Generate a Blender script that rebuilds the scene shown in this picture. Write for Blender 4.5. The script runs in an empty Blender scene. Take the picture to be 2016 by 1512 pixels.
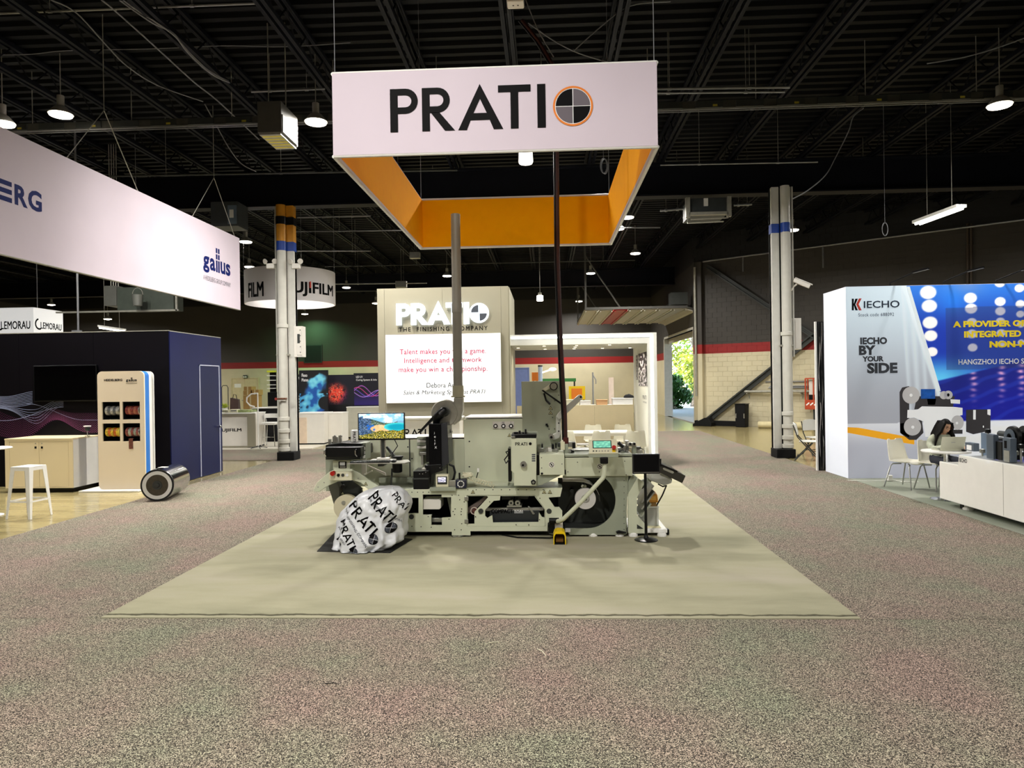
import bpy, math, random, bmesh
from mathutils import Vector, Matrix, noise
from mathutils.bvhtree import BVHTree

random.seed(7)
S = bpy.context.scene
COL = S.collection
PI = math.pi

# ---------------------------------------------------------------- camera
CAM = Vector((0.0, 0.0, 1.9))
FPX = 1377.7
YAW, PIT, ROL = 0.0482, 0.003, -0.0148
_fw = Vector((-math.sin(YAW) * math.cos(PIT), math.cos(YAW) * math.cos(PIT), -math.sin(PIT)))
_rt = Vector((math.cos(YAW), math.sin(YAW), 0))
_up = _rt.cross(_fw)
_r2 = _rt * math.cos(ROL) + _up * math.sin(ROL)
_u2 = -_rt * math.sin(ROL) + _up * math.cos(ROL)
cd = bpy.data.cameras.new('camera')
cam = bpy.data.objects.new('camera', cd)
COL.objects.link(cam)
cd.sensor_fit = 'HORIZONTAL'
cd.sensor_width = 36.0
cd.lens = 36.0 * FPX / 2016.0
cd.clip_end = 300
M3 = Matrix((_r2, _u2, -_fw)).transposed()
cam.matrix_world = Matrix.Translation(CAM) @ M3.to_4x4()
S.camera = cam

# ---------------------------------------------------------------- exposure, sky, sun
S.view_settings.view_transform = 'Standard'
S.view_settings.look = 'None'
S.view_settings.exposure = -0.03
S.view_settings.gamma = 1.0
S.view_settings.use_curve_mapping = False
S.cycles.max_bounces = 8
S.cycles.diffuse_bounces = 4
S.cycles.glossy_bounces = 4
S.cycles.sample_clamp_indirect = 6.0
w = bpy.data.worlds.new('sky')
S.world = w
w.use_nodes = True
_nt = w.node_tree
_sky = _nt.nodes.new('ShaderNodeTexSky')
_sky.sky_type = 'NISHITA'
_sky.sun_disc = False
_sky.sun_elevation = math.radians(48)
_sky.sun_rotation = math.radians(200)
_nt.links.new(_sky.outputs[0], _nt.nodes['Background'].inputs[0])
_nt.nodes['Background'].inputs[1].default_value = 1.3
sd = bpy.data.lights.new('sun', 'SUN')
sd.energy = 15.0
sd.angle = 0.01
sun = bpy.data.objects.new('sun', sd)
COL.objects.link(sun)
sun.rotation_euler = (math.radians(38), math.radians(18), 0)

HALL_W = 205.0      # power of one high bay lamp

# ---------------------------------------------------------------- pixel helpers (points of the photograph on real planes)
def ray(px, py):
    return _fw + _r2 * ((px - 1008.0) / FPX) + _u2 * ((756.0 - py) / FPX)
def at(px, py, Y):
    d = ray(px, py)
    return CAM + d * (Y / d.y)
def atx(px, py, X):
    d = ray(px, py)
    return CAM + d * (X / d.x)
def fl(px, py, z=0.0):
    d = ray(px, py)
    return CAM + d * ((z - CAM.z) / d.z)
def xz(px, py, Y):
    p = at(px, py, Y)
    return (p.x, p.z)

# ---------------------------------------------------------------- materials
def lin(c):
    return tuple(((v / 12.92) if v <= 0.04045 else ((v + 0.055) / 1.055) ** 2.4) for v in c)
def hx(h):
    h = h.lstrip('#')
    return lin(tuple(int(h[i:i + 2], 16) / 255 for i in (0, 2, 4)))
MATS = {}
def mat(name, col, rough=0.5, metal=0.0, var=0.06, scale=6.0, bump=0.0, bscale=80.0, spec=0.5, emit=0.0, alpha=1.0, trans=0.0, coat=0.0):
    m = bpy.data.materials.new(name)
    MATS[name] = m
    m.use_nodes = True
    nt = m.node_tree
    b = nt.nodes['Principled BSDF']
    c = hx(col) if isinstance(col, str) else col
    b.inputs['Roughness'].default_value = rough
    b.inputs['Metallic'].default_value = metal
    b.inputs['Specular IOR Level'].default_value = spec
    b.inputs['Coat Weight'].default_value = coat
    if trans:
        b.inputs['Transmission Weight'].default_value = trans
    if alpha < 1:
        b.inputs['Alpha'].default_value = alpha
    if emit:
        b.inputs['Emission Color'].default_value = (*c, 1)
        b.inputs['Emission Strength'].default_value = emit
    tc = nt.nodes.new('ShaderNodeTexCoord')
    if var:
        n = nt.nodes.new('ShaderNodeTexNoise')
        n.inputs['Scale'].default_value = scale
        n.inputs['Detail'].default_value = 3
        nt.links.new(tc.outputs['Object'], n.inputs['Vector'])
        r = nt.nodes.new('ShaderNodeMapRange')
        r.inputs['From Min'].default_value = 0.3
        r.inputs['From Max'].default_value = 0.7
        r.inputs['To Min'].default_value = 1 - var
        r.inputs['To Max'].default_value = 1 + var
        nt.links.new(n.outputs['Fac'], r.inputs['Value'])
        x = nt.nodes.new('ShaderNodeVectorMath')
        x.operation = 'SCALE'
        x.inputs[0].default_value = c
        nt.links.new(r.outputs[0], x.inputs['Scale'])
        nt.links.new(x.outputs[0], b.inputs['Base Color'])
    else:
        b.inputs['Base Color'].default_value = (*c, 1)
    if bump:
        n2 = nt.nodes.new('ShaderNodeTexNoise')
        n2.inputs['Scale'].default_value = bscale
        n2.inputs['Detail'].default_value = 2
        nt.links.new(tc.outputs['Object'], n2.inputs['Vector'])
        bp = nt.nodes.new('ShaderNodeBump')
        bp.inputs['Strength'].default_value = bump
        bp.inputs['Distance'].default_value = 0.01
        nt.links.new(n2.outputs['Fac'], bp.inputs['Height'])
        nt.links.new(bp.outputs[0], b.inputs['Normal'])
    return m
def emis(name, col, strength):
    m = bpy.data.materials.new(name)
    MATS[name] = m
    m.use_nodes = True
    nt = m.node_tree
    nt.nodes.remove(nt.nodes['Principled BSDF'])
    e = nt.nodes.new('ShaderNodeEmission')
    e.inputs[0].default_value = (*(hx(col) if isinstance(col, str) else col), 1)
    e.inputs[1].default_value = strength
    nt.links.new(e.outputs[0], nt.nodes['Material Output'].inputs[0])
    return m
def printmat(name, rough=0.5, emit=0.0, gain=1.0):
    """flat print or screen: colour comes from the mesh's own print colours"""
    m = bpy.data.materials.new(name)
    MATS[name] = m
    m.use_nodes = True
    nt = m.node_tree
    b = nt.nodes['Principled BSDF']
    b.inputs['Roughness'].default_value = rough
    a = nt.nodes.new('ShaderNodeVertexColor')
    a.layer_name = 'print'
    nt.links.new(a.outputs[0], b.inputs['Base Color'])
    if emit:
        nt.links.new(a.outputs[0], b.inputs['Emission Color'])
        b.inputs['Emission Strength'].default_value = emit
    return m

mach = mat('machine_paint', '#cfd3bb', 0.42, var=0.04, scale=3)
machd = mat('machine_paint_grey', '#9aa08e', 0.45, var=0.05, scale=3)
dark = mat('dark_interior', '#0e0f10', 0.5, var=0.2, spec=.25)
dgrey = mat('dark_grey_metal', '#3a3d3b', 0.45, 0.3, var=0.1)
black = mat('black_plastic', '#07080a', 0.35, var=0.1, spec=.3)
blackm = mat('black_matte', '#0b0b0d', 0.7, var=0.15, spec=.25)
chrome = mat('chrome', '#d8dadb', 0.12, 1.0, var=0.03)
steel = mat('brushed_steel', '#a9aaa6', 0.32, 0.9, var=0.08, scale=14)
galv = mat('galvanised_steel', '#a3a196', 0.38, 0.4, var=0.12, scale=9)
white = mat('white_paint', '#e9e8e3', 0.4, var=0.02)
whitel = mat('white_laminate', '#e6e2da', 0.35, var=0.02)
cream = mat('cream_plastic', '#d9d5b8', 0.4, var=0.03)
yellow = mat('yellow_plastic', '#e8c400', 0.4, var=0.04)
orange = mat('orange_fabric', '#ffac00', 0.85, var=0.03, bump=0.05, bscale=300, spec=.1)
signwhite = mat('white_stretch_fabric', '#d2c5d1', 0.75, var=0.03, scale=1.2, bump=0.04, bscale=400)
red = mat('red_plastic', '#a81208', 0.35, var=0.05)
inkb = mat('black_ink', '#0b0a0c', 0.6, var=0, spec=.08)
inknavy = mat('navy_ink', '#0d1c5c', 0.55, var=0, spec=.08)
inkgrey = mat('grey_ink', '#6d666d', 0.6, var=0, spec=.08)
inkdgrey = mat('dark_grey_ink', '#4a4e57', 0.6, var=0.1, spec=.08)
inkred = mat('red_ink', '#d8402f', 0.6, var=0)
inkyel = mat('yellow_ink', '#ffe21c', 0.6, var=0)
inkwhite = mat('white_ink', '#f4f4f4', 0.6, var=0)
inkorange = mat('orange_ink', '#e07a12', 0.6, var=0)
ceilblack = mat('ceiling_black_paint', '#08090c', 0.75, var=0.25, scale=2, spec=.2)
joistm = mat('joist_dark_paint', '#070912', 0.6, var=0.2, scale=3, spec=.2)
pipem = mat('grey_conduit', '#8d8f92', 0.4, 0.6, var=0.1)
cablem = mat('grey_cable', '#77787c', 0.6, var=0.1)
lampglow = emis('lamp_glow', '#fff3dc', 14.0)
lampwhite = mat('lamp_reflector', '#c9c6bd', 0.35, 0.3, var=0.05)
navy = mat('navy_panel', '#0a1140', 0.4, var=0.12, scale=1, spec=.25)
navydark = mat('black_navy_panel', '#060409', 0.45, var=0.2, scale=1, spec=.15)
rubber = mat('rubber', '#151515', 0.8, var=0.1)
woodp = mat('pale_panel', '#cbbfa2', 0.55, var=0.04, scale=3)
PR = printmat('print')
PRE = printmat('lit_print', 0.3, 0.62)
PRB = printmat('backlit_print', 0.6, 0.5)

# ---------------------------------------------------------------- mesh builder
class MB:
    def __init__(self):
        self.v = []
        self.f = []
    def add(self, vs, fs):
        o = len(self.v)
        self.v += [Vector(p) for p in vs]
        self.f += [tuple(i + o for i in f) for f in fs]
        return self
    def box(self, x0, x1, y0, y1, z0, z1):
        return self.add([(x0, y0, z0), (x1, y0, z0), (x1, y1, z0), (x0, y1, z0), (x0, y0, z1), (x1, y0, z1), (x1, y1, z1), (x0, y1, z1)],
                        [(0, 3, 2, 1), (4, 5, 6, 7), (0, 1, 5, 4), (1, 2, 6, 5), (2, 3, 7, 6), (3, 0, 4, 7)])
    def obox(self, c, ux, uy, uz):
        """box from a centre and three half-axis vectors"""
        c, ux, uy, uz = Vector(c), Vector(ux), Vector(uy), Vector(uz)
        vs = [c + ux * a + uy * b + uz * d for d in (-1, 1) for a, b in ((-1, -1), (1, -1), (1, 1), (-1, 1))]
        return self.add(vs, [(0, 3, 2, 1), (4, 5, 6, 7), (0, 1, 5, 4), (1, 2, 6, 5), (2, 3, 7, 6), (3, 0, 4, 7)])
    def pbox(self, x0, y0, x1, y1, Y, Y2):
        """box whose front face spans two photo points at depth Y, going back to Y2"""
        a, b = at(x0, y1, Y), at(x1, y0, Y)
        return self.box(a.x, b.x, Y, Y2, a.z, b.z)
    def prism(self, pts, f, d0, d1):
        """2D polygon (a,b) mapped by f(a,b,d) between depths d0 and d1"""
        n = len(pts)
        vs = [f(a, b, d0) for a, b in pts] + [f(a, b, d1) for a, b in pts]
        fs = [tuple(range(n)), tuple(range(2 * n - 1, n - 1, -1))] + [(i, i + n, (i + 1) % n + n, (i + 1) % n) for i in range(n)]
        return self.add(vs, fs)
    def pprism(self, pts, Y, Y2):
        q = [xz(a, b, Y) for a, b in pts]
        return self.prism(q, lambda a, b, d: (a, d, b), Y, Y2)
    def plate(self, loops, f, d0, d1, grow=0.0):
        """filled 2D loops (outer + holes) with thickness"""
        cu = bpy.data.curves.new('t', 'CURVE')
        cu.dimensions = '2D'
        cu.fill_mode = 'BOTH'
        cu.extrude = 0.5
        cu.offset = grow
        for lp in loops:
            sp = cu.splines.new('POLY')
            sp.points.add(len(lp) - 1)
            for i, (a, b) in enumerate(lp):
                sp.points[i].co = (a, b, 0, 1)
            sp.use_cyclic_u = True
        ob = bpy.data.objects.new('t', cu)
        me = bpy.data.meshes.new_from_object(ob)
        vs = [f(p.co.x, p.co.y, d0 + (p.co.z + 0.5) * (d1 - d0)) for p in me.vertices]
        fs = [tuple(p.vertices) for p in me.polygons]
        bpy.data.objects.remove(ob)
        bpy.data.curves.remove(cu)
        bpy.data.meshes.remove(me)
        return self.add(vs, fs)
    def pplate(self, loops, Y, Y2):
        q = [[xz(a, b, Y) for a, b in lp] for lp in loops]
        return self.plate(q, lambda a, b, d: (a, d, b), Y, Y2)
    def cyl(self, p0, p1, r0, r1=None, n=16, cap=True):
        p0, p1 = Vector(p0), Vector(p1)
        r1 = r0 if r1 is None else r1
        d = (p1 - p0).normalized()
        u = d.orthogonal().normalized()
        v = d.cross(u)
        vs = []
        for p, r in ((p0, r0), (p1, r1)):
            vs += [p + (u * math.cos(2 * PI * i / n) + v * math.sin(2 * PI * i / n)) * r for i in range(n)]
        fs = [(i, (i + 1) % n, n + (i + 1) % n, n + i) for i in range(n)]
        if cap:
            fs += [tuple(range(n - 1, -1, -1)), tuple(range(n, 2 * n))]
        return self.add(vs, fs)
    def lathe(self, prof, c, axis=(0, 0, 1), n=24):
        """prof: list of (radius, distance along axis)"""
        c, d = Vector(c), Vector(axis).normalized()
        u = d.orthogonal().normalized()
        v = d.cross(u)
        vs, fs = [], []
        for r, h in prof:
            r = max(r, 1e-4)
            vs += [c + d * h + (u * math.cos(2 * PI * i / n) + v * math.sin(2 * PI * i / n)) * r for i in range(n)]
        for k in range(len(prof) - 1):
            fs += [(k * n + i, k * n + (i + 1) % n, (k + 1) * n + (i + 1) % n, (k + 1) * n + i) for i in range(n)]
        q = (len(prof) - 1) * n
        if abs(prof[0][0] - prof[-1][0]) < 1e-6 and prof[0][0] > .012:      # a ring: close it on itself
            if abs(prof[0][1] - prof[-1][1]) > 1e-6:
                fs += [(q + i, q + (i + 1) % n, (i + 1) % n, i) for i in range(n)]
        else:
            fs += [tuple(range(n - 1, -1, -1)), tuple(range(q, q + n))]
        return self.add(vs, fs)
    def tube(self, path, r, n=8, cyc=False):
        path = [Vector(p) for p in path]
        m = len(path)
        vs, fs = [], []
        prev = None
        for k in range(m):
            t = (path[min(k + 1, m - 1)] - path[max(k - 1, 0)])
            if t.length < 1e-9:
                t = Vector((0, 0, 1))
            t.normalize()
            if prev is None:
                u = t.orthogonal().normalized()
            else:
                u = (prev - t * prev.dot(t))
                u = u.normalized() if u.length > 1e-6 else t.orthogonal().normalized()
            prev = u
            v = t.cross(u)
            rr = r[k] if isinstance(r, (list, tuple)) else r
            vs += [path[k] + (u * math.cos(2 * PI * i / n) + v * math.sin(2 * PI * i / n)) * rr for i in range(n)]
        for k in range(m - 1):
            fs += [(k * n + i, k * n + (i + 1) % n, (k + 1) * n + (i + 1) % n, (k + 1) * n + i) for i in range(n)]
        fs += [tuple(range(n - 1, -1, -1)), tuple(range((m - 1) * n, m * n))]
        return self.add(vs, fs)
    def ell(self, c, rx, ry, rz, n=16, m=10):
        vs, fs = [], []
        c = Vector(c)
        for j in range(m + 1):
            a = PI * j / m
            s = max(math.sin(a), 1e-3)
            vs += [c + Vector((rx * s * math.cos(2 * PI * i / n), ry * s * math.sin(2 * PI * i / n), rz * math.cos(a))) for i in range(n)]
        for j in range(m):
            fs += [(j * n + i, (j + 1) * n + i, (j + 1) * n + (i + 1) % n, j * n + (i + 1) % n) for i in range(n)]
        return self.add(vs, fs)
    def build(self, name, m, parent=None, bevel=0.0, smooth=False, recalc=True, seg=2, label=None):
        me = bpy.data.meshes.new(name)
        off = rootloc(parent) if parent else Vector((0, 0, 0))
        me.from_pydata([p - off for p in self.v], [], self.f)
        if recalc:
            bm = bmesh.new()
            bm.from_mesh(me)
            bmesh.ops.recalc_face_normals(bm, faces=bm.faces)
            bm.to_mesh(me)
            bm.free()
        if isinstance(m, (list, tuple)):
            for q in m:
                me.materials.append(q)
        else:
            me.materials.append(m)
        if smooth:
            for p in me.polygons:
                p.use_smooth = True
            me.set_sharp_from_angle(angle=math.radians(38))
        o = bpy.data.objects.new(name, me)
        COL.objects.link(o)
        if parent:
            o.parent = parent
        if bevel:
            b = o.modifiers.new('bevel', 'BEVEL')
            b.width = bevel
            b.segments = seg
            b.limit_method = 'ANGLE'
            b.angle_limit = math.radians(40)
        if label:
            o['label'] = label
        return o
def rootloc(o):
    while o.parent:
        o = o.parent
    return o.location.copy()
def tag(o, label, cat, group=None, kind=None):
    o['label'] = label
    o['category'] = cat
    if group:
        o['group'] = group
    if kind:
        o['kind'] = kind
    return o
def thing(name, label, cat, loc, group=None):
    o = bpy.data.objects.new(name, None)
    o.empty_display_size = 0.1
    o.location = Vector(loc)
    COL.objects.link(o)
    return tag(o, label, cat, group)
def struct(mb, name, m, parent=None, **k):
    o = mb.build(name, m, parent, **k)
    if not parent:
        o['kind'] = 'structure'
    return o
def copy_tree(o, loc, rz=None, label=None, parent=None):
    c = o.copy()
    COL.objects.link(c)
    if parent:
        c.parent = parent
    else:
        c.location = Vector(loc)
        if rz is not None:
            c.rotation_euler = (0, 0, rz)
        if label:
            c['label'] = label
    for ch in list(o.children):
        copy_tree(ch, None, parent=c)
    return c

# ---------------------------------------------------------------- lettering
def text_mesh(s, bold=0.0, shear=0.0, spacing=1.0, res=3):
    cu = bpy.data.curves.new('t', 'FONT')
    cu.body = s
    smear = bold if 'M' in s else 0
    cu.offset = 0 if smear else bold
    cu.shear = shear
    cu.space_character = spacing
    cu.resolution_u = res
    cu.fill_mode = 'FRONT'
    cu.align_x = 'LEFT'
    ob = bpy.data.objects.new('t', cu)
    me = bpy.data.meshes.new_from_object(ob)
    vs = [(p.co.x, p.co.y) for p in me.vertices]
    fs = [tuple(p.vertices) for p in me.polygons]
    if smear:       # thicken by overlapping copies: the curve offset would cross itself in an M
        v0, f0 = vs, fs
        vs, fs = [], []
        for k, (a, b) in enumerate(((-1, -.7), (1, -.7), (-1, .7), (1, .7), (0, 0))):
            fs += [tuple(i + len(vs) for i in f) for f in f0]
            vs += [(x + a * smear, y + b * smear, k * .0005) for x, y in v0]
    bpy.data.objects.remove(ob)
    bpy.data.curves.remove(cu)
    bpy.data.meshes.remove(me)
    return vs, fs
def text_on(mb, s, P, U, V, wid=None, hei=None, bold=0.0, shear=0.0, spacing=1.0, off=0.002, center=False, res=3):
    """flat letters: P lower-left corner, U right, V up (unit vectors)"""
    vs, fs = text_mesh(s, bold, shear, spacing, res)
    if not vs:
        return mb
    x0 = min(v[0] for v in vs); x1 = max(v[0] for v in vs)
    y0 = min(v[1] for v in vs); y1 = max(v[1] for v in vs)
    sx = wid / (x1 - x0) if wid else None
    sy = hei / (y1 - y0) if hei else None
    sx = sx or sy
    sy = sy or sx
    P, U, V = Vector(P), Vector(U), Vector(V)
    N = U.cross(V).normalized()
    if center:
        P = P - U * (sx * (x1 - x0) / 2)
    mb.add([P + U * ((v[0] - x0) * sx) + V * ((v[1] - y0) * sy) + N * (off + (v[2] if len(v) > 2 else 0)) for v in vs], fs)
    return mb
def ptext(mb, s, x0, y0, x1, y1, Y, **k):
    """letters filling the photo box x0..x1, y0(top)..y1(bottom) on a plane facing the camera at depth Y"""
    ym = (y0 + y1) / 2
    P = at(x0, y1, Y); Q = at(x1, y1, Y); T = at((x0 + x1) / 2, y0, Y); B = at((x0 + x1) / 2, y1, Y)
    P.z = B.z
    return text_on(mb, s, P, (1, 0, 0), (0, 0, 1), wid=Q.x - P.x, hei=T.z - B.z, **k)
def arc(cx, cy, r, a0, a1, n):
    return [(cx + r * math.cos(math.radians(a0 + (a1 - a0) * i / n)), cy + r * math.sin(math.radians(a0 + (a1 - a0) * i / n))) for i in range(n + 1)]
def prati_glyphs():
    g = []
    P = [[(0, 0), (.18, 0), (.18, .42), (.36, .42)] + arc(.36, .71, .29, -90, 90, 12)[1:] + [(0, 1.0)],
         [(.18, .57), (.36, .57)] + arc(.36, .71, .14, -90, 90, 8)[1:] + [(.18, .85)]]
    g.append((0, [P]))
    g.append((.745, [P, [[(.2, .43), (.4, .43), (.76, 0), (.53, 0)]]]))
    g.append((1.58, [[[(0, 0), (.2, 0), (.29, .22), (.73, .22), (.82, 0), (1.04, 0), (.51, 1.05)], [(.355, .38), (.51, .71), (.665, .38)]]]))
    g.append((2.51, [[[(0, .84), (.285, .84), (.285, 0), (.465, 0), (.465, .84), (.75, .84), (.75, 1), (0, 1)]]]))
    g.append((3.41, [[[(0, 0), (.19, 0), (.19, 1), (0, 1)]]]))
    return g
def prati_letters(mb, P, U, V, h, thick=0.004, grow=0.0):
    P, U, V = Vector(P), Vector(U), Vector(V)
    N = U.cross(V).normalized()
    for dx, pieces in prati_glyphs():
        for loops in pieces:
            mb.plate([[(a + dx, b) for a, b in lp] for lp in loops], lambda a, b, d: P + U * (a * h) + V * (b * h) + N * d, 0.001, thick, grow)
    return mb
def sector(mb, C, U, V, r, a0, a1, thick=0.004, r0=0.0, n=10):
    C, U, V = Vector(C), Vector(U), Vector(V)
    N = U.cross(V).normalized()
    pts = arc(0, 0, r, a0, a1, n)
    pts += arc(0, 0, r0, a1, a0, n) if r0 else [(0, 0)]
    if r0 and abs(a1 - a0) >= 359:
        o = arc(0, 0, r, 0, 360, n)[:-1]
        i = arc(0, 0, r0, 0, 360, n)[:-1]
        m = len(o)
        f = lambda p, d: C + U * p[0] + V * p[1] + N * d
        vs = [f(p, thick) for p in o] + [f(p, thick) for p in i]
        mb.add(vs, [(k, (k + 1) % m, m + (k + 1) % m, m + k) for k in range(m)])
        return mb
    mb.prism(pts, lambda a, b, d: C + U * a + V * b + N * d, 0.001, thick)
    return mb
def target_logo(parent, C, U, V, r, ring=None, qa=None, qb=None, wh=None, thick=0.004):
    if ring:
        sector(MB(), C, U, V, r, 0, 360, thick, r * .9, 40).build('logo_ring', ring, parent)
    if wh:
        sector(MB(), C, U, V, r * .9, 0, 359.9, thick * .5, 0, 40).build('logo_disc', wh, parent)
    k = .84 if wh else .86
    g = .02 * r
    mb = MB()
    for a, sx, sy in ((90, -1, 1), (270, 1, -1)):
        sector(mb, Vector(C) + Vector(U) * sx * g + Vector(V) * sy * g, U, V, r * k, a, a + 90, thick)
    mb.build('logo_quarter', qa, parent)
    if qb:
        mb = MB()
        for a, sx, sy in ((0, 1, 1), (180, -1, -1)):
            sector(mb, Vector(C) + Vector(U) * sx * g + Vector(V) * sy * g, U, V, r * k, a, a + 90, thick)
        mb.build('logo_quarter', qb, parent)
def print_grid(name, P, U, V, wid, hei, nx, ny, fn, m, parent, off=0.003, label=None):
    """flat printed sheet: fn(u,v)->(r,g,b) sRGB, v up"""
    P, U, V = Vector(P), Vector(U), Vector(V)
    N = U.cross(V).normalized()
    mb = MB()
    vs = [P + U * (wid * i / nx) + V * (hei * j / ny) + N * off for j in range(ny + 1) for i in range(nx + 1)]
    fs = [(j * (nx + 1) + i, j * (nx + 1) + i + 1, (j + 1) * (nx + 1) + i + 1, (j + 1) * (nx + 1) + i) for j in range(ny) for i in range(nx)]
    mb.add(vs, fs)
    o = mb.build(name, m, parent, recalc=False, label=label)
    ca = o.data.color_attributes.new('print', 'FLOAT_COLOR', 'POINT')
    buf = []
    for j in range(ny + 1):
        for i in range(nx + 1):
            c = lin(tuple(min(1, max(0, q)) for q in fn(i / nx, j / ny)))
            buf += [c[0], c[1], c[2], 1]
    ca.data.foreach_set('color', buf)
    return o
def mixc(a, b, t):
    t = max(0, min(1, t))
    return tuple(a[i] * (1 - t) + b[i] * t for i in range(3))
def sst(a, b, x):
    t = max(0, min(1, (x - a) / (b - a)))
    return t * t * (3 - 2 * t)
def nz(x, y, z=0.0):
    return noise.noise((x, y, z))
XU, ZU, YU = Vector((1, 0, 0)), Vector((0, 0, 1)), Vector((0, 1, 0))
# ================================================================ SETTING
def node_mat(name, rough=0.9):
    m = bpy.data.materials.new(name)
    m.use_nodes = True
    nt = m.node_tree
    b = nt.nodes['Principled BSDF']
    b.inputs['Roughness'].default_value = rough
    return m, nt, b, nt.nodes.new('ShaderNodeTexCoord')
def N(nt, t, **k):
    n = nt.nodes.new(t)
    for a, v in k.items():
        if a.startswith('i_'):
            n.inputs[a[2:].replace('_', ' ')].default_value = v
        else:
            setattr(n, a, v)
    return n
def ramp(nt, stops):
    r = nt.nodes.new('ShaderNodeValToRGB')
    e = r.color_ramp.elements
    while len(e) < len(stops):
        e.new(0.5)
    for q, (p, c) in zip(e, stops):
        q.position = p
        q.color = (*(hx(c) if isinstance(c, str) else c), 1)
    return r
def speckle(name, stops, scale, tint=('#ffffff', '#ffffff'), tscale=0.7, rough=0.95, bump=0.5):
    m, nt, b, tc = node_mat(name, rough)
    n1 = N(nt, 'ShaderNodeTexNoise', i_Scale=scale, i_Detail=2.0, i_Roughness=0.75)
    nt.links.new(tc.outputs['Object'], n1.inputs['Vector'])
    n0 = N(nt, 'ShaderNodeTexNoise', i_Scale=scale * .45, i_Detail=2.0, i_Roughness=0.8)
    nt.links.new(tc.outputs['Object'], n0.inputs['Vector'])
    av = N(nt, 'ShaderNodeMix', data_type='FLOAT')
    av.inputs[0].default_value = .32
    nt.links.new(n1.outputs['Fac'], av.inputs[2])
    nt.links.new(n0.outputs['Fac'], av.inputs[3])
    r = ramp(nt, stops)
    nt.links.new(av.outputs[0], r.inputs[0])
    n2 = N(nt, 'ShaderNodeTexNoise', i_Scale=tscale, i_Detail=4.0, i_Roughness=0.6)
    nt.links.new(tc.outputs['Object'], n2.inputs['Vector'])
    r2 = ramp(nt, [(0.35, tint[0]), (0.65, tint[1])])
    nt.links.new(n2.outputs['Fac'], r2.inputs[0])
    mx = N(nt, 'ShaderNodeMix', data_type='RGBA', blend_type='MULTIPLY')
    mx.inputs[0].default_value = 1.0
    nt.links.new(r.outputs[0], mx.inputs[6])
    nt.links.new(r2.outputs[0], mx.inputs[7])
    nt.links.new(mx.outputs[2], b.inputs['Base Color'])
    bp = N(nt, 'ShaderNodeBump', i_Strength=bump, i_Distance=0.004)
    nt.links.new(n1.outputs['Fac'], bp.inputs['Height'])
    nt.links.new(bp.outputs[0], b.inputs['Normal'])
    return m
CARPET = speckle('aisle_carpet_pile', [(0.425, '#060504'), (0.482, '#2c2722'), (0.524, '#7f766c'), (0.568, '#dcd6cc')], 205.0, ('#f6ddd6', '#dfe8d0'), 0.9)
def concrete(name, c1, c2, rough, sc=0.5):
    m, nt, b, tc = node_mat(name, rough)
    mp = N(nt, 'ShaderNodeMapping')
    mp.inputs['Scale'].default_value = (0.6, 2.2, 1)
    nt.links.new(tc.outputs['Object'], mp.inputs[0])
    n1 = N(nt, 'ShaderNodeTexNoise', i_Scale=sc, i_Detail=8.0, i_Roughness=0.65)
    nt.links.new(mp.outputs[0], n1.inputs['Vector'])
    r = ramp(nt, [(0.30, c1), (0.5, c2), (0.7, c1)])
    nt.links.new(n1.outputs['Fac'], r.inputs[0])
    nt.links.new(r.outputs[0], b.inputs['Base Color'])
    return m
CONC = concrete('polished_concrete', '#776b48', '#a3966a', 0.17, 0.9)
def booth_carpet_mat():
    m, nt, b, tc = node_mat('booth_carpet_pile', 0.95)
    n1 = N(nt, 'ShaderNodeTexNoise', i_Scale=220.0, i_Detail=1.0)
    nt.links.new(tc.outputs['Object'], n1.inputs['Vector'])
    mp = N(nt, 'ShaderNodeMapping')
    mp.inputs['Scale'].default_value = (0.5, 1.6, 1)
    nt.links.new(tc.outputs['Object'], mp.inputs[0])
    n2 = N(nt, 'ShaderNodeTexNoise', i_Scale=0.8, i_Detail=7.0, i_Roughness=0.6)
    nt.links.new(mp.outputs[0], n2.inputs['Vector'])
    r2 = ramp(nt, [(0.3, '#87856c'), (0.5, '#9e9a80'), (0.68, '#a8a18e')])
    nt.links.new(n2.outputs['Fac'], r2.inputs[0])
    r1 = N(nt, 'ShaderNodeMapRange')
    r1.inputs['From Min'].default_value = .3
    r1.inputs['From Max'].default_value = .7
    r1.inputs['To Min'].default_value = .88
    r1.inputs['To Max'].default_value = 1.08
    nt.links.new(n1.outputs['Fac'], r1.inputs[0])
    # the dirty line trodden along the front hem
    sp = N(nt, 'ShaderNodeSeparateXYZ')
    nt.links.new(tc.outputs['Object'], sp.inputs[0])
    n3 = N(nt, 'ShaderNodeTexNoise', i_Scale=6.0, i_Detail=5.0)
    nt.links.new(tc.outputs['Object'], n3.inputs['Vector'])
    ad = N(nt, 'ShaderNodeMath', operation='MULTIPLY_ADD')
    ad.inputs[1].default_value = 0.09
    nt.links.new(n3.outputs['Fac'], ad.inputs[0])
    nt.links.new(sp.outputs['Y'], ad.inputs[2])
    rd = ramp(nt, [(0.0, '#ffffff'), (0.093, '#ffffff'), (0.108, '#57553f'), (0.122, '#6d6a52'), (0.15, '#ffffff')])
    nt.links.new(ad.outputs[0], rd.inputs[0])
    mx = N(nt, 'ShaderNodeMix', data_type='RGBA', blend_type='MULTIPLY')
    mx.inputs[0].default_value = 1.0
    nt.links.new(r2.outputs[0], mx.inputs[6])
    nt.links.new(rd.outputs[0], mx.inputs[7])
    sc = N(nt, 'ShaderNodeVectorMath', operation='SCALE')
    nt.links.new(mx.outputs[2], sc.inputs[0])
    nt.links.new(r1.outputs[0], sc.inputs['Scale'])
    nt.links.new(sc.outputs[0], b.inputs['Base Color'])
    return m
BOOTHC = booth_carpet_mat()
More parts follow.
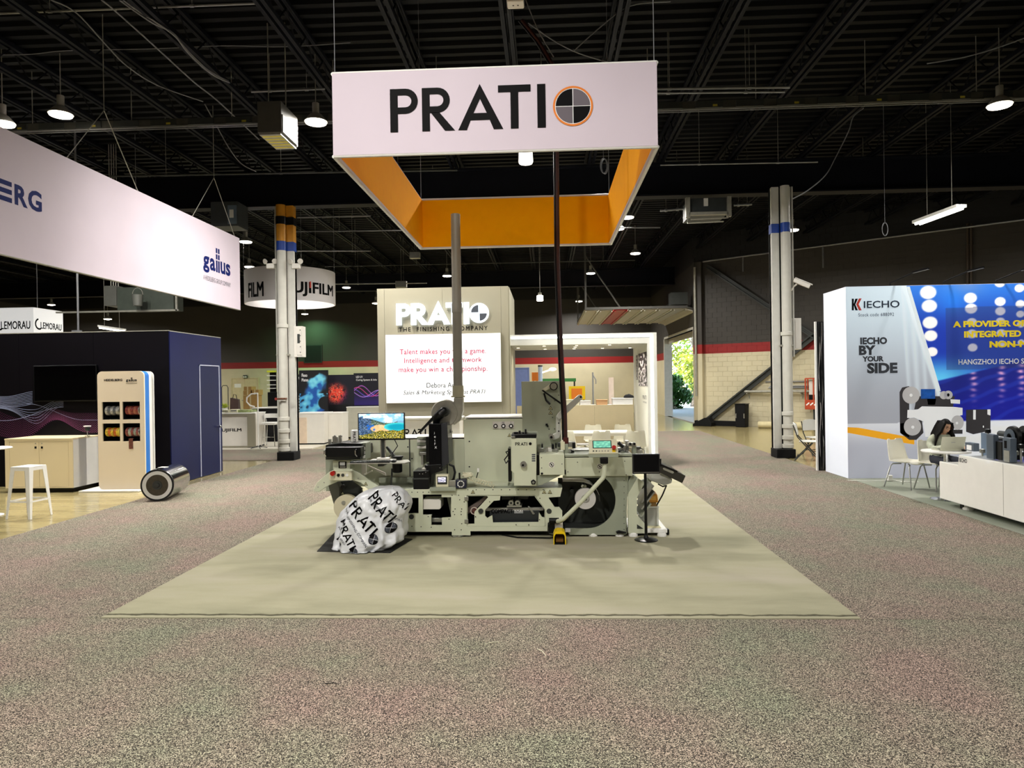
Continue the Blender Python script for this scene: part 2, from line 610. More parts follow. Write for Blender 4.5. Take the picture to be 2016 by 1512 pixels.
IECHOC = speckle('pale_green_grey_carpet', [(0.3, '#80837a'), (0.7, '#a3a69a')], 160.0, ('#f4f4f0', '#dfe6da'), 1.0)

BACKY, LEFTX, RIGHTX, FRONTY, TOPZ = 41.5, -30.0, 24.0, -14.0, 7.9
fmb = MB().add([(LEFTX, FRONTY, 0), (RIGHTX, FRONTY, 0), (RIGHTX, 16.4, 0), (6.25, 29.35, 0), (6.25, BACKY, 0), (LEFTX, BACKY, 0)], [(0, 1, 2, 3, 4, 5)])
fmb.prism([(LEFTX, FRONTY), (RIGHTX, FRONTY), (RIGHTX, 16.4), (6.25, 29.35), (6.25, BACKY), (LEFTX, BACKY)], lambda a, b, d: (a, b, d), -0.2, -0.001)
struct(fmb, 'floor', CONC)
CX0, CX1, CY0, CY1 = -3.683, 2.43, 5.577, 17.77
AX0, AX1 = -6.9, 5.6
def carpet(name, x0, x1, y0, y1, z, m, label):
    o = bpy.data.objects.new(name, None)
    mb = MB().box(0, x1 - x0, 0, y1 - y0, 0, z)
    bpy.data.objects.remove(o)
    o = mb.build(name, m)
    o.location = (x0, y0, 0.0005)
    return tag(o, label, 'carpet')
g = 0.006
carpet('aisle_carpet', AX0, AX1, FRONTY + .01, CY0 - g, 0.008, CARPET, 'speckled grey brown aisle carpet across the front of the booth')
carpet('aisle_carpet', AX0, CX0 - g, CY0, 20.3, 0.008, CARPET, 'speckled grey brown aisle carpet beside the dark navy booth')
carpet('aisle_carpet', CX1 + g, AX1, CY0, 26.0, 0.008, CARPET, 'speckled grey aisle carpet beside the white printed booth wall')
carpet('aisle_carpet', CX0, CX1, CY1 + g, 26.0, 0.008, CARPET, 'speckled grey carpet behind the meeting room of the middle booth')
carpet('aisle_carpet', -24, AX0 - g, 17.4, 20.3, 0.008, CARPET, 'strip of grey cross aisle carpet behind the dark navy booth')
carpet('booth_carpet', CX0, CX1, CY0, CY1, 0.014, BOOTHC, 'worn olive grey booth carpet under the printing machine')
carpet('booth_carpet', AX1 + g, 14, 3.0, 14.4, 0.011, IECHOC, 'pale green grey carpet under the white right hand machine and chair'.replace('right hand ', ''))
carpet('booth_carpet', -24, AX0 - g, 20.31, 27.0, 0.03, mat('white_flooring', '#d9d3c4', .35, var=.05), 'white raised booth flooring under the counters by the back wall')

def wallmat():
    m, nt, b, tc = node_mat('banded_wall_paint', 0.6)
    ge = N(nt, 'ShaderNodeNewGeometry')
    sp = N(nt, 'ShaderNodeSeparateXYZ')
    nt.links.new(ge.outputs['Position'], sp.inputs[0])
    dv = N(nt, 'ShaderNodeMath', operation='DIVIDE')
    dv.inputs[1].default_value = 8.0
    nt.links.new(sp.outputs['Z'], dv.inputs[0])
    r = ramp(nt, [(0.0, '#cbc2a4'), (2.93 / 8, '#8c1414'), (3.30 / 8, '#38342f'), (6.75 / 8, '#060607')])
    r.color_ramp.interpolation = 'CONSTANT'
    nt.links.new(dv.outputs[0], r.inputs[0])
    n = N(nt, 'ShaderNodeTexNoise', i_Scale=0.7, i_Detail=5.0)
    nt.links.new(ge.outputs['Position'], n.inputs['Vector'])
    mr = N(nt, 'ShaderNodeMapRange')
    mr.inputs['From Min'].default_value = .3
    mr.inputs['From Max'].default_value = .7
    mr.inputs['To Min'].default_value = .88
    mr.inputs['To Max'].default_value = 1.1
    nt.links.new(n.outputs['Fac'], mr.inputs[0])
    sc = N(nt, 'ShaderNodeVectorMath', operation='SCALE')
    nt.links.new(r.outputs[0], sc.inputs[0])
    nt.links.new(mr.outputs[0], sc.inputs['Scale'])
    nt.links.new(sc.outputs[0], b.inputs['Base Color'])
    return m
WALLM = wallmat()
wb = struct(MB().box(LEFTX, 6.5, BACKY, BACKY + .3, 0, TOPZ), 'wall_back', WALLM)
struct(MB().box(LEFTX - .3, LEFTX, FRONTY, BACKY + .3, 0, TOPZ), 'wall_left', WALLM)
struct(MB().box(LEFTX - .3, RIGHTX + .3, FRONTY - .3, FRONTY, 0, TOPZ), 'wall_front', WALLM)
struct(MB().box(RIGHTX, RIGHTX + .3, FRONTY, 16.4, 0, TOPZ), 'wall_side', WALLM)
DY0, DY1, DZ = 29.75, 36.9, 4.0
struct(MB().box(6.25, 6.55, DY1, BACKY, 0, TOPZ).box(6.25, 6.55, DY0, DY1, DZ, TOPZ), 'wall_dock', WALLM)
# the block wall that runs at an angle to the right
WA = Vector((6.2, 29.42, 0)); WB_ = Vector((24.2, 16.28, 0))
WD = (WB_ - WA).normalized(); WN = Vector((WD.y, -WD.x, 0))      # WN points into the hall
if WN.y > 0: WN = -WN
def onwall(px, py, off=0.0):
    d = ray(px, py)
    P = WA + WN * off
    return CAM + d * ((P - CAM).dot(WN) / d.dot(WN))
def wallbox(mb, s0, s1, d0, d1, z0, z1):
    vs = [WA + WD * s + WN * d + ZU * z for z in (z0, z1) for s, d in ((s0, d0), (s1, d0), (s1, d1), (s0, d1))]
    return mb.add(vs, [(0, 3, 2, 1), (4, 5, 6, 7), (0, 1, 5, 4), (1, 2, 6, 5), (2, 3, 7, 6), (3, 0, 4, 7)])
WL = (WB_ - WA).length
wr = struct(wallbox(MB(), 0, WL, -.3, 0, 0, TOPZ), 'wall_right', WALLM)
# painted blocks: the ones in plain view one by one, the others joined
blk = None
nb = 0
rest = MB()
for c in range(39):
    z0 = c * .2
    for k in range(int(WL / .4) + 1):
        s0 = k * .4 - (.2 if c % 2 else 0)
        s1 = min(s0 + .392, WL)
        s0 = max(s0, 0.0)
        if s1 - s0 < .05: continue
        if c < 15 and .3 < s0 < 5.9 and abs(s1 - s0 - .392) < .001:
            if blk is None:
                blk = wallbox(MB(), 0, .392, 0.0, .008, 0, .192).build('block', WALLM, wr, bevel=.003, seg=1)
                b0 = blk
            else:
                b0 = blk.copy(); COL.objects.link(b0)
            b0.location = WD * s0 + ZU * z0
            nb += 1
        elif c >= 12 and s0 < 13:
            wallbox(rest, s0, s1, 0.0, .008, z0, z0 + .192)
ro = rest.build('blocks', WALLM, wr, recalc=False); ro['kind'] = 'stuff'
struct(wallbox(MB(), .05, 2.15, 0.0, .22, 0, .2), 'baseboard_right', blackm)
# steel braces fixed in front of the block wall
def brace(p, q, off, wd, name, label):
    a, b = onwall(*p, off), onwall(*q, off)
    mb = MB()
    d = (b - a).normalized(); u = d.cross(WN).normalized()
    L = (b - a).length / 2
    mb.obox((a + b) / 2 + u * wd * .42, d * L, u * wd * .14, WN * .05)
    mb.obox((a + b) / 2 - u * wd * .42, d * L, u * wd * .14, WN * .05)
    mb.obox((a + b) / 2 - WN * .04, d * L, u * wd * .5, WN * .008)
    o = mb.build(name, dgrey)
    o.location = (0, 0, 0)
    tag(o, label, 'brace')
brace((1395, 826), (1620, 647), .16, .2, 'steel_brace', 'steel channel brace rising diagonally from the floor across the cream block wall')
brace((1392, 524), (1625, 677), .16, .16, 'steel_brace', 'dark upper brace slanting down across the dark painted block wall')

# ---------------------------------------------------------------- ceiling deck, joists, girders
mb = MB()
pit = .3
y = FRONTY
prof = []
while y < BACKY:
    prof += [(y, TOPZ), (y + .13, TOPZ), (y + .16, TOPZ - .07), (y + .27, TOPZ - .07)]
    y += pit
vs = []
for (yy, zz) in prof:
    vs += [(LEFTX, yy, zz), (RIGHTX, yy, zz)]
mb.add(vs, [(2 * i, 2 * i + 1, 2 * i + 3, 2 * i + 2) for i in range(len(prof) - 1)])
mb.box(LEFTX - .3, RIGHTX + .3, FRONTY - .3, BACKY + .3, TOPZ + .01, TOPZ + .2)
ceil = struct(mb, 'ceiling', mat('deck_paint', '#020306', .6, var=.25, scale=1.5, spec=.15), recalc=False)
jb = MB()
for z in (7.3, 7.75):
    for s in (-.055, .055):
        jb.box(s - .03, s + .03, FRONTY, BACKY, z, z + .07)
        jb.box(s - .006, s + .006, FRONTY, BACKY, z, z + .1)
k = 0
y = FRONTY
while y < BACKY - .9:
    jb.cyl((0, y, 7.34), (0, y + .45, 7.78), .014, n=4, cap=False)
    jb.cyl((0, y + .45, 7.78), (0, y + .9, 7.34), .014, n=4, cap=False)
    y += .9
j0 = jb.build('joist', joistm, ceil, recalc=False)
j0.location.x = -.51
for k in range(-16, 14):
    if k == 0: continue
    o = j0.copy(); COL.objects.link(o); o.location.x = -.51 + 1.72 * k
gird = None
for gy in (1.0, 17.7, 34.0):
    mb = MB()
    mb.box(LEFTX, 20, -.18, .18, 6.46, 6.5).box(LEFTX, 20, -.18, .18, 7.25, 7.29).box(LEFTX, 20, -.02, .02, 6.5, 7.25)
    if gird is None:
        gird = mb.build('girder', joistm, ceil); gird.location.y = gy
    else:
        o = gird.copy(); COL.objects.link(o); o.location.y = gy

# ---------------------------------------------------------------- overhead dock door and the yard outside
slat = mat('door_section', '#b9b4a6', .45, var=.05)
trackm = mat('track_steel', '#5d5c58', .5, .5, var=.1)
dd = struct(MB().box(6.2, 6.6, DY0 - .14, DY0, 0, DZ).box(6.2, 6.6, DY1 - .06, DY1 + .14, 0, DZ).box(6.2, 6.6, DY0, DY1, DZ, DZ + .1), 'door_1', mat('door_jamb', '#c9c7c0', .5))
secs = [(6.0 - .62 * i, 4.86) for i in range(7)]
for i, (sx, sz) in enumerate(secs):
    mb = MB().box(sx - .60, sx - .01, DY0 + .05, DY1 - .05, sz, sz + .05)
    for f in (.06, .54):
        mb.box(sx - f - .03, sx - f + .03, DY0 + .05, DY1 - .05, sz - .05, sz)
    mb.build('door_section', red if i == 4 else slat, dd)
# curved last sections dropping to the lintel
for i in range(3):
    a0, a1 = math.radians(90 - 30 * i), math.radians(60 - 30 * i)
    c = Vector((5.95, 0, 4.36))
    p = c + Vector((math.cos(a0) * .5, 0, math.sin(a0) * .5)); q = c + Vector((math.cos(a1) * .5, 0, math.sin(a1) * .5))
    mb = MB().obox(((p + q) / 2) + Vector((0, (DY0 + DY1) / 2, 0)), (q - p) * .48, Vector((0, (DY1 - DY0) / 2 - .05, 0)), (q - p).cross(YU).normalized() * .025)
    mb.build('door_section', slat, dd)
MB().box(6.42, 6.47, DY0 + .02, DY1 - .02, DZ - .25, 4.36).build('door_section', slat, dd)
for yy in (DY0, DY1):
    mb = MB().box(1.7, 6.0, yy - .04, yy + .04, 4.90, 5.0)
    mb.tube([(5.95 + .55 * math.cos(math.radians(a)), yy, 4.36 + .57 * math.sin(math.radians(a))) for a in range(90, -1, -15)], .04, 6)
    mb.box(1.7, 1.78, yy - .03, yy + .03, 4.9, 7.6)
    mb.cyl((1.75, yy, 7.2), (3.2, yy, 4.95), .03, n=6)
    mb.build('door_track', trackm, dd)
MB().box(1.7, 1.78, DY0, DY1, 4.92, 5.0).build('door_track', trackm, dd)
MB().cyl((5.6, DY0 + .1, 5.25), (5.6, DY1 - .1, 5.25), .06, n=10).box(5.3, 6.0, DY0 - .1, DY0 + .5, 5.05, 5.55).build('spring_shaft', dgrey, dd)
yard = struct(MB().box(6.56, 60, 10, 110, -.25, -.03), 'road_outside', mat('yard_concrete', '#b7b2a4', .8, var=.1))
leafm = [mat('leaf_green', '#6f9a2b', .6, var=.35, scale=1.5), mat('leaf_yellow_green', '#a8b53a', .6, var=.35, scale=1.5), mat('leaf_dark', '#35601f', .6, var=.35, scale=1.5)]
bark = mat('bark', '#7d7264', .9, var=.25)
def tree(x, y, h, r, m, label, n, z0=1.2, cat='tree'):
    t = thing('tree', label, cat, (x, y, -.03), 'trees outside the dock door' if cat == 'tree' else None)
    mb = MB().tube([(x, y, -.03), (x + .1, y, h * .4), (x - .1, y + .1, h * .85)], [.22, .16, .06], 8)
    for k in range(5):
        a = k * 2.4
        mb.tube([(x, y, h * (.3 + .1 * k)), (x + math.cos(a) * r * .7, y + math.sin(a) * r * .7, h * (.5 + .1 * k))], [.07, .03], 5)
    mb.build('trunk', bark, t)
    lb = MB()
    R = random.Random(int(x * 10 + y))
    cl = [(R.uniform(-r, r), R.uniform(-r, r), R.uniform(z0, h)) for _ in range(26)]
    for k in range(n):
        cx, cy, cz = cl[k % 26]
        f = 1 - max(0, (cz / h - .6)) * 1.6
        p = Vector((x + cx * f + R.gauss(0, r * .2), y + cy * f + R.gauss(0, r * .2), cz + R.gauss(0, r * .18)))
        a = Vector((R.gauss(0, 1), R.gauss(0, 1), R.gauss(0, 1))).normalized()
        b = a.orthogonal().normalized()
        c = a.cross(b)
        s = R.uniform(.09, .2)
        lb.add([p - b * s, p + c * s * .5, p + b * s, p - c * s * .5], [(0, 1, 2, 3)])
    o = lb.build('foliage', m, t, recalc=False)
    o['kind'] = 'stuff'
tree(10.4, 50, 11, 2.4, leafm[1], 'tall yellow green tree seen through the open dock door, nearer the door post', 7000)
tree(15.2, 61, 12, 3.0, leafm[0], 'tall bright green tree seen through the open dock door, behind the other', 8000)
tree(8.8, 67, 10, 2.4, leafm[2], 'darker green tree far outside the open dock door', 5000)
tree(10.8, 43.6, 2.6, 1.3, leafm[0], 'round green shrub on the ground outside the dock door', 4500, .25, 'shrub')
tree(8.3, 46.6, 2.0, .95, leafm[2], 'dark green shrub on the ground outside the dock door', 3500, .2, 'shrub')

# ---------------------------------------------------------------- columns with their pipes
postm = mat('white_column_paint', '#c9c8c1', .5, var=.05)
pipew = mat('white_pipe', '#cfcdc4', .4, var=.04)
blueb = mat('blue_tape', '#16409a', .5, var=.06)
amber = mat('amber_column_paint', '#c98a1c', .5, var=.1)
def column(base, ztop, name, xs_post, xs_pipe, amberz, bluez, extra):
    t = bpy.data.objects.new(name, None); COL.objects.link(t)
    t.location = base; t['kind'] = 'structure'
    x, y = base.x, base.y
    def seg(z0, z1, m, nm, grow=0.0):
        a, b = xs_post
        mb = MB()
        mb.box(x + a - grow, x + b + grow, y - .1 - grow, y + .1 + grow, z0, z1)
        mb.build(nm, m, t)
        a, b = xs_pipe
        r = (b - a) / 2
        MB().cyl((x + (a + b) / 2, y - .16, z0), (x + (a + b) / 2, y - .16, z1), r + grow, n=20).build('pipe' if nm == 'post' else nm, pipew if m is postm else m, t, smooth=True)
    lo = 0.0
    seg(0.16, bluez[0], postm, 'post')
    seg(bluez[0], bluez[1], blueb, 'band', .006)
    if amberz:
        seg(bluez[1], amberz[0], amber, 'upper_wrap', .004)
        seg(amberz[0], amberz[1], black, 'strap', .02)
        seg(amberz[1], ztop, amber, 'upper_wrap', .004)
    else:
        seg(bluez[1], ztop, postm, 'post')
    mb = MB()
    lx = min(xs_post[0], xs_pipe[0]) - .02; rx = max(xs_post[1], xs_pipe[1]) + .02
    mb.box(x + lx, x + rx, y - .34, y + .14, 0, .22)
    mb.build('base', blackm, t, bevel=.02)
    # dark web of the steel behind the pipe
    MB().box(x + lx + .02, x + rx - .02, y + .0, y + .12, .2, ztop).build('web', dgrey, t)
    cxp = x + sum(xs_pipe) / 2; rp = (xs_pipe[1] - xs_pipe[0]) / 2
    for z in (.28, .48, .75, 1.05, extra):
        MB().lathe([(rp + .005, -.05), (rp + .028, -.04), (rp + .028, .04), (rp + .005, .05)], (cxp, y - .16, z), n=20).build('pipe_collar', pipew, t, smooth=True)
    MB().box(cxp - rp - .05, cxp + rp + .05, y - .2, y - .02, 2.65, 2.69).build('pipe_clamp', galv, t)
    return t
bl = fl(562, 906); br = fl(1541, 901)
pxm = bl.y / FPX
def zz(px, py, Y): return at(px, py, Y).z
bl.y += .15; br.y += .15
colL = column(bl, 6.46, 'column_left', (.10, .27), (-.13, .10), (zz(560, 445, bl.y), zz(560, 430, bl.y)), (zz(560, 496, bl.y), zz(560, 478, bl.y)), 3.4)
colR = column(br, 6.46, 'column_right', (-.17, .0), (.02, .23), None, (zz(1540, 460, br.y), zz(1540, 442, br.y)), 2.95)
MB().cyl((bl.x - .2, bl.y - .05, .1), (bl.x - .2, bl.y - .05, 6.46), .03, n=8).build('conduit', postm, colL)
MB().cyl((br.x + .32, br.y - .08, 2.4), (br.x + .32, br.y - .08, 6.46), .022, n=8).cyl((br.x + .27, br.y - .08, .3), (br.x + .27, br.y - .08, 6.46), .014, n=8).build('conduit', postm, colR)
# dock jamb markings
for (y0, y1, m) in ((537, 562, amber), (563, 570, blueb), (570, 592, mat('amber_sign', '#c79a4a', .6))):
    pass
mk = struct(MB().box(6.19, 6.58, 29.36, 29.62, 0, 6.9), 'trim_1', WALLM)
for (y0, y1, m) in ((537, 562, amber), (562, 571, blueb), (571, 592, mat('amber_sign', '#c79a4a', .6, var=.2, scale=20))):
    a, b = at(1364, y1, 29.34), at(1376, y0, 29.34)
    MB().box(6.18, 6.5, 29.345, 29.36, a.z, b.z).build('wrap', m, mk)

q0, q1 = onwall(1381, 834, .12), onwall(1381, 525, .12)
struct(MB().obox(Vector((q0.x, q0.y, 3.35)), WD * .11, WN * .1, ZU * 3.34), 'trim_2', WALLM)
MB().cyl((q0.x - .2, q0.y - .05, 1.2), (q0.x - .2, q0.y - .05, 6.5), .05, n=8).build('pipe', galv, bpy.data.objects['trim_2'])
# ================================================================ HANGING SIGNS
sx0, sx1, sy0, sy1, szb, szt = -1.802, .974, 5.96, 10.195, 3.875, 4.58
hs = thing('hanging_sign', 'rectangular white fabric hanging sign lined in orange above the printing machine', 'sign', ((sx0 + sx1) / 2, sy0, szb))
T = .035
MB().box(sx0, sx1, sy0, sy0 + T, szb, szt).build('front_panel', signwhite, hs)
MB().box(sx0, sx1, sy1 - T, sy1, szb, szt).build('back_panel', signwhite, hs)
MB().box(sx0, sx0 + T, sy0 + T, sy1 - T, szb, szt).build('side_panel', signwhite, hs)
MB().box(sx1 - T, sx1, sy0 + T, sy1 - T, szb, szt).build('side_panel', signwhite, hs)
e = .004
q = T + e
MB().box(sx0 + q, sx1 - q, sy1 - q, sy1 - T, szb + .012, szt - .012).build('orange_lining', orange, hs)
MB().box(sx0 + q, sx1 - q, sy0 + T, sy0 + q, szb + .012, szt - .012).build('orange_lining', orange, hs)
MB().box(sx0 + T, sx0 + q, sy0 + q, sy1 - q, szb + .012, szt - .012).build('orange_lining', orange, hs)
MB().box(sx1 - q, sx1 - T, sy0 + q, sy1 - q, szb + .012, szt - .012).build('orange_lining', orange, hs)
mb = MB()
for (a, b, c, d) in ((sx0, sy0, sx1, sy0), (sx0, sy1, sx1, sy1), (sx0, sy0, sx0, sy1), (sx1, sy0, sx1, sy1)):
    for z in (szb - .004, szt + .004):
        mb.cyl((a, b + (T / 2 if b == sy0 else -T / 2), z), (c, d + (T / 2 if d == sy0 else -T / 2), z), .016, n=8)
mb.build('frame_tube', white, hs)
h = at(770, 181, sy0).z - at(770, 266, sy0).z
base = at(769, 266.3, sy0)
prati_letters(MB(), (base.x, sy0, szb + (h * .49)), XU, ZU, h).build('lettering', inkb, hs)
lc = at(1128, 213, sy0); lr = (at(1168, 213, sy0).x - at(1089, 213, sy0).x) / 2
target_logo(hs, (lc.x, sy0, szb + h * .49 + h * .47), XU, ZU, lr, inkorange, inkb, inkgrey, inkwhite)
mb = MB()
for x in (sx0 + .02, sx1 - .02):
    for y in (sy0 + .02, sy1 - .02):
        MB().cyl((x, y, szt), (x, y, 7.82), .004, n=6).build('suspension_wire', cablem, hs)

# long white fascia over the navy booth; its face runs along the aisle
FX = -6.9
p1t, p1b = atx(471, 469, FX), atx(473.5, 610, FX)
fy1 = p1b.y; fzb = p1b.z; fzt = p1t.z
fy0 = 4.5
fs = thing('hanging_sign', 'long white hanging fascia with navy letters above the dark navy booth', 'sign', (FX, fy1, fzb))
mb = MB().box(FX - .06, FX, fy0, fy1, fzb, fzt)
mb.build('front_panel', signwhite, fs)
MB().box(FX - .055, FX + .004, fy0, fy1 + .004, fzb - .012, fzb - .001).build('frame_edge', galv, fs)
def xtext(mb, s, tl, br_, X, **k):
    """letters on a plane of constant X facing the aisle: photo top-left and bottom-right corners"""
    A = atx(tl[0], tl[1], X); B = atx(br_[0], br_[1], X)
    Bz = k.pop('zb', B.z)
    return text_on(mb, s, (X, A.y, Bz), YU, ZU, wid=B.y - A.y, hei=A.z - Bz, **k)
# ...ERG: the visible end of the name
yR0, yR1 = atx(28.5, 380, FX).y, atx(54, 385, FX).y
yG0, yG1 = atx(55, 390, FX).y, atx(82, 390, FX).y
zt_, zb_ = atx(28.5, 361.5, FX).z, atx(30, 402.5, FX).z
mb = MB()
text_on(mb, 'R', (FX, yR0, zb_), YU, ZU, wid=yR1 - yR0, hei=zt_ - zb_, bold=.035)
text_on(mb, 'G', (FX, yG0, zb_), YU, ZU, wid=yG1 - yG0, hei=(zt_ - zb_) * 1.03, bold=.035)
yE1 = atx(23, 380, FX).y; yE0 = yE1 - (yR1 - yR0) * 1.25
for k in range(3):
    zk = zb_ + (zt_ - zb_) * (0, .385, .77)[k]
    mb.box(FX + .001, FX + .003, yE0, yE1, zk, zk + (zt_ - zb_) * .23)
yl = yE0
for ch in 'BLEDIEH':
    wd = (yR1 - yR0) * (.45 if ch == 'I' else 1.1)
    yl -= (yR1 - yR0) * .22 + wd
    if yl < fy0: break
    if ch == 'E':
        for k in range(3):
            zk = zb_ + (zt_ - zb_) * (0, .385, .77)[k]
            mb.box(FX + .001, FX + .003, yl, yl + wd, zk, zk + (zt_ - zb_) * .23)
    else:
        text_on(mb, ch, (FX, yl, zb_), YU, ZU, wid=wd, hei=zt_ - zb_, bold=.035)
mb.build('lettering', inknavy, fs)
def word_gallus(mb, y0, y1, zb, zx, X=None, Y=None, bold=.03):
    """lower-case word with two tall split double letters"""
    U = YU if X is not None else XU
    P0 = Vector((X, y0, 0)) if X is not None else Vector((y0, Y, 0))
    wd = y1 - y0
    for s, a, b, low in (('g', 0, .215, .3), ('a', .235, .43, 0), ('u', .62, .80, 0), ('s', .82, 1.0, 0)):
        text_on(mb, s, P0 + U * (a * wd) + ZU * (zb - low * (zx - zb)), U, ZU, wid=(b - a) * wd, hei=(zx - zb) * (1 + low), bold=bold)
    Nn = U.cross(ZU)
    for a in (.455, .535):
        for z0, z1 in ((0, .95), (1.05, 1.45), (1.55, 1.95)):
            p = P0 + U * ((a + .027) * wd) + ZU * (zb + (zx - zb) * (z0 + z1) / 2) + Nn * .002
            mb.obox(p, U * wd * .027, Nn * .001, ZU * (zx - zb) * (z1 - z0) / 2)
    return mb
ga, gb = atx(400, 533, FX), atx(453.5, 541, FX)
zbase = atx(430, 537, FX).z; zx = atx(430, 513, FX).z
word_gallus(MB(), ga.y, gb.y, zbase, zx, X=FX).build('lettering', inknavy, fs)
mb = MB()
xtext(mb, 'A HEIDELBERG GROUP COMPANY', (400, 543), (454, 565), FX, zb=atx(430, 559, FX).z)
A = atx(401, 543, FX)
mb = MB()
text_on(mb, 'A HEIDELBERG GROUP COMPANY', (FX, ga.y, atx(427, 558, FX).z), YU, ZU, wid=gb.y - ga.y, hei=atx(427, 549, FX).z - atx(427, 558, FX).z)
mb.build('lettering', inkdgrey, fs)
mb = MB()
for pk, p, q in (((205, 228), (130, 307), (272, 373)), ((421, 362), (378, 424), (462, 462))):
    a, b = atx(*p, FX - .03), atx(*q, FX - .03)
    a.z = b.z = fzt
    pkp = Vector((FX - .03, (a.y + b.y) / 2, 6.3))
    for q0, q1 in ((a, pkp), (b, pkp), (pkp, pkp + ZU * 1.52)): MB().cyl(q0, q1, .007, n=5).build('suspension_wire', galv, fs)

# round white ring sign
fc = at(572.5, 600, 22.5)
fr = (at(657, 600, 22.5).x - at(488.5, 600, 22.5).x) / 2
rz0, rz1 = at(572, 600, 22.5).z, at(572, 537, 22.5).z
rs = thing('hanging_sign', 'round white ring shaped hanging sign behind the white and amber column', 'sign', (fc.x, 22.5, rz0))
mb = MB(); n = 48
vs = []
for z in (rz0, rz1):
    for r in (fr, fr - .03):
        vs += [(fc.x + r * math.cos(2 * PI * i / n), 22.5 + r * math.sin(2 * PI * i / n), z) for i in range(n)]
for i in range(n):
    j = (i + 1) % n
    mb.f += [(i, j, 2 * n + j, 2 * n + i), (n + j, n + i, 3 * n + i, 3 * n + j), (i, n + i, n + j, j), (2 * n + i, 2 * n + j, 3 * n + j, 3 * n + i)]
mb.v = [Vector(v) for v in vs]
mb.build('fabric_ring', mat('white_ring_fabric', '#f4f0f2', .7, var=.02, scale=1), rs, smooth=True)
def ring_text(mb, s, px0, px1, zb, zt, C, r, bold=.03):
    """letters wrapped around the ring from one photo column to another"""
    vs, fs = text_mesh(s, bold)
    x0 = min(v[0] for v in vs); x1 = max(v[0] for v in vs); y0 = min(v[1] for v in vs); y1 = max(v[1] for v in vs)
    def ang(px):
        d = ray(px, 560); d = Vector((d.x, d.y, 0)).normalized()
        o = Vector((CAM.x - C[0], CAM.y - C[1], 0))
        b = o.dot(d); c = o.length_squared - r * r
        t = -b - math.sqrt(max(b * b - c, 0))
        p = o + d * t
        return math.atan2(p.x, -p.y)
    a0, a1 = ang(px0), ang(px1)
    out = []
    for a, b, *z in vs:
        t = a0 + (a1 - a0) * (a - x0) / (x1 - x0)
        q_ = r + .004 + sum(z)
        out.append((C[0] + math.sin(t) * q_, C[1] - math.cos(t) * q_, zb + (zt - zb) * (b - y0) / (y1 - y0)))
    return mb.add(out, fs)
zb1, zt1 = at(640, 582, 21.3).z, at(640, 553, 21.3).z
ring_text(MB(), 'FUJIFILM', 560, 655, zb1, zt1, (fc.x, 22.5), fr).build('lettering', inkb, rs)
ring_text(MB(), 'I', 609.5, 612.5, zb1 + (zt1 - zb1) * .6, zt1 + .02, (fc.x, 22.5), fr + .004).build('lettering_accent', inkred, rs)
ring_text(MB(), 'FILM', 489, 519, zb1, zt1, (fc.x, 22.5), fr).build('lettering', inkb, rs)
mb = MB()
for a in (0.5, 2.2, 3.6, 5.3):
    p = Vector((fc.x + fr * math.cos(a), 22.5 + fr * math.sin(a), rz1)); MB().cyl(p, (p.x, p.y, 7.82), .006, n=5).build('suspension_wire', cablem, rs)

# white lit box signs far behind the navy booth
LY = 19.5
a, b = at(-70, 656, LY), at(65.5, 605, LY)
ysd = atx(124, 630, b.x).y
t = thing('box_sign', 'white lit box sign with dark letters hanging behind the dark navy booth', 'sign', ((a.x + b.x) / 2, LY, a.z))
MB().box(a.x, b.x, LY, ysd, a.z - .25, b.z).build('lit_box', mat('lit_acrylic', '#f4f4f2', .5, emit=.55), t)
mb = MB(); ptext(mb, 'LEMORAU', 2, 632, 60, 648, LY, bold=.02)
ya, yb = atx(80, 640, b.x).y, atx(121, 640, b.x).y
text_on(mb, 'LEMORAU', (b.x, ya, atx(100, 649, b.x).z), YU, ZU, wid=yb - ya, hei=atx(100, 636, b.x).z - atx(100, 649, b.x).z, bold=.02)
mb.build('lettering', inkb, t)
c = at(-1, 640, LY); sector(MB(), (c.x, LY, c.z), XU, ZU, .16, 100, 300, .003, .11).build('logo_ring', inkb, t)
c = atx(77, 638, b.x); sector(MB(), (b.x, c.y, c.z), YU, ZU, .17, 100, 300, .003, .12).build('logo_ring', inkb, t)
for x in (a.x + .1, b.x - .1): MB().cyl((x, LY + .3, b.z), (x, LY + .3, 7.82), .01, n=5).build('suspension_wire', cablem, t)

# ================================================================ MIDDLE BOOTH: display wall, lit portal, meeting room
PWY, PWB = 14.8, 17.3
a, b = at(747, 900, PWY), at(1000, 563, PWY)
px0_, px1_, pzt = a.x, b.x, b.z
whitew = mat('white_booth_panel', '#938e7b', .55, var=.03, scale=1.5)
dw = thing('display_wall', 'tall white booth wall with glowing letters and a bright screen behind the machine', 'wall', ((px0_ + px1_) / 2, PWY, 0))
ww = px1_ - px0_
for i, (u0, u1) in enumerate(((0, .055), (.055, .5), (.5, .945), (.945, 1.0))):
    MB().box(px0_ + ww * u0 + .002, px0_ + ww * u1 - .002, PWY, PWY + .06, 0.02, pzt).build('panel', whitew, dw)
MB().box(px0_, px1_, PWY + .06, PWB, 0.02, pzt - .005).build('closet', whitew, dw)
for k in range(4):
    y0 = PWY + .07 + k * (PWB - PWY - .07) / 4
    MB().box(px1_ + .001, px1_ + .02, y0, y0 + (PWB - PWY - .07) / 4 - .006, .02, pzt - .01).build('side_board', whitew, dw)
lg = emis('letter_glow', '#eaf6ff', 2.6)
hh = at(790, 600, PWY).z - at(790, 639, PWY).z
bz = at(790, 639, PWY)
bx = at(783, 639, PWY).x
mb = MB(); prati_letters(mb, (bx, PWY - .03, bz.z), XU, ZU, hh, .03, .045)
mb.build('lit_lettering', lg, dw)
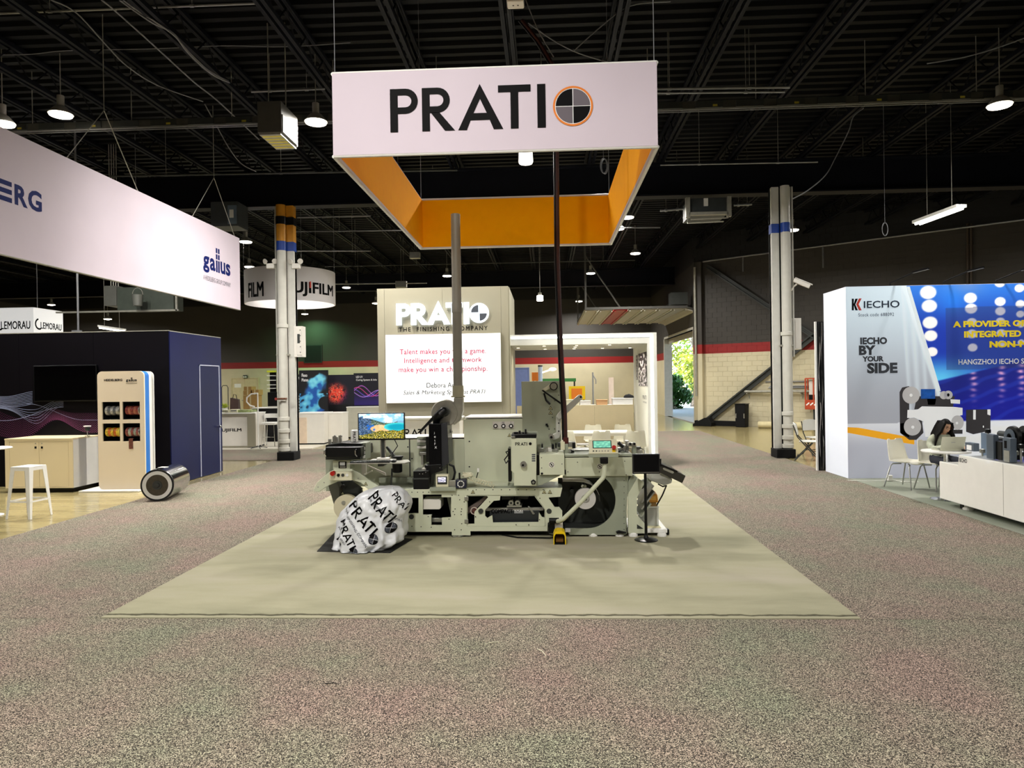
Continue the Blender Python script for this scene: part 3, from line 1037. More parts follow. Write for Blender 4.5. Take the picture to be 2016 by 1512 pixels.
c = at(943, 616, PWY - .03); rr = (at(962, 616, PWY).x - at(923, 616, PWY).x) / 2
sector(MB(), (c.x, PWY - .001, c.z), XU, ZU, rr, 0, 359.9, .03, 0, 40).build('lit_disc', lg, dw)
mb = MB()
for a0, s1, s2 in ((90, -1, 1), (270, 1, -1)):
    sector(mb, (c.x + .012 * s1, PWY - .031, c.z + .012 * s2), XU, ZU, rr * .74, a0, a0 + 90, .004)
mb.build('logo_quarter', inkdgrey, dw)
mb = MB(); ptext(mb, 'THE  FINISHING  COMPANY', 785.5, 643, 960, 651.5, PWY, spacing=1.35, bold=.012); mb.build('lettering', inkb, dw)
a, b = at(762, 793, PWY), at(985.5, 657, PWY)
zsb, zst = at(873, 792, PWY).z, at(873, 658, PWY).z
def scr(u, v):
    if v > .945: return mixc((.97, .88, .99), (1, 1, 1), abs(u - .25) * 2.2)
    return (1, 1, 1)
MB().box(a.x - .01, b.x + .01, PWY - .05, PWY, zsb - .01, zst + .01).build('screen_frame', whitew, dw)
scrm = printmat('wall_screen', .3, .62)
print_grid('screen', (a.x, PWY - .05, zsb), XU, ZU, b.x - a.x, zst - zsb, 8, 30, scr, scrm, dw)
inkpink = mat('crimson_screen_ink', '#b8305c', .5, var=0)
mb = MB()
for s, x0, x1, y0, y1 in (('Talent makes you win a game.', 787, 957, 686, 700), ('Intelligence and teamwork', 796, 949, 703.5, 717), ('make you win a championship.', 785, 960, 721, 735)):
    ptext(mb, s, x0, y0, x1, y1, PWY - .056, spacing=1.05, bold=.012)
mb.build('lettering', inkpink, dw)
mb = MB(); ptext(mb, 'Debora Ant', 840, 753, 900, 763, PWY - .056); ptext(mb, 'Sales & Marketing Specialist PRATI', 794, 767.5, 956, 778.5, PWY - .056, shear=.25); mb.build('lettering', inkb, dw)
# reception counter
RY = 13.6
a, b = at(738, 900, RY), at(905, 851, RY)
rc = thing('reception_counter', 'white reception counter with black letters standing in front of the glowing booth wall', 'counter', ((a.x + b.x) / 2, RY, 0))
MB().box(a.x, b.x, RY, RY + .55, 0.015, at(800, 826, RY).z).build('body', whitel, rc, bevel=.006)
MB().box(a.x - .03, b.x + .03, RY - .05, RY + .6, at(800, 826, RY).z, at(800, 826, RY).z + .035).build('top', white, rc, bevel=.005)
mb = MB(); p = at(785, 860, RY); hp = at(773, 845, RY).z - p.z
prati_letters(mb, (p.x, RY, p.z), XU, ZU, hp); mb.build('lettering', inkb, rc)

# lit portal
PY, PYB = 15.1, 17.5
pr = at(1294.5, 800, PY).x; pi = at(1276, 800, PY).x
pl = px1_ + .02
ptz, piz = at(1200, 656, PY).z, at(1200, 677, PY).z
whitep = mat('white_portal_panel', '#dcdcd4', .5, var=.02)
pt = thing('portal_frame', 'white lit portal of the meeting room beside the glowing booth wall', 'portal', ((pl + pr) / 2, PY, 0))
MB().box(pl, pr, PY, PYB, piz, ptz).build('roof_beam', whitep, pt)
MB().box(pi, pr, PY, PYB, .015, piz).build('side_wall', whitep, pt)
led = emis('led_strip', '#e9f3ff', 9.0)
lz = at(1150, 663, PY).z
lx0 = at(1283, 700, PY).x
MB().box(pl + .02, lx0 + .03, PY - .008, PY, lz - .02, lz + .02).box(lx0 - .02, lx0 + .03, PY - .008, PY, .05, lz).build('led_strip', led, pt)
spots = MB(); rims = MB()
for px, py, Y in ((1071, 672, 15.5), (1135, 672, 15.5), (1200, 670, 15.5), (1073, 683, 17.0), (1130, 683, 17.0), (1186, 681, 17.0), (1240, 680, 17.0), (1132, 677, 16.2), (1020, 679, 16.2)):
    d = ray(px, 672); x = CAM.x + d.x / d.y * Y
    spots.cyl((x, Y, piz - .006), (x, Y, piz - .001), .035, n=10)
    rims.cyl((x, Y, piz - .004), (x, Y, piz - .0005), .055, n=12)
for x, Y in ((-.3, 15.9), (.7, 16.4), (1.7, 15.9)):
    ld = bpy.data.lights.new('downlight', 'AREA'); ld.shape = 'DISK'; ld.size = .08; ld.energy = 16; ld.color = (1, .93, .78); ld.spread = math.radians(150)
    lo = bpy.data.objects.new('downlight_light', ld); COL.objects.link(lo); lo.parent = pt; lo.location = Vector((x, Y, piz - .03)) - pt.location
rims.build('downlight_rim', galv, pt); spots.build('downlight', emis('downlight_glow', '#fff0cc', 12.0), pt)
# printed posters on the room's side wall
def bw(u, v):
    t = nz(u * 5 + 3, v * 9, 2)
    s = .85 if (math.sin(u * 31 + t * 6) > .3) else .12
    return (s, s * .97, s) if v < .5 else ((.15, .1, .14) if t > -.15 else (.8, .78, .8))
WX = pi - .004
def wallposter(y0, y1, z0, z1):
    print_grid('poster', (WX, y1, z0), -YU, ZU, y1 - y0, z1 - z0, 24, 40, bw, PR, pt)
    return
ya, yb = atx(1274, 700, WX).y, atx(1257, 700, WX).y
wallposter(ya + .05, yb, atx(1266, 760, WX).z, atx(1266, 694, WX).z)
wallposter(yb + .12, yb + .42, atx(1252, 748, WX).z, atx(1252, 700, WX).z)
mb = MB()
text_on(mb, 'PRATI', (WX, ya + .75, atx(1262, 785, WX).z), -YU, ZU, wid=.55, hei=.09)
text_on(mb, 'THE FINISHING', (WX, ya + .75, atx(1262, 792, WX).z), -YU, ZU, wid=.6, hei=.04)
mb.build('lettering', inkdgrey, pt)
# half wall at the rear of the room
hz = at(1180, 797, PYB).z
hw = thing('half_wall', 'beige half height wall at the rear of the lit meeting room', 'partition', ((pl + pi) / 2, PYB, 0))
hx0, hx1 = pl + .02, pi - .02
for k in range(3):
    MB().box(hx0 + (hx1 - hx0) * k / 3 + .003, hx0 + (hx1 - hx0) * (k + 1) / 3 - .003, PYB - .08, PYB - .02, .015, hz).build('panel', woodp, hw)

def white_table(name, x0, x1, y0, y1, z, label):
    t = thing(name, label, 'table', ((x0 + x1) / 2, (y0 + y1) / 2, .015))
    MB().box(x0, x1, y0, y1, z - .035, z).build('tabletop', white, t, bevel=.005)
    for x in (x0 + .06, x1 - .06):
        for y in (y0 + .06, y1 - .06):
            MB().box(x - .022, x + .022, y - .022, y + .022, .015, z - .035).build('leg', white, t)
    MB().box(x0 + .05, x1 - .05, y0 + .05, y1 - .05, z - .09, z - .036).build('apron', whitel, t)
    return t
ty = 15.85
tz = .76
a, b = at(1128, 845, ty), at(1246, 845, ty)
white_table('meeting_table', a.x - .35, b.x - .1, ty - .3, ty + .35, tz, 'white meeting table standing in the lit room')
# moulded chair
chairshell = mat('white_moulded_plastic', '#e4e1d2', .35, var=.02)
def shell_chair(label, group):
    t = thing('shell_chair', label, 'chair', (0, 0, 0), group)
    # seat+back cross-section: x across, y back, z up ; sits facing -y
    prof = [(-.21, .425), (-.19, .445), (-.08, .445), (.06, .44), (.15, .445), (.195, .475), (.215, .54), (.235, .64), (.255, .74), (.268, .80), (.27, .82)]
    def half(k): return .215 + .02 * min(1, k / 4) if k < 5 else .235 - .012 * (k - 5)
    mbs, mbb = MB(), MB()
    for rng, m_ in ((range(0, 6), mbs), (range(5, 11), mbb)):
        vs, fs = [], []
        rows = list(rng)
        for th in (0, .014):
            for k in rows:
                y, z = prof[k]
                w_ = half(k)
                for i in range(9):
                    u = i / 4 - 1
                    lift = .03 * u * u if k < 5 else 0
                    fwd = -.05 * u * u if k >= 5 else 0
                    if k == 10: z = .82 - (.035 if abs(u) < .3 else 0)
                    nd = (0, -th) if k < 5 else (th, 0)
                    vs.append((w_ * u, y + fwd + nd[0], z + lift + nd[1]))
        m = len(rows) * 9
        for k in range(len(rows) - 1):
            for i in range(8):
                a_ = k * 9 + i
                fs += [(a_, a_ + 1, a_ + 10, a_ + 9), (m + a_, m + a_ + 9, m + a_ + 10, m + a_ + 1)]
        bd = [i for i in range(9)] + [k * 9 + 8 for k in range(1, len(rows))] + [(len(rows) - 1) * 9 + i for i in range(7, -1, -1)] + [k * 9 for k in range(len(rows) - 2, 0, -1)]
        for i in range(len(bd)):
            p_, q_ = bd[i], bd[(i + 1) % len(bd)]
            fs.append((p_, m + p_, m + q_, q_))
        m_.add(vs, fs)
    mbs.build('seat', chairshell, t, smooth=True)
    mbb.build('backrest', chairshell, t, smooth=True)
    for sx in (-1, 1):
        for fx, fy in ((-.16, -.23), (.16, .26)):
            MB().tube([(sx * .06, fx * .4, .415), (sx * .15, fx * .95, .41), (sx * .185, fx * 1.05, .38), (sx * .235, fy, .012)], .011, 8).build('leg', steel, t, smooth=True)
    return t
G = 'white moulded chairs in the meeting room'
ch0 = shell_chair('white moulded chair tucked at the meeting table beside the dark hanging cable', G)
def put(o, p, rz, z=.015):
    o.location = (p.x, p.y, z); o.rotation_euler = (0, 0, rz)
def rowx(px, Y):
    d = ray(px, 860); return Vector((CAM.x + d.x / d.y * Y, Y, 0))
put(ch0, rowx(1123, 15.25), PI - .5)
for px, Y, rz, lab in ((1178, 15.2, PI + .25, 'white moulded chair at the meeting table, behind the touch panel of the machine'),
                       (1249, 15.2, PI, 'white moulded chair at the meeting table, closest to the lit portal post'),
                       (1169, 16.85, .0, 'white moulded chair at the far side of the meeting table, nearer the hanging cable'),
                       (1229, 16.85, .05, 'white moulded chair at the far side of the meeting table, nearer the postered wall')):
    p = rowx(px, Y)
    copy_tree(ch0, (p.x, p.y, .015), rz, lab)

# ================================================================ DARK NAVY BOOTH
NY = 13.15
nx1 = at(336, 900, NY).x; nzt = at(335, 651, NY).z
nb_ = thing('booth_wall', 'dark navy booth cabin with a printed wave of dots and a flush door', 'booth', (nx1 - 2, NY, 0))
ny1 = atx(436.5, 900, nx1).y
MB().box(nx1 - 9, nx1, NY + .03, ny1, .01, nzt - .02).build('cabin', navydark, nb_)
for k in range(6):
    x1 = nx1 - k * 1.5
    MB().box(x1 - 1.497, x1 - .002, NY, NY + .03, .01, nzt).build('wall_panel', navydark, nb_)
MB().box(nx1, nx1 + .02, NY, ny1, .01, nzt - .01).build('side_panel', navy, nb_)
MB().box(nx1 - 9, nx1 + .01, NY - .005, NY + .01, nzt - .004, nzt + .012).box(nx1, nx1 + .022, NY, ny1, nzt - .012, nzt + .004).build('edge_trim', galv, nb_)
sxp = nx1 + .02
y0, y1 = atx(394, 850, sxp).y, atx(433, 850, sxp).y
zt0 = atx(394, 718, sxp).z
mb = MB()
for (ya, yb, za, zb) in ((y0, y0 + .02, .02, zt0), (y1 - .02, y1, .02, zt0), (y0, y1, zt0 - .02, zt0)):
    mb.box(sxp, sxp + .012, ya, yb, za, zb)
mb.build('door_edge', mat('door_edge_white', '#b9bcd0', .4), nb_)
MB().cyl((sxp, y1 - .12, 1.02), (sxp + .06, y1 - .12, 1.02), .02, n=10).ell((sxp + .07, y1 - .12, 1.02), .02, .035, .035, 10, 6).build('door_knob', chrome, nb_, smooth=True)
# printed wave of lines and dots
wl = MB(); wd_ = MB()
def nwp(px, py): return at(px, py, NY - .002)
def ribbon(mb, pts, w_):
    P = [nwp(*p) for p in pts]
    vs, fs = [], []
    for p in P: vs += [p - ZU * w_, p + ZU * w_]
    fs = [(2 * i, 2 * i + 2, 2 * i + 3, 2 * i + 1) for i in range(len(P) - 1)]
    mb.add(vs, fs)
for k in range(9):
    t = k / 8
    ribbon(wl, [(x, 781 + t * 16 - (9 * (1 - t) + 2) * sst(10, 75, x) + t * 4 * math.sin(x * .05)) for x in range(-260, 68, 6)], .0035)
for k in range(6):
    t = k / 5
    ribbon(wl, [(x, 798 + t * 5 + 22 * math.exp(-((x - 60 - 12 * t) / 38) ** 2) * (.4 + t) - 10 * sst(70, 110, x)) for x in range(-260, 128, 5)], .003)
ribbon(wl, [(x, 828 - 27 * sst(10, 128, x)) for x in range(-260, 129, 5)], .005)
ribbon(wl, [(x, 795 + 32 * sst(55, 165, x)) for x in range(50, 196, 5)], .003)
R = random.Random(3)
for i in range(125):
    for j in range(20):
        x = -230 + i * 3.4
        ridge = 800 + 24 * math.exp(-((x - 40) / 45) ** 2) + 14 * sst(90, 150, x)
        low = 858 - 40 * math.exp(-((x - 108) / 42) ** 2) + 10 * math.sin(x * .02)
        yy = ridge + (low - ridge) * (j / 19)
        if yy < ridge: continue
        p = nwp(x + (j % 2) * 1.6, yy)
        s = .0035 + .0028 * (j / 19)
        wd_.add([p + Vector((-s, 0, -s)), p + Vector((s, 0, -s)), p + Vector((s, 0, s)), p + Vector((-s, 0, s))], [(0, 1, 2, 3)])
o = wl.build('printed_lines', mat('wave_line_ink', '#8b93b4', .5, var=.3, scale=.8), nb_, recalc=False)
o = wd_.build('printed_dots', mat('wave_dot_ink', '#7a3a66', .5, var=.5, scale=.9), nb_, recalc=False); o['kind'] = 'stuff'
# television on the wall
a, b = at(66, 791, NY - .07), at(189, 718, NY - .07)
tv = thing('television', 'large black switched off television mounted on the dark printed wall', 'television', ((a.x + b.x) / 2, NY - .03, a.z))
MB().box(a.x, b.x, NY - .06, NY - .012, a.z, b.z).build('housing', black, tv, bevel=.006)
MB().box(a.x + .02, b.x - .02, NY - .064, NY - .06, a.z + .025, b.z - .02).build('screen', mat('tv_glass', '#020203', .08, var=0), tv)
MB().box(a.x + .3, b.x - .3, NY - .012, NY - .006, a.z + .2, b.z - .2).build('bracket', dgrey, tv)

# low cabinet
KY = 12.35
a, b = at(11, 968, KY), at(142.5, 862, KY)
kx0, kx1, kzt = a.x, b.x, b.z - .004
kb = .085
kab = thing('cabinet', 'cream laminate cabinet with two doors standing before the dark printed wall', 'cabinet', ((kx0 + kx1) / 2, KY, 0))
lam = mat('cream_laminate', '#e6d6b0', .4, var=.03, scale=1)
MB().box(kx0 + .06, kx1 - .06, KY + .08, NY - .05, .005, kb).build('plinth', black, kab)
MB().box(kx0, kx1, KY + .02, NY - .02, kb, kzt - .03).build('body', whitel, kab)
MB().box(kx0 - .005, kx1 + .005, KY - .005, NY - .015, kzt - .028, kzt).build('countertop', lam, kab, bevel=.003)
dx0, dxm, dx1 = at(19, 900, KY).x, at(77, 900, KY).x, at(134.5, 900, KY).x
dz0, dz1 = at(77, 958.5, KY).z, at(77, 870, KY).z
MB().box(kx0, dx0 - .004, KY, KY + .02, kb, kzt - .03).box(dx1 + .004, kx1, KY, KY + .02, kb, kzt - .03).box(dx0 - .004, dx1 + .004, KY, KY + .02, kb, dz0 - .004).box(dx0 - .004, dx1 + .004, KY, KY + .02, dz1 + .004, kzt - .03).build('face_frame', lam, kab)
for x0, x1, px in ((dx0, dxm - .003, 70), (dxm + .003, dx1, 82.5)):
    d = MB().box(x0, x1, KY + .001, KY + .02, dz0, dz1).build('door', lam, kab)
    p = at(px, 881, KY)
    MB().box(p.x - .018, p.x + .018, KY - .004, KY + .001, p.z - .02, p.z + .02).build('latch', inkb, d)
    p = at(px, 873, KY)
    MB().cyl((p.x, KY - .006, p.z), (p.x, KY + .001, p.z), .009, n=10).build('lock', galv, d)
# small card reader on a stem
p = at(172, 852.5, 12.8)
cr = thing('badge_scanner', 'small white topped scanner on a thin stem standing on the cream cabinet', 'scanner', (p.x, 12.8, kzt))
MB().cyl((p.x, 12.8, kzt), (p.x, 12.8, kzt + .01), .045, n=16).cyl((p.x, 12.8, kzt), (p.x, 12.8, kzt + .1), .008, n=8).build('stem', steel, cr)
MB().box(p.x - .035, p.x + .035, 12.77, 12.83, kzt + .1, kzt + .17).build('body', dgrey, cr, bevel=.008)
MB().box(p.x - .05, p.x + .05, 12.76, 12.84, kzt + .175, kzt + .2).build('head', white, cr, bevel=.004)

# roll display kiosk
QY = 12.5
c0, c1 = at(195, 972, QY), at(283, 730, QY)
qx0, qx1, qz0, qz1 = c0.x, c1.x, .03, c1.z
kio = thing('display_kiosk', 'tall cream display panel with rounded corners and four niches of label rolls', 'display', ((qx0 + qx1) / 2, QY, 0))
def rrect(x0, x1, z0, z1, r, n=5):
    return arc(x1 - r, z1 - r, r, 0, 90, n) + arc(x0 + r, z1 - r, r, 90, 180, n) + arc(x0 + r, z0 + r, r, 180, 270, n) + arc(x1 - r, z0 + r, r, 270, 360, n)
holes = []
hpx = [(201, 791, 235.5, 826.5), (241, 790.5, 275, 826), (202, 833.5, 236, 869), (241.5, 833, 275.5, 869)]
for (x0, y0, x1, y1) in hpx:
    p, r_ = at(x0, y1, QY), at(x1, y0, QY)
    holes.append((p.x, r_.x, p.z, r_.z))
kc = mat('kiosk_cream', '#ecdcc2', .4, var=.03, scale=1)
dpt = .28
MB().plate([rrect(qx0, qx1, qz0, qz1, .09)] + [[(h[0], h[2]), (h[1], h[2]), (h[1], h[3]), (h[0], h[3])] for h in holes], lambda a, b, d: (a, d, b), QY, QY + .03).build('front_panel', kc, kio)
MB().prism(rrect(qx0 + .005, qx1 + .03, qz0, qz1 - .005, .09), lambda a, b, d: (a, d, b), QY + .26, QY + dpt).build('rear_panel', white, kio)
bluep = mat('blue_edge', '#1f6fc4', .4, var=.03)
ring_ = rrect(qx0 + .004, qx1 - .004, qz0, qz1 - .004, .088)
inner = rrect(qx0 + .02, qx1 - .02, qz0 + .016, qz1 - .02, .075)
MB().plate([ring_, inner], lambda a, b, d: (a, d, b), QY + .03, QY + .17).build('blue_edge', bluep, kio)
MB().plate([ring_, inner], lambda a, b, d: (a, d, b), QY + .17, QY + .26).build('white_edge', white, kio)
MB().box(qx0 - .28, qx1 - .05, QY - .16, QY + .5, .004, .03).build('base_plate', white, kio, bevel=.004)
mb = MB(); ptext(mb, 'HEIDELBERG', 205, 746, 241, 750.5, QY, bold=.04)
word_gallus(mb, at(248, 751, QY).x, at(269.5, 751, QY).x, at(258, 751, QY).z, at(258, 747, QY).z, Y=QY)
a_, b_ = at(248, 754.4, QY), at(270, 754, QY); mb.box(a_.x, b_.x, QY - .002, QY - .001, a_.z - .003, a_.z + .003)
mb.build('lettering', inkb, kio)
cols = [('#a9a7a2', '#5c5f63'), ('#7c2f2b', '#a9624a'), ('#d8b63a', '#d56c2a'), ('#8c4a44', '#a7b0a2')]
for i, h in enumerate(holes):
    mb = MB().box(h[0], h[1], QY + .24, QY + .25, h[2], h[3]).box(h[0] - .004, h[0], QY + .03, QY + .25, h[2], h[3]).box(h[1], h[1] + .004, QY + .03, QY + .25, h[2], h[3]).box(h[0], h[1], QY + .03, QY + .25, h[2] - .004, h[2]).box(h[0], h[1], QY + .03, QY + .25, h[3], h[3] + .004)
    nc = mb.build('niche', blackm, kio)
    zc = (h[2] + h[3]) / 2; xc = (h[0] + h[1]) / 2
    MB().cyl((h[0], QY + .1, zc), (h[1], QY + .1, zc), .012, n=8).build('axle', black, nc)
    lab = ('roll of silver grey labels in the cream display panel, upper niche nearer the cabinet', 'roll of dark red labels in the cream display panel, upper niche by the blue edge',
           'yellow and orange label roll in the lower niche of the cream display panel', 'label roll with a loose end hanging below the lower niche of the cream display panel')[i]
    rt = thing('label_roll', lab, 'label roll', (xc, QY + .1, zc), 'label rolls in the display panel')
    r = .085
    for k in range(5):
        x0 = h[0] + .04 + k * (h[1] - h[0] - .08) / 5
        sc_ = cols[i][k % 2]
        MB().cyl((x0, QY + .1, zc), (x0 + (h[1] - h[0] - .1) / 5, QY + .1, zc), r * (1 - .05 * (k % 2)), n=18).build('roll', mat('label_%d_%d' % (i, k), sc_, .35, var=.45, scale=40), rt, smooth=True)
    MB().lathe([(.03, 0), (r * 1.05, 0), (r * 1.05, .02), (.03, .02)], (h[1] - .045, QY + .1, zc), XU, 18).build('end_ring', (mat('yellow_ring', '#d6c24a', .4), steel)[0 if i == 2 else 1], rt)
    if i == 3:
        MB().box(xc - .05, xc + .03, QY - .004, QY - .001, h[2] - .14, h[2] + .05).box(xc - .05, xc + .03, QY - .004, QY + .05, h[2] + .05, h[2] + .052).build('loose_end', mat('label_tail', '#6b3a2c', .5, var=.7, scale=50), rt)

# chrome roller on the carpet
p = fl(309, 987, .009)
axd = Vector((-.20, 1.0, 0)).normalized()
rr_ = .265
c = Vector((p.x, p.y + .02, .009 + rr_)) + axd * 0
L = .86
ro_ = thing('chrome_roller', 'polished chrome cylinder lying on the carpet beside the cream display panel', 'roller', (c.x, c.y, .009))
MB().lathe([(rr_ - .02, 0), (rr_, .01), (rr_, L - .01), (rr_ - .02, L)], c, axd, 56).build('shell', chrome, ro_, smooth=True)
MB().lathe([(rr_ - .032, -.012), (rr_ - .004, -.012), (rr_ - .004, .002), (rr_ - .032, .002)], c, axd, 48).build('rubber_rim', rubber, ro_, smooth=True)
MB().lathe([(.175, -.014), (rr_ - .032, -.014), (rr_ - .032, .002), (.175, .002)], c, axd, 48).build('white_ring', white, ro_, smooth=True)
MB().lathe([(.02, -.006), (.19, -.008), (.19, .006), (.02, .006)], c, axd, 40).build('end_disc', mat('end_disc_brown', '#4a4438', .5, .4, var=.15, scale=20), ro_, smooth=True)
MB().lathe([(.001, -.03), (.035, -.03), (.04, -.01), (.075, -.012), (.08, .0), (.001, .0)], c, axd, 24).build('hub', dgrey, ro_, smooth=True)
MB().box(c.x - .12, c.x - .0, c.y + .22, c.y + .36, c.z + rr_ - .003, c.z + rr_ + .001).build('paper_tag', white, ro_)

# white metal stool
def metal_stool(p, rz, label):
    t = thing('metal_stool', label, 'stool', (0, 0, 0))
    H, s, f = .76, .155, .205
    MB().box(-s, s, -s, s, H - .015, H).build('seat', white, t, bevel=.02)
    mb = MB()
    for a in (-1, 1):
        mb.box(-s + .02, s - .02, a * s - (.012 if a > 0 else 0), a * s + (.012 if a < 0 else 0), H - .06, H - .015).box(a * s - (.012 if a > 0 else 0), a * s + (.012 if a < 0 else 0), -s + .02, s - .02, H - .06, H - .015)
    mb.build('apron', white, t)
    for a in (-1, 1):
        for b in (-1, 1):
            top = [(a * s, b * s), (a * (s - .075), b * s), (a * (s - .07), b * (s - .012)), (a * (s - .012), b * (s - .012)), (a * (s - .012), b * (s - .07)), (a * s, b * (s - .075))]
            bot = [(a * f, b * f), (a * (f - .035), b * f), (a * (f - .033), b * (f - .008)), (a * (f - .008), b * (f - .008)), (a * (f - .008), b * (f - .033)), (a * f, b * (f - .035))]
            MB().add([(x, y, H - .01) for x, y in top] + [(x, y, 0) for x, y in bot], [(i, (i + 1) % 6, 6 + (i + 1) % 6, 6 + i) for i in range(6)] + [(0, 1, 2, 3, 4, 5), (11, 10, 9, 8, 7, 6)]).build('leg', white, t)
    g_ = .188
    for a in (-1, 1):
        MB().box(-g_, g_, a * g_ - .005, a * g_ + .005, .24, .265).build('footrest', white, t)
        MB().box(a * g_ - .005, a * g_ + .005, -g_, g_, .24, .265).build('footrest', white, t)
    t.location = (p.x, p.y, .003); t.rotation_euler = (0, 0, rz)
    return t
p = fl(58, 1018)
metal_stool(p, math.radians(-6), 'white metal stool with splayed legs on the concrete before the cream cabinet')
# bar table edge beside it
p = fl(-22, 1016)
bt = thing('bar_table', 'white round bar table with a disc foot beside the white metal stool', 'table', (p.x, p.y, .003))
ztp = at(0, 881, p.y).z
MB().lathe([(.01, 0), (.3, .0), (.31, .012), (.3, .025), (.01, .025)], (p.x, p.y, ztp - .025), n=40).build('tabletop', white, bt, smooth=True)
MB().lathe([(.19, 0), (.19, .01), (.06, .04), (.03, .12), (.025, .5), (.025, ztp - .026)], (p.x, p.y, .003), n=28).build('pedestal', white, bt, smooth=True)
# ================================================================ BOOTH BY THE BACK WALL (counters, posters, stools)
FZ = .031
def counter(name, x0, y0, x1, y1, Y, dep, m, label, frame=None, txt=None, door=None):
    a, b = at(x0, y1, Y), at(x1, y0, Y)
    t = thing(name, label, 'counter', ((a.x + b.x) / 2, Y, FZ))
    MB().box(a.x, b.x, Y + (.06 if frame else 0), Y + dep, FZ + .04, b.z - .03).build('body', m, t)
    MB().box(a.x + .03, b.x - .03, Y + .05, Y + dep - .03, FZ, FZ + .04).build('plinth', blackm, t)
    MB().box(a.x - .01, b.x + .01, Y - .01, Y + dep + .01, b.z - .03, b.z).build('top', white, t)
    if frame:
        MB().box(b.x - .24, b.x, Y, Y + .06, FZ + .02, b.z - .03).box(a.x, b.x - .24, Y, Y + .06, b.z - .09, b.z - .03).box(a.x, b.x - .24, Y, Y + .06, FZ, FZ + .05).build('face_frame', whitew, t)
    if txt:
        mb = MB(); ptext(mb, txt[0], *txt[1:5], Y + .06, bold=.03); mb.build('lettering', inkb, t)
    if door:
        p, r_ = at(door[0], door[3], Y), at(door[2], door[1], Y)
        d = MB().box(p.x, r_.x, Y - .02, Y, p.z, r_.z).build('door', mat('peach_laminate', '#e0cbb4', .4), t)
        MB().cyl((p.x + .06, Y - .03, r_.z - .12), (p.x + .06, Y - .02, r_.z - .12), .02, n=10).build('lock', dgrey, d)
    return t
counter('counter', 418, 812.5, 501.5, 884, 20.75, .8, whitel, 'white framed counter with black lettering by the cross aisle', True, ('FUJIFILM', 431, 843.5, 475.5, 851.5))
counter('counter', 497, 802, 552, 866, 22.8, .7, blackm, 'black fronted counter with a white top behind the white bar stool')
counter('counter', 580, 812.5, 638, 878, 21.6, .9, whitel, 'white counter with a peach door in front of the blue ink cloud poster', door=(581, 822, 604, 873))
counter('counter', 647, 812, 673, 872, 22.0, .7, whitel, 'narrow white counter in front of the red burst poster')
counter('counter', 683, 800, 749, 847, 24.0, .35, mat('grey_laminate', '#b5b3a4', .5), 'pale grey counter in front of the purple wave poster')
# bar stool with a curved back
p = fl(533, 878, FZ)
bs = thing('bar_stool', 'white bar stool with a curved back in front of the black counter', 'stool', (p.x, p.y, FZ))
z_ = lambda y: at(533, y, p.y).z
MB().box(p.x - .21, p.x + .21, p.y - .2, p.y + .2, z_(836), z_(831)).build('seat', white, bs, bevel=.02)
mb = MB()
vs = []
for k in range(9):
    a = math.radians(20 + 140 * k / 8)
    for r in (.24, .22):
        for z in (z_(823), z_(814.5)):
            vs.append((p.x + math.cos(a) * r, p.y - .05 + math.sin(a) * r, z))
fs = []
for k in range(8):
    o = 4 * k
    fs += [(o, o + 4, o + 5, o + 1), (o + 2, o + 3, o + 7, o + 6), (o + 1, o + 5, o + 7, o + 3), (o, o + 2, o + 6, o + 4)]
mb.add(vs, fs).build('backrest', white, bs, smooth=True)
for a in (-1, 1):
    for b in (-1, 1):
        MB().tube([(p.x + a * .16, p.y + b * .15, z_(835)), (p.x + a * .21, p.y + b * .2, FZ)], .013, 6).build('leg', chrome, bs)
    MB().tube([(p.x + a * .17, p.y + .15, z_(833)), (p.x + a * .19, p.y + .1, z_(820))], .01, 6).build('back_support', chrome, bs)
MB().tube([(p.x - .19, p.y - .18, .32), (p.x + .19, p.y - .18, .32)], .01, 6).build('footrest', chrome, bs)
# sample stand with hoop arm
p = fl(509, 882.5, FZ)
st = thing('display_stand', 'thin white pole stand with a bent hoop arm beside the white bar stool', 'stand', (p.x, p.y, FZ))
MB().cyl((p.x, p.y, FZ), (p.x, p.y, z_(773)), .018, n=8).build('pole', white, st)
mb = MB()
for k in range(5):
    a = k * 2 * PI / 5 + .3
    mb.tube([(p.x, p.y, FZ + .06), (p.x + .25 * math.cos(a), p.y + .25 * math.sin(a), FZ + .015)], .012, 5)
mb.build('foot', dgrey, st)
zt_ = z_(774)
MB().tube([(p.x, p.y, zt_), (p.x - .2, p.y, zt_ - .02), (p.x - .33, p.y, zt_ - .12), (p.x - .34, p.y, zt_ - .25), (p.x - .24, p.y, zt_ - .36), (p.x - .1, p.y, zt_ - .4)], .022, 6).build('hoop_arm', white, st, smooth=True)
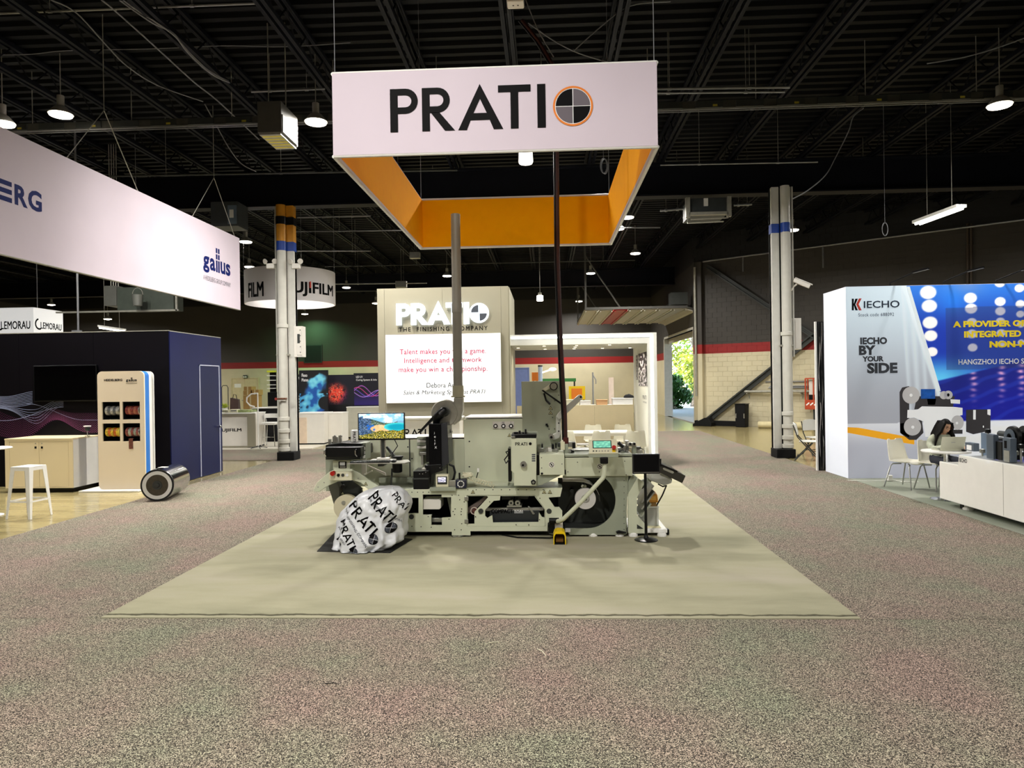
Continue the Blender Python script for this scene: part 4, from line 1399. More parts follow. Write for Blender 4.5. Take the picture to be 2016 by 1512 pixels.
# posters
def flexo(u, v):
    x, y = u * 2, v * 3
    d = nz(x * 1.6 + 4, y * 1.5, 1) + .5 * nz(x * 4, y * 4, 7)
    band = .42 + .28 * v + .10 * math.sin(v * 9)
    m = sst(.30, .12, abs(u - band + d * .18) - .10 + (0 if v < .8 else (v - .8) * 2.2))
    if v < .45: m = max(m, sst(.05, .3, d + .35 - u * .4 + .2 * v))
    hole = sst(.02, .06, math.hypot((u - .92) * 1, (v - .22) * 1.6) - .22)
    c = mixc((.10, .45, .78), (.50, .86, .95), .5 + d)
    if d < -.15: c = mixc(c, (.05, .2, .55), .5)
    return mixc((.03, .035, .06), c, m * hole)
def burst(u, v):
    r = math.hypot(u - .3, (v - .38) * 1.2)
    n = nz(u * 22, v * 26, 3) * .6 + nz(u * 9, v * 9, 1) * .5
    m = sst(.56, .2, r) * sst(-.15, .2, n + .38 - r * .5)
    c = mixc((.95, .25, .18), (.98, .78, .62), sst(.1, .5, nz(u * 30, v * 30, 9)))
    c = mixc(c, (.55, .1, .45), sst(.1, .5, u - .35 + (0.35 - v) * .6))
    return mixc((.05, .05, .12), c, m)
def waves(u, v):
    c = mixc((.03, .03, .10), (.16, .08, .42), sst(.55, .0, v) )
    for k in range(4):
        y = .45 + .16 * math.sin(u * 5.5 + k * .9) * (1 - .12 * k) - .03 * k
        c = mixc(c, ((.85, .45, .95), (.95, .3, .6), (.5, .4, .95), (.8, .6, 1))[k], math.exp(-((v - y) / .012) ** 2))
    return c
def poster(x0, y0, x1, y1, Y, fn, label, lines, nx=40, ny=60, to_floor=True):
    a, b = at(x0, y1, Y), at(x1, y0, Y)
    zb = FZ if to_floor else a.z
    t = thing('poster_panel', label, 'poster', ((a.x + b.x) / 2, Y, zb))
    MB().box(a.x, b.x, Y, Y + .08, zb, b.z).build('panel', mat('poster_black', '#08090f', .45, var=.05), t)
    MB().box(a.x + .05, b.x - .05, Y - .1, Y + .2, FZ, FZ + .02).build('base', blackm, t)
    print_grid('print', (a.x + .01, Y, a.z), XU, ZU, b.x - a.x - .02, b.z - a.z - .01, nx, ny, fn, PR, t)
    mb = MB()
    for s, lx0, ly0, lx1, ly1 in lines:
        ptext(mb, s, lx0, ly0, lx1, ly1, Y - .004, bold=.01)
    if lines: mb.build('lettering', inkwhite, t)
    return t
poster(590, 728.5, 645, 812, 23.9, flexo, 'tall black poster panel with a blue ink cloud behind the white counter', [('Flexo', 594, 735.5, 605, 742), ('Plates', 594, 745, 607, 751)], 48, 72)
poster(647, 737.5, 697, 797, 24.6, burst, 'dark poster panel with a red and pink burst between the two other printed panels', [], 56, 60)
poster(697, 734, 748, 798, 24.6, waves, 'dark purple poster panel with glowing wave lines beside the glowing booth wall', [('LED UV', 701, 740, 714, 744), ('Curing System & Inks', 701, 746, 742, 750.5)], 64, 80)
poster(578, 737, 589.5, 812, 24.3, lambda u, v: (.93, .93, .93) if (v < .45 and math.sin(v * 80 + u * 5) > .2) else (.03, .03, .05), 'narrow black poster panel showing the end of a white word beside the column', [('FILM', 580, 742, 589, 747)], 6, 60)
# sample rack and printer on the black counter
p = at(537, 800, 22.95)
rk = thing('sample_rack', 'black rack of small white boxes topped with yellow, on the black counter', 'rack', (p.x, 22.95, p.z))
zz2 = lambda y: at(537, y, 22.95).z
ra, rb = at(528.5, 800, 22.95).x, at(541, 800, 22.95).x
ctop = at(525, 802, 22.8).z
MB().box(ra, rb, 23.1, 23.13, ctop, zz2(732)).build('backboard', blackm, rk)
for i, yy in enumerate((764, 757, 748, 739)):
    MB().box(ra, rb, 22.85, 23.1, zz2(yy + 1.2), zz2(yy)).build('shelf', white, rk)
MB().box(ra, rb + .05, 22.85, 23.1, zz2(733), zz2(729.5)).build('header', mat('lime_header', '#b9c22c', .5), rk)
p = at(536, 800, 22.9)
pm = thing('desktop_printer', 'black desktop printer on the black counter beside the sample rack', 'printer', (p.x, 22.85, ctop))
MB().box(at(527, 800, 22.82).x, at(548, 800, 22.82).x, 22.82, 22.86 + .3, ctop + .03, at(536, 772, 22.82).z).build('body', black, pm, bevel=.01)
MB().box(at(526, 800, 22.8).x, at(549, 800, 22.8).x, 22.81, 22.9 + .3, ctop + .001, ctop + .03).build('paper_tray', whitel, pm)
# things on the framed counter
ct = at(470, 812.5, 20.75).z
def cbox(x0, y0, x1, Y, dep, m, name, label, cat, zb=None):
    a, b = at(x0, y0, Y), at(x1, y0, Y)
    z0 = ct if zb is None else zb
    t = thing(name, label, cat, ((a.x + b.x) / 2, Y, z0))
    MB().box(a.x, b.x, Y, Y + dep, z0 + .001, a.z).build('body', m, t, bevel=.006)
    return t, a, b
tb, a, b = cbox(452, 806, 467, 20.95, .2, cream, 'sample_box', 'cream sample box with a dark label on the white framed counter', 'box')
MB().box(a.x + .03, b.x - .03, 20.945, 20.95, ct + .04, a.z - .03).build('label_panel', inkdgrey, tb)
tb, a, b = cbox(438, 807, 450, 20.95, .2, cream, 'sample_box', 'small striped sample box on the white framed counter beside the plant', 'box')
mb = MB()
for k in range(4): mb.box(a.x + .02 + k * .04, a.x + .04 + k * .04, 20.945, 20.95, ct + .02, a.z - .02)
mb.build('stripes', inkb, tb)
tb, a, b = cbox(467, 807, 495, 21.0, .4, mat('printed_sheet_stack', '#8f9a63', .5, var=.4, scale=12), 'sheet_stack', 'stack of green printed sheets on the white framed counter', 'paper stack')
p = at(441, 804, 21.3)
pl_ = thing('potted_plant', 'small potted plant with pale green leaves on the white framed counter', 'plant', (p.x, 21.35, ct))
MB().lathe([(.06, 0), (.09, .12), (.085, .12)], (p.x, 21.35, ct + .001), n=14).build('pot', white, pl_)
R = random.Random(5); mb = MB()
for k in range(60):
    a = R.uniform(0, 2 * PI); l = R.uniform(.08, .2); el = R.uniform(.3, 1.3)
    q = Vector((p.x, 21.35, ct + .12)); d = Vector((math.cos(a) * math.cos(el), math.sin(a) * math.cos(el), math.sin(el)))
    s = d.cross(ZU).normalized() * .025
    mb.add([q, q + d * l * .6 + s, q + d * l, q + d * l * .6 - s], [(0, 1, 2, 3)])
mb.build('leaves', leafm[1], pl_, recalc=False)['kind'] = 'stuff'
# bag, cartons and cart by the back wall
p = at(463, 804, 24.5)
bg = thing('shopping_bag', 'dark brown bag standing behind the white framed counter', 'bag', (p.x, 24.5, FZ))
zt1 = at(463, 783, 24.5).z
mb = MB()
mb.add([(p.x - .2, 24.4, FZ), (p.x + .2, 24.4, FZ), (p.x + .2, 24.65, FZ), (p.x - .2, 24.65, FZ), (p.x - .15, 24.45, zt1), (p.x + .13, 24.45, zt1 - .06), (p.x + .13, 24.6, zt1 - .06), (p.x - .15, 24.6, zt1)], [(0, 3, 2, 1), (4, 5, 6, 7), (0, 1, 5, 4), (1, 2, 6, 5), (2, 3, 7, 6), (3, 0, 4, 7)])
mb.build('body', mat('brown_bag', '#3a2722', .7, var=.2), bg)
MB().tube([(p.x - .08, 24.5, zt1 - .03), (p.x - .05, 24.5, zt1 + .12), (p.x + .04, 24.5, zt1 + .1), (p.x + .07, 24.5, zt1 - .05)], .012, 6).build('handle', blackm, bg)
ctn = mat('cardboard', '#a5824c', .8, var=.08)
for i, (x0, y0, x1, y1, lab) in enumerate(((479, 778, 507, 800, 'brown cardboard carton at the bottom of the stack by the cream double doors'), (479, 769, 496, 778, 'pale cardboard carton with a white band in the stack by the cream double doors'), (494, 767, 509, 778, 'upright cardboard carton at the top of the stack by the cream double doors'), (480, 761, 495, 769, 'brown cardboard carton on top of the pale one by the cream double doors'))):
    Y = 38.0
    a, b = at(x0, y1, Y), at(x1, y0, Y)
    z0 = 0.001 if i == 0 else a.z
    t = thing('cardboard_box', lab, 'box', ((a.x + b.x) / 2, Y, z0), 'cartons stacked by the double doors')
    MB().box(a.x, b.x - .005, Y, Y + .6, z0, b.z - .002).build('carton', ctn, t)
    MB().box((a.x + b.x) / 2 - .04, (a.x + b.x) / 2 + .04, Y - .003, Y + .6, z0 + .01, b.z).build('tape', mat('tape_%d' % i, '#c7b58a', .4), t)
p = fl(443, 826)
gc = thing('luggage_cart', 'dark tubular luggage cart standing by the back wall near the dark navy booth', 'cart', (p.x, 33, 0))
xa, xb = at(437, 800, 33).x, at(449.5, 800, 33).x
zc1 = at(443, 759, 33).z
MB().tube([(xa, 33, .2), (xa, 33, zc1 - .1), (xa + .06, 33, zc1), (xb - .06, 33, zc1), (xb, 33, zc1 - .1), (xb, 33, .2)], .02, 8).build('hoop', dgrey, gc)
MB().box(xa - .1, xb + .1, 32.6, 33.6, .14, .2).build('deck', dgrey, gc)
mb = MB()
for x in (xa, xb):
    for y in (32.75, 33.45): MB().cyl((x - .02, y, .072), (x + .02, y, .072), .07, n=12).build('wheel', rubber, gc)
# doors and fittings of the back wall
def walldoor(n, x0, y0, x1, m, label=None, double=False):
    Y = BACKY
    a, b = at(x0, y0, Y), at(x1, y0, Y)
    fr = struct(MB().box(a.x - .06, a.x, Y - .05, Y, 0, a.z + .06).box(b.x, b.x + .06, Y - .05, Y, 0, a.z + .06).box(a.x, b.x, Y - .05, Y, a.z, a.z + .06), 'door_%d' % n, m)
    xm = (a.x + b.x) / 2
    for (q0, q1) in (((a.x, xm - .005), (xm + .005, b.x)) if double else ((a.x, b.x),)):
        lf = MB().box(q0 + .004, q1 - .004, Y - .03, Y - .001, .005, a.z - .004).build('door_leaf', m, fr)
        MB().box(q1 - .2, q1 - .08, Y - .06, Y - .03, 1.0, 1.06).build('handle', galv, lf)
    return fr, a, b
fr, a, b = walldoor(2, 457, 746, 508, mat('cream_door', '#cdbf98', .5), double=True)
MB().box(at(462, 757, BACKY).x, at(475, 757, BACKY).x, BACKY - .035, BACKY - .031, at(468, 763, BACKY).z, at(468, 755.5, BACKY).z).build('door_notice', white, fr)
walldoor(3, 1013, 726, 1040, mat('blue_door', '#6877a8', .5))
a, b = at(478.5, 745, BACKY - .1), at(486, 738.5, BACKY - .1)
ex = thing('wall_lamp', 'small dark emergency light above the cream double doors', 'lamp', ((a.x + b.x) / 2, BACKY - .1, a.z))
MB().box(a.x, b.x, BACKY - .1, BACKY - .001, a.z, b.z).build('housing', dgrey, ex)
MB().ell((a.x + .06, BACKY - .12, a.z + .08), .05, .04, .06, 8, 6).ell((b.x - .06, BACKY - .12, a.z + .08), .05, .04, .06, 8, 6).build('lens', whitel, ex)
a, b = at(600, 713, BACKY - .05), at(632, 680, BACKY - .05)
vn = thing('wall_vent', 'square black vent in the dark upper part of the back wall', 'vent', ((a.x + b.x) / 2, BACKY, a.z))
MB().box(a.x - .05, b.x + .05, BACKY - .06, BACKY - .02, a.z - .05, b.z + .05).build('frame', dgrey, vn)
MB().box(a.x, b.x, BACKY - .07, BACKY - .06, a.z, b.z).build('opening', mat('vent_black', '#020203', .9), vn)
# clutter seen over the half wall of the meeting room
def board(x0, y0, x1, y1, Y, m, name, label, cat, legs=True):
    a, b = at(x0, y1, Y), at(x1, y0, Y)
    t = thing(name, label, cat, ((a.x + b.x) / 2, Y, 0))
    MB().box(a.x, b.x, Y, Y + .05, a.z, b.z).build('board', m, t)
    if legs and a.z > .1:
        for x in (a.x + .06, b.x - .06): MB().box(x - .02, x + .02, Y + .01, Y + .04, .001, a.z).build('leg', dgrey, t)
    return t, a, b
t, a, b = board(1120, 760, 1152, 787, 27.0, yellow, 'notice_board', 'yellow and orange notice board standing beyond the meeting room', 'board')
MB().box(a.x + .1, b.x - .12, 26.99, 27.0, a.z + .02, b.z - .09).build('orange_sheet', inkorange, t)
board(1199, 743, 1208, 800, 26.0, mat('pale_board', '#dfcdbd', .5), 'plank', 'tall pale plank leaning upright beyond the meeting room', 'plank')
t, a, b = board(1047, 733, 1060, 750, 28.0, inkorange, 'traffic_board', 'orange safety board beyond the meeting room beside the white cylinder', 'board')
p = at(1064, 748, 27.5)
cy = thing('lamp_post', 'white cylinder lamp post with a bright arm beyond the meeting room', 'lamp', (p.x, 27.5, 0))
z1 = at(1064, 722, 27.5).z
MB().cyl((p.x, 27.5, 0), (p.x, 27.5, z1), .085, n=14).build('post', mat('blue_white_post', '#aebcd2', .4), cy, smooth=True)
MB().cyl((p.x, 27.5, z1), (p.x, 27.5, z1 + .06), .095, n=14).build('cap', dgrey, cy)
q = at(1084, 728, 27.5)
MB().tube([(p.x, 27.5, z1 - .25), (q.x, 27.5, q.z)], .03, 6).ell((q.x + .08, 27.5, q.z + .02), .15, .08, .07, 10, 6).build('arm', emis('work_lamp', '#fff4d0', 3.0), cy)
a, b = at(1068, 752, 27.8), at(1104, 745, 27.8)
t = thing('work_table', 'long table with a green edge beyond the meeting room', 'table', ((a.x + b.x) / 2, 27.8, 0))
MB().box(a.x, b.x + .6, 27.8, 28.5, a.z, b.z).build('tabletop', mat('green_edge', '#2f7a35', .5), t)
for x in (a.x + .05, b.x + .55): MB().box(x - .03, x + .03, 28.1, 28.2, .001, a.z).build('leg', dgrey, t)
a, b = at(1112, 800, 22.0), at(1246, 785, 22.0)
t = thing('work_table', 'white trestle table piled with cases beyond the meeting room', 'table', ((a.x + b.x) / 2, 22, 0))
zt2 = at(1180, 798, 22).z
MB().box(a.x, b.x, 22, 22.8, zt2 - .05, zt2).build('tabletop', white, t)
for x in (a.x + .1, b.x - .1): MB().box(x - .03, x + .03, 22.2, 22.6, .01, zt2 - .05).build('leg', dgrey, t)
for i, (x0, y0, x1, m, lab) in enumerate(((1115, 787, 1140, cream, 'cream open crate on the trestle table beyond the meeting room'), (1142, 789, 1163, whitel, 'white case on the trestle table beside the open crate'), (1175, 787, 1196, mat('tan_case', '#c79a6b', .6), 'tan case on the trestle table beyond the meeting room'), (1206, 784, 1246, white, 'long white case on the trestle table beside the black cloth'))):
    a, b = at(x0, y0, 22.1), at(x1, y0, 22.1)
    c_ = thing('storage_case', lab, 'case', ((a.x + b.x) / 2, 22.1, zt2 + .001), 'cases on the trestle table')
    MB().box(a.x, b.x, 22.1, 22.5, zt2 + .001, a.z - .02).build('body', m, c_, bevel=.01)
    MB().box(a.x - .01, b.x + .01, 22.09, 22.51, a.z - .02, a.z).build('lid', m, c_)
a = at(1238, 782, 22.3)
ck = thing('black_cloth', 'black cloth heaped on the long white case', 'cloth', (a.x, 22.3, at(1226, 784, 22.1).z))
zc = at(1226, 784, 22.1).z
mb = MB().ell((a.x, 22.3, zc + .015), .17, .14, .11, 20, 10)
mb.v = [v + Vector((0, 0, .03 * nz(v.x * 9, v.y * 9, 1))) if v.z > zc + .02 else Vector((v.x, v.y, max(v.z, zc + .001))) for v in mb.v]
mb.build('heap', blackm, ck, smooth=True)
p = fl(1169, 836)
ps = thing('stand', 'thin grey pole stand with a clamp beyond the meeting room', 'stand', (p.x, 24.0, 0))
d = ray(1168, 800); X = CAM.x + d.x / d.y * 24
MB().cyl((X, 24, 0), (X, 24, at(1168, 733, 24).z), .025, n=8).build('pole', pipem, ps)
MB().cyl((X, 24, .009), (X, 24, .03), .25, n=20).build('base', dgrey, ps)
MB().tube([(X, 24, at(1168, 738, 24).z), (X + .1, 24, at(1168, 748, 24).z), (X + .1, 24, at(1168, 756, 24).z)], .018, 6).build('clamp', pipem, ps)
a, b = at(1295.5, 779, 40.5), at(1302.5, 756, 40.5)
t = thing('safety_poster', 'small white framed safety board beside the dock door', 'poster', ((a.x + b.x) / 2, 41.45, a.z))
MB().box(a.x, b.x, 41.42, 41.49, a.z, b.z).build('frame', mat('red_frame', '#a2402f', .5), t)
MB().box(a.x + .05, b.x - .04, 41.41, 41.42, a.z + .06, b.z - .06).build('sheet', white, t)
MB().box(a.x + .09, b.x - .08, 41.40, 41.41, a.z + .15, b.z - .2).build('emblem', inkb, t)
# items along the block wall
bp_ = onwall(1461, 839.5, .45)
bn = thing('trash_bin', 'tall black bin standing against the cream block wall', 'bin', (bp_.x, bp_.y, 0))
zt3 = 1.9 - (795 - 745) / FPX * bp_.y
wv = .18
MB().add([Vector((bp_.x, bp_.y, z)) + WD * a * w_ + WN * b * w_ for z, w_ in ((0.002, .19), (zt3, .21)) for a, b in ((-1, -1), (1, -1), (1, 1), (-1, 1))], [(0, 3, 2, 1), (4, 5, 6, 7), (0, 1, 5, 4), (1, 2, 6, 5), (2, 3, 7, 6), (3, 0, 4, 7)]).build('body', blackm, bn, bevel=.02)
MB().obox(Vector((bp_.x, bp_.y, zt3 + .015)), WD * .225, WN * .225, ZU * .014).build('rim', black, bn, bevel=.005)
for s in (-1, 1):
    MB().obox(Vector((bp_.x, bp_.y, zt3 * .5)) + WD * s * .16 + WN * .21, WD * .015, WN * .01, ZU * .09).build('handle', galv, bn)
# carpet roll lying by the wall
mb = MB()
a, b = onwall(1494, 838, .7), onwall(1600, 842, .7)
a.z = b.z = .13
cr_ = thing('carpet_roll', 'cream roll of carpet lying on the concrete along the block wall', 'carpet roll', (a.x, a.y, 0))
MB().cyl(a, b, .128, n=20).build('roll', mat('cream_carpet_back', '#cfc39a', .9, var=.08), cr_, smooth=True)
dr = (b - a).normalized()
MB().cyl(a - dr * .003, a + dr * .01, .05, n=14).build('core', mat('card_core', '#8a6f45', .9), cr_)
# wall rack of pipes
rkk = thing('pipe_rack', 'wall rack of brackets on the cream block wall holding long pipes', 'rack', onwall(1500, 775, .02))
a, b = onwall(1466, 771.5, .2), onwall(1618, 769, .2)
for px in (1475, 1523, 1580):
    q = onwall(px, 772, .01)
    MB().obox(Vector((q.x, q.y, a.z - .06)) + WN * .14, WD * .02, WN * .14, ZU * .02).obox(Vector((q.x, q.y, a.z - .14)) + WN * .01, WD * .02, WN * .01, ZU * .12).build('bracket', galv, rkk)
for i, (y0, x0, off, r, m, lab) in enumerate(((773, 1470, .12, .035, white, 'white pipe lying on the wall rack, the lower one'), (768.5, 1466, .22, .05, galv, 'thick grey pipe lying on the wall rack, the front one'))):
    p0, p1 = onwall(x0, y0, off), onwall(1618, y0 - 1, off)
    z = a.z - .04 + r
    p0.z = p1.z = z
    t = thing('pipe', lab, 'pipe', p0, 'pipes on the wall rack')
    MB().cyl(p0, p1, r, n=12).build('tube', m, t, smooth=True)
for y0, x0, lab in ((752, 1507, 'thin grey conduit fixed high on the cream block wall, the topmost'), (760.5, 1516, 'thin grey conduit fixed on the cream block wall, the middle one'), (763.5, 1513, 'thin grey conduit fixed on the cream block wall, the lowest')):
    p0, p1 = onwall(x0, y0, .05), onwall(1618, y0 - 1.5, .05)
    p1.z = p0.z
    t = thing('conduit', lab, 'conduit', p0, 'conduits on the block wall')
    mb = MB().cyl(p0, p1, .025, n=8)
    mb.build('tube', pipem, t)
    MB().obox(p0 + WD * .3 - WN * .025, WD * .02, WN * .024, ZU * .04).build('clip', pipem, t)
# orange basket
q = onwall(1598, 806, .45)
ob = thing('lift_basket', 'orange railed lift basket with a striped plate against the block wall', 'basket', (q.x, q.y, 0))
zb, zt4 = onwall(1598, 806, .45).z, onwall(1598, 745, .45).z
om = mat('orange_steel', '#b4421c', .5, var=.1)
x0w, x1w = onwall(1586, 790, .45), onwall(1618, 790, .45)
Lb = (x1w - x0w).length
mb = MB()
for z in (zb + .02, zb + .33, zt4):
    for d_ in (0, -.3):
        mb.obox(x0w + WD * Lb / 2 + WN * d_ + ZU * (z - x0w.z), WD * Lb / 2, WN * .02, ZU * .022)
for s in (0, .5, 1):
    for d_ in (0, -.3):
        mb.obox(x0w + WD * Lb * s + WN * d_ + ZU * ((zb + zt4) / 2 - x0w.z), WD * .022, WN * .022, ZU * (zt4 - zb) / 2)
mb.build('rail', om, ob)
MB().obox(x0w + WD * Lb / 2 + WN * .025 + ZU * (zb + .17 - x0w.z), WD * Lb / 2, WN * .004, ZU * .15).build('plate', om, ob)
mb = MB()
for k in range(4):
    c = x0w + WD * (Lb * (.15 + .24 * k)) + WN * .031 + ZU * (zb + .2 - x0w.z)
    mb.obox(c, (WD + ZU * .9).normalized() * .07, WN * .001, (WD - ZU * .9).normalized() * .022)
mb.build('stripe', inkwhite, ob)
MB().obox(x0w + WD * Lb * .42 + WN * -.1 + ZU * (zt4 - .35 - x0w.z), WD * .14, WN * .004, ZU * .25).build('notice', whitel, ob)
MB().obox(x0w + WD * Lb * .45 + WN * -.15 + ZU * (zb + .55 - x0w.z), WD * .16, WN * .05, ZU * .25).build('control_box', blackm, ob)
MB().obox(x0w + WD * Lb * .5 + WN * -.15 + ZU * (zb / 2 - x0w.z), WD * .05, WN * .05, ZU * (zb / 2 - .002)).build('mast', dgrey, ob)
q = fl(1388, 836)
ra_ = onwall(1388, 830, .5)
t = thing('dock_ramp', 'black rubber ramp block on the floor at the foot of the dock door post', 'ramp', (ra_.x, ra_.y, 0))
MB().prism([(-.45, 0), (.35, 0), (.35, .14), (.2, .36), (.05, .34), (-.45, .08)], lambda a, b, d: Vector((ra_.x, ra_.y, .002)) + WD * a + ZU * b + WN * d, -.2, .2).build('block', blackm, t, bevel=.02)
# folding chairs beside the printed wall
def folding_chair(label, p, rz):
    t = thing('folding_chair', label, 'chair', (0, 0, 0), 'white folding chairs')
    wp = mat('folding_chair_white', '#e2e2dc', .45, var=.02) if 'folding_chair_white' not in MATS else MATS['folding_chair_white']
    MB().box(-.2, .2, -.22, .17, .43, .46).build('seat', wp, t, bevel=.015)
    mb = MB()
    vs, fs = [], []
    for th in (0, .02):
        for j in range(5):
            for i in range(9):
                u = i / 4 - 1; v = j / 4
                vs.append((.225 * u * (1 - .12 * v * v), .235 + .05 * v - .05 * u * u + th, .60 + .27 * v - .04 * v * u * u))
    for j in range(4):
        for i in range(8):
            a_ = j * 9 + i
            fs += [(a_, a_ + 1, a_ + 10, a_ + 9), (45 + a_, 45 + a_ + 9, 45 + a_ + 10, 45 + a_ + 1)]
    bd = [i for i in range(9)] + [9 * j + 8 for j in range(1, 5)] + [36 + i for i in range(7, -1, -1)] + [9 * j for j in range(3, 0, -1)]
    for i in range(len(bd)): fs.append((bd[i], 45 + bd[i], 45 + bd[(i + 1) % len(bd)], bd[(i + 1) % len(bd)]))
    mb.add(vs, fs).build('backrest', wp, t, smooth=True)
    for s in (-1, 1):
        MB().tube([(s * .21, .29, .82), (s * .215, .2, .55), (s * .225, -.26, .012)], .013, 8).build('leg', dgrey, t)
        MB().tube([(s * .19, -.12, .42), (s * .2, .27, .012)], .013, 8).build('leg', dgrey, t)
    MB().cyl((-.2, .21, .12), (.2, .21, .12), .01, n=6).cyl((-.22, -.2, .12), (.22, -.2, .12), .01, n=6).build('stretcher', dgrey, t)
    t.location = (p.x, p.y, .002); t.rotation_euler = (0, 0, rz)
    return t
folding_chair('white folding chair on the concrete beside the printed wall, turned sideways', fl(1590, 907), 1.2)
folding_chair('white folding chair partly hidden by the edge of the printed wall', fl(1607, 897), .15)
# fittings on the columns
def colbox(px0, py0, px1, py1, Y, dep, label, name='electrical_panel', cat='panel', m=None):
    a, b = at(px0, py1, Y), at(px1, py0, Y)
    t = thing(name, label, cat, ((a.x + b.x) / 2, Y, a.z))
    MB().box(a.x, b.x, Y, Y + dep, a.z, b.z).build('housing', m or whitel, t, bevel=.008)
    return t, a, b
t, a, b = colbox(579, 642, 595, 703, bl.y - .12, .25, 'grey white electrical panel fixed to the column with the amber top')
MB().box(a.x + .08, b.x - .02, bl.y - .135, bl.y - .12, a.z + .05, b.z - .05).build('door', whitel, t, bevel=.004)
MB().box(a.x + .1, a.x + .16, bl.y - .145, bl.y - .135, a.z + .35, b.z - .2).build('handle', dgrey, t)
mb = MB()
for k in range(5): mb.cyl((b.x - .05, bl.y - .145, a.z + .12 + .14 * k), (b.x - .05, bl.y - .135, a.z + .12 + .14 * k), .012, n=8)
mb.build('screw', dgrey, t)
t, a, b = colbox(572, 705, 580, 850, bl.y + .03, .08, 'pale service panel with switches running down the column with the amber top', m=mat('pale_green_grey', '#b9c2be', .5))
mb = MB()
for yy in (735, 745, 752, 765): 
    q = at(576, yy, bl.y); mb.box(q.x - .02, q.x + .02, bl.y + .02, bl.y + .03, q.z - .03, q.z + .03)
mb.build('switch', dgrey, t)
q = at(563, 785, bl.y - .35)
vv = thing('valve', 'red valve and pipe on the column with the amber top', 'valve', (q.x, bl.y - .35, at(563, 800, bl.y).z))
MB().cyl((at(568, 780, bl.y).x, bl.y - .2, at(568, 792, bl.y).z), (at(568, 780, bl.y).x, bl.y - .2, at(568, 742, bl.y).z), .03, n=10).build('red_pipe', red, vv)
MB().tube([(at(568, 780, bl.y).x, bl.y - .12, q.z), (q.x, bl.y - .33, q.z), (at(555, 780, bl.y).x, bl.y - .36, q.z)], .025, 8).build('body', mat('bronze', '#6b4a3a', .4, .6), vv)
MB().lathe([(.01, 0), (.035, 0), (.035, .012), (.01, .012)], (at(555, 780, bl.y).x, bl.y - .39, q.z), (0, -1, 0), 14).build('handwheel', mat('valve_wheel', '#7d2a22', .5), vv)
for px, lab in ((533, 'pair of spot lamps on the outer side of the column with the amber top'), (583, 'pair of spot lamps beside the pipe of the column with the amber top')):
    q = at(px, 522, bl.y - .1)
    t = thing('emergency_lamp', lab, 'lamp', (q.x, bl.y - .1, q.z), None)
    MB().box(q.x - .1, q.x + .1, bl.y - .15, bl.y - .05, q.z - .09, q.z + .04).build('housing', whitel, t, bevel=.01)
    for s in (-1, 1):
        MB().lathe([(.02, 0), (.07, .06), (.07, .08), (.01, .08)], (q.x + s * .09, bl.y - .1, q.z + .1), (s * .5, -.8, -.2), 12).build('head', whitel, t, smooth=True)
t, a, b = colbox(1562, 626, 1577.5, 688, br.y - .05, .3, 'tall pale electrical panel fixed to the white column by the printed wall')
MB().box(a.x + .05, b.x - .02, br.y - .062, br.y - .05, a.z + .03, b.z - .03).build('door', whitel, t, bevel=.003)
t, a, b = colbox(1522, 594, 1526, 618, br.y - .05, .15, 'small white box on the side of the white column', 'junction_box', 'box')
MB().box(a.x + .005, b.x - .005, br.y - .056, br.y - .05, a.z + .03, b.z - .03).build('cover', whitel, t)
q = at(1558, 560, br.y - .12)
cc = thing('security_camera', 'white security camera on the column beside the printed wall', 'camera', q)
MB().tube([q + Vector((-.02, -.03, -.13)), q + Vector((0, 0, -.14)), q + Vector((.05, 0, -.05)), q + Vector((.12, -.02, 0))], .022, 8).build('bracket', whitel, cc)
d = Vector((.83, -.3, -.45)).normalized()
u = d.cross(ZU).normalized()
c = q + Vector((.14, -.03, .06)) + d * .1
MB().obox(c, d * .2, u * .06, u.cross(d) * .05).build('housing', whitel, cc, bevel=.015)
MB().obox(c + u.cross(d) * .06 + d * .02, d * .21, u * .07, u.cross(d) * .008).build('sunshield', white, cc)
MB().cyl(c + d * .2, c + d * .21, .035, n=12).build('lens', black, cc)
# ================================================================ PRINTED WALL BOOTH
IY = 13.3
c = fl(1668, 944)
ix0 = 5.6
d = ray(1668, 800); ix0 = CAM.x + d.x / d.y * IY
izt = at(1668, 564.5, IY).z
ix1 = ix0 + 5.2
iyb = atx(1624, 800, ix0).y
iw = thing('printed_wall', 'white printed fabric wall with blue artwork and a machine picture', 'wall', ((ix0 + ix1) / 2, IY, 0))
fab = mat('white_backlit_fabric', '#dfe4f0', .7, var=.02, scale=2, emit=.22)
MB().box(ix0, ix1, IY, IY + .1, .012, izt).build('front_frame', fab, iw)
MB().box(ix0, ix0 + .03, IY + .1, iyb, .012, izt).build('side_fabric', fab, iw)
mb = MB()
for z in (.5, izt - .02):
    mb.box(ix0 + .03, ix1, iyb - .05, iyb, z - .03, z)
MB().box(ix0 + .03, ix1, IY + .1, iyb, .012, .05).build('base_frame', steel, iw)
ITOP, IBOT = 564.5, 946.0
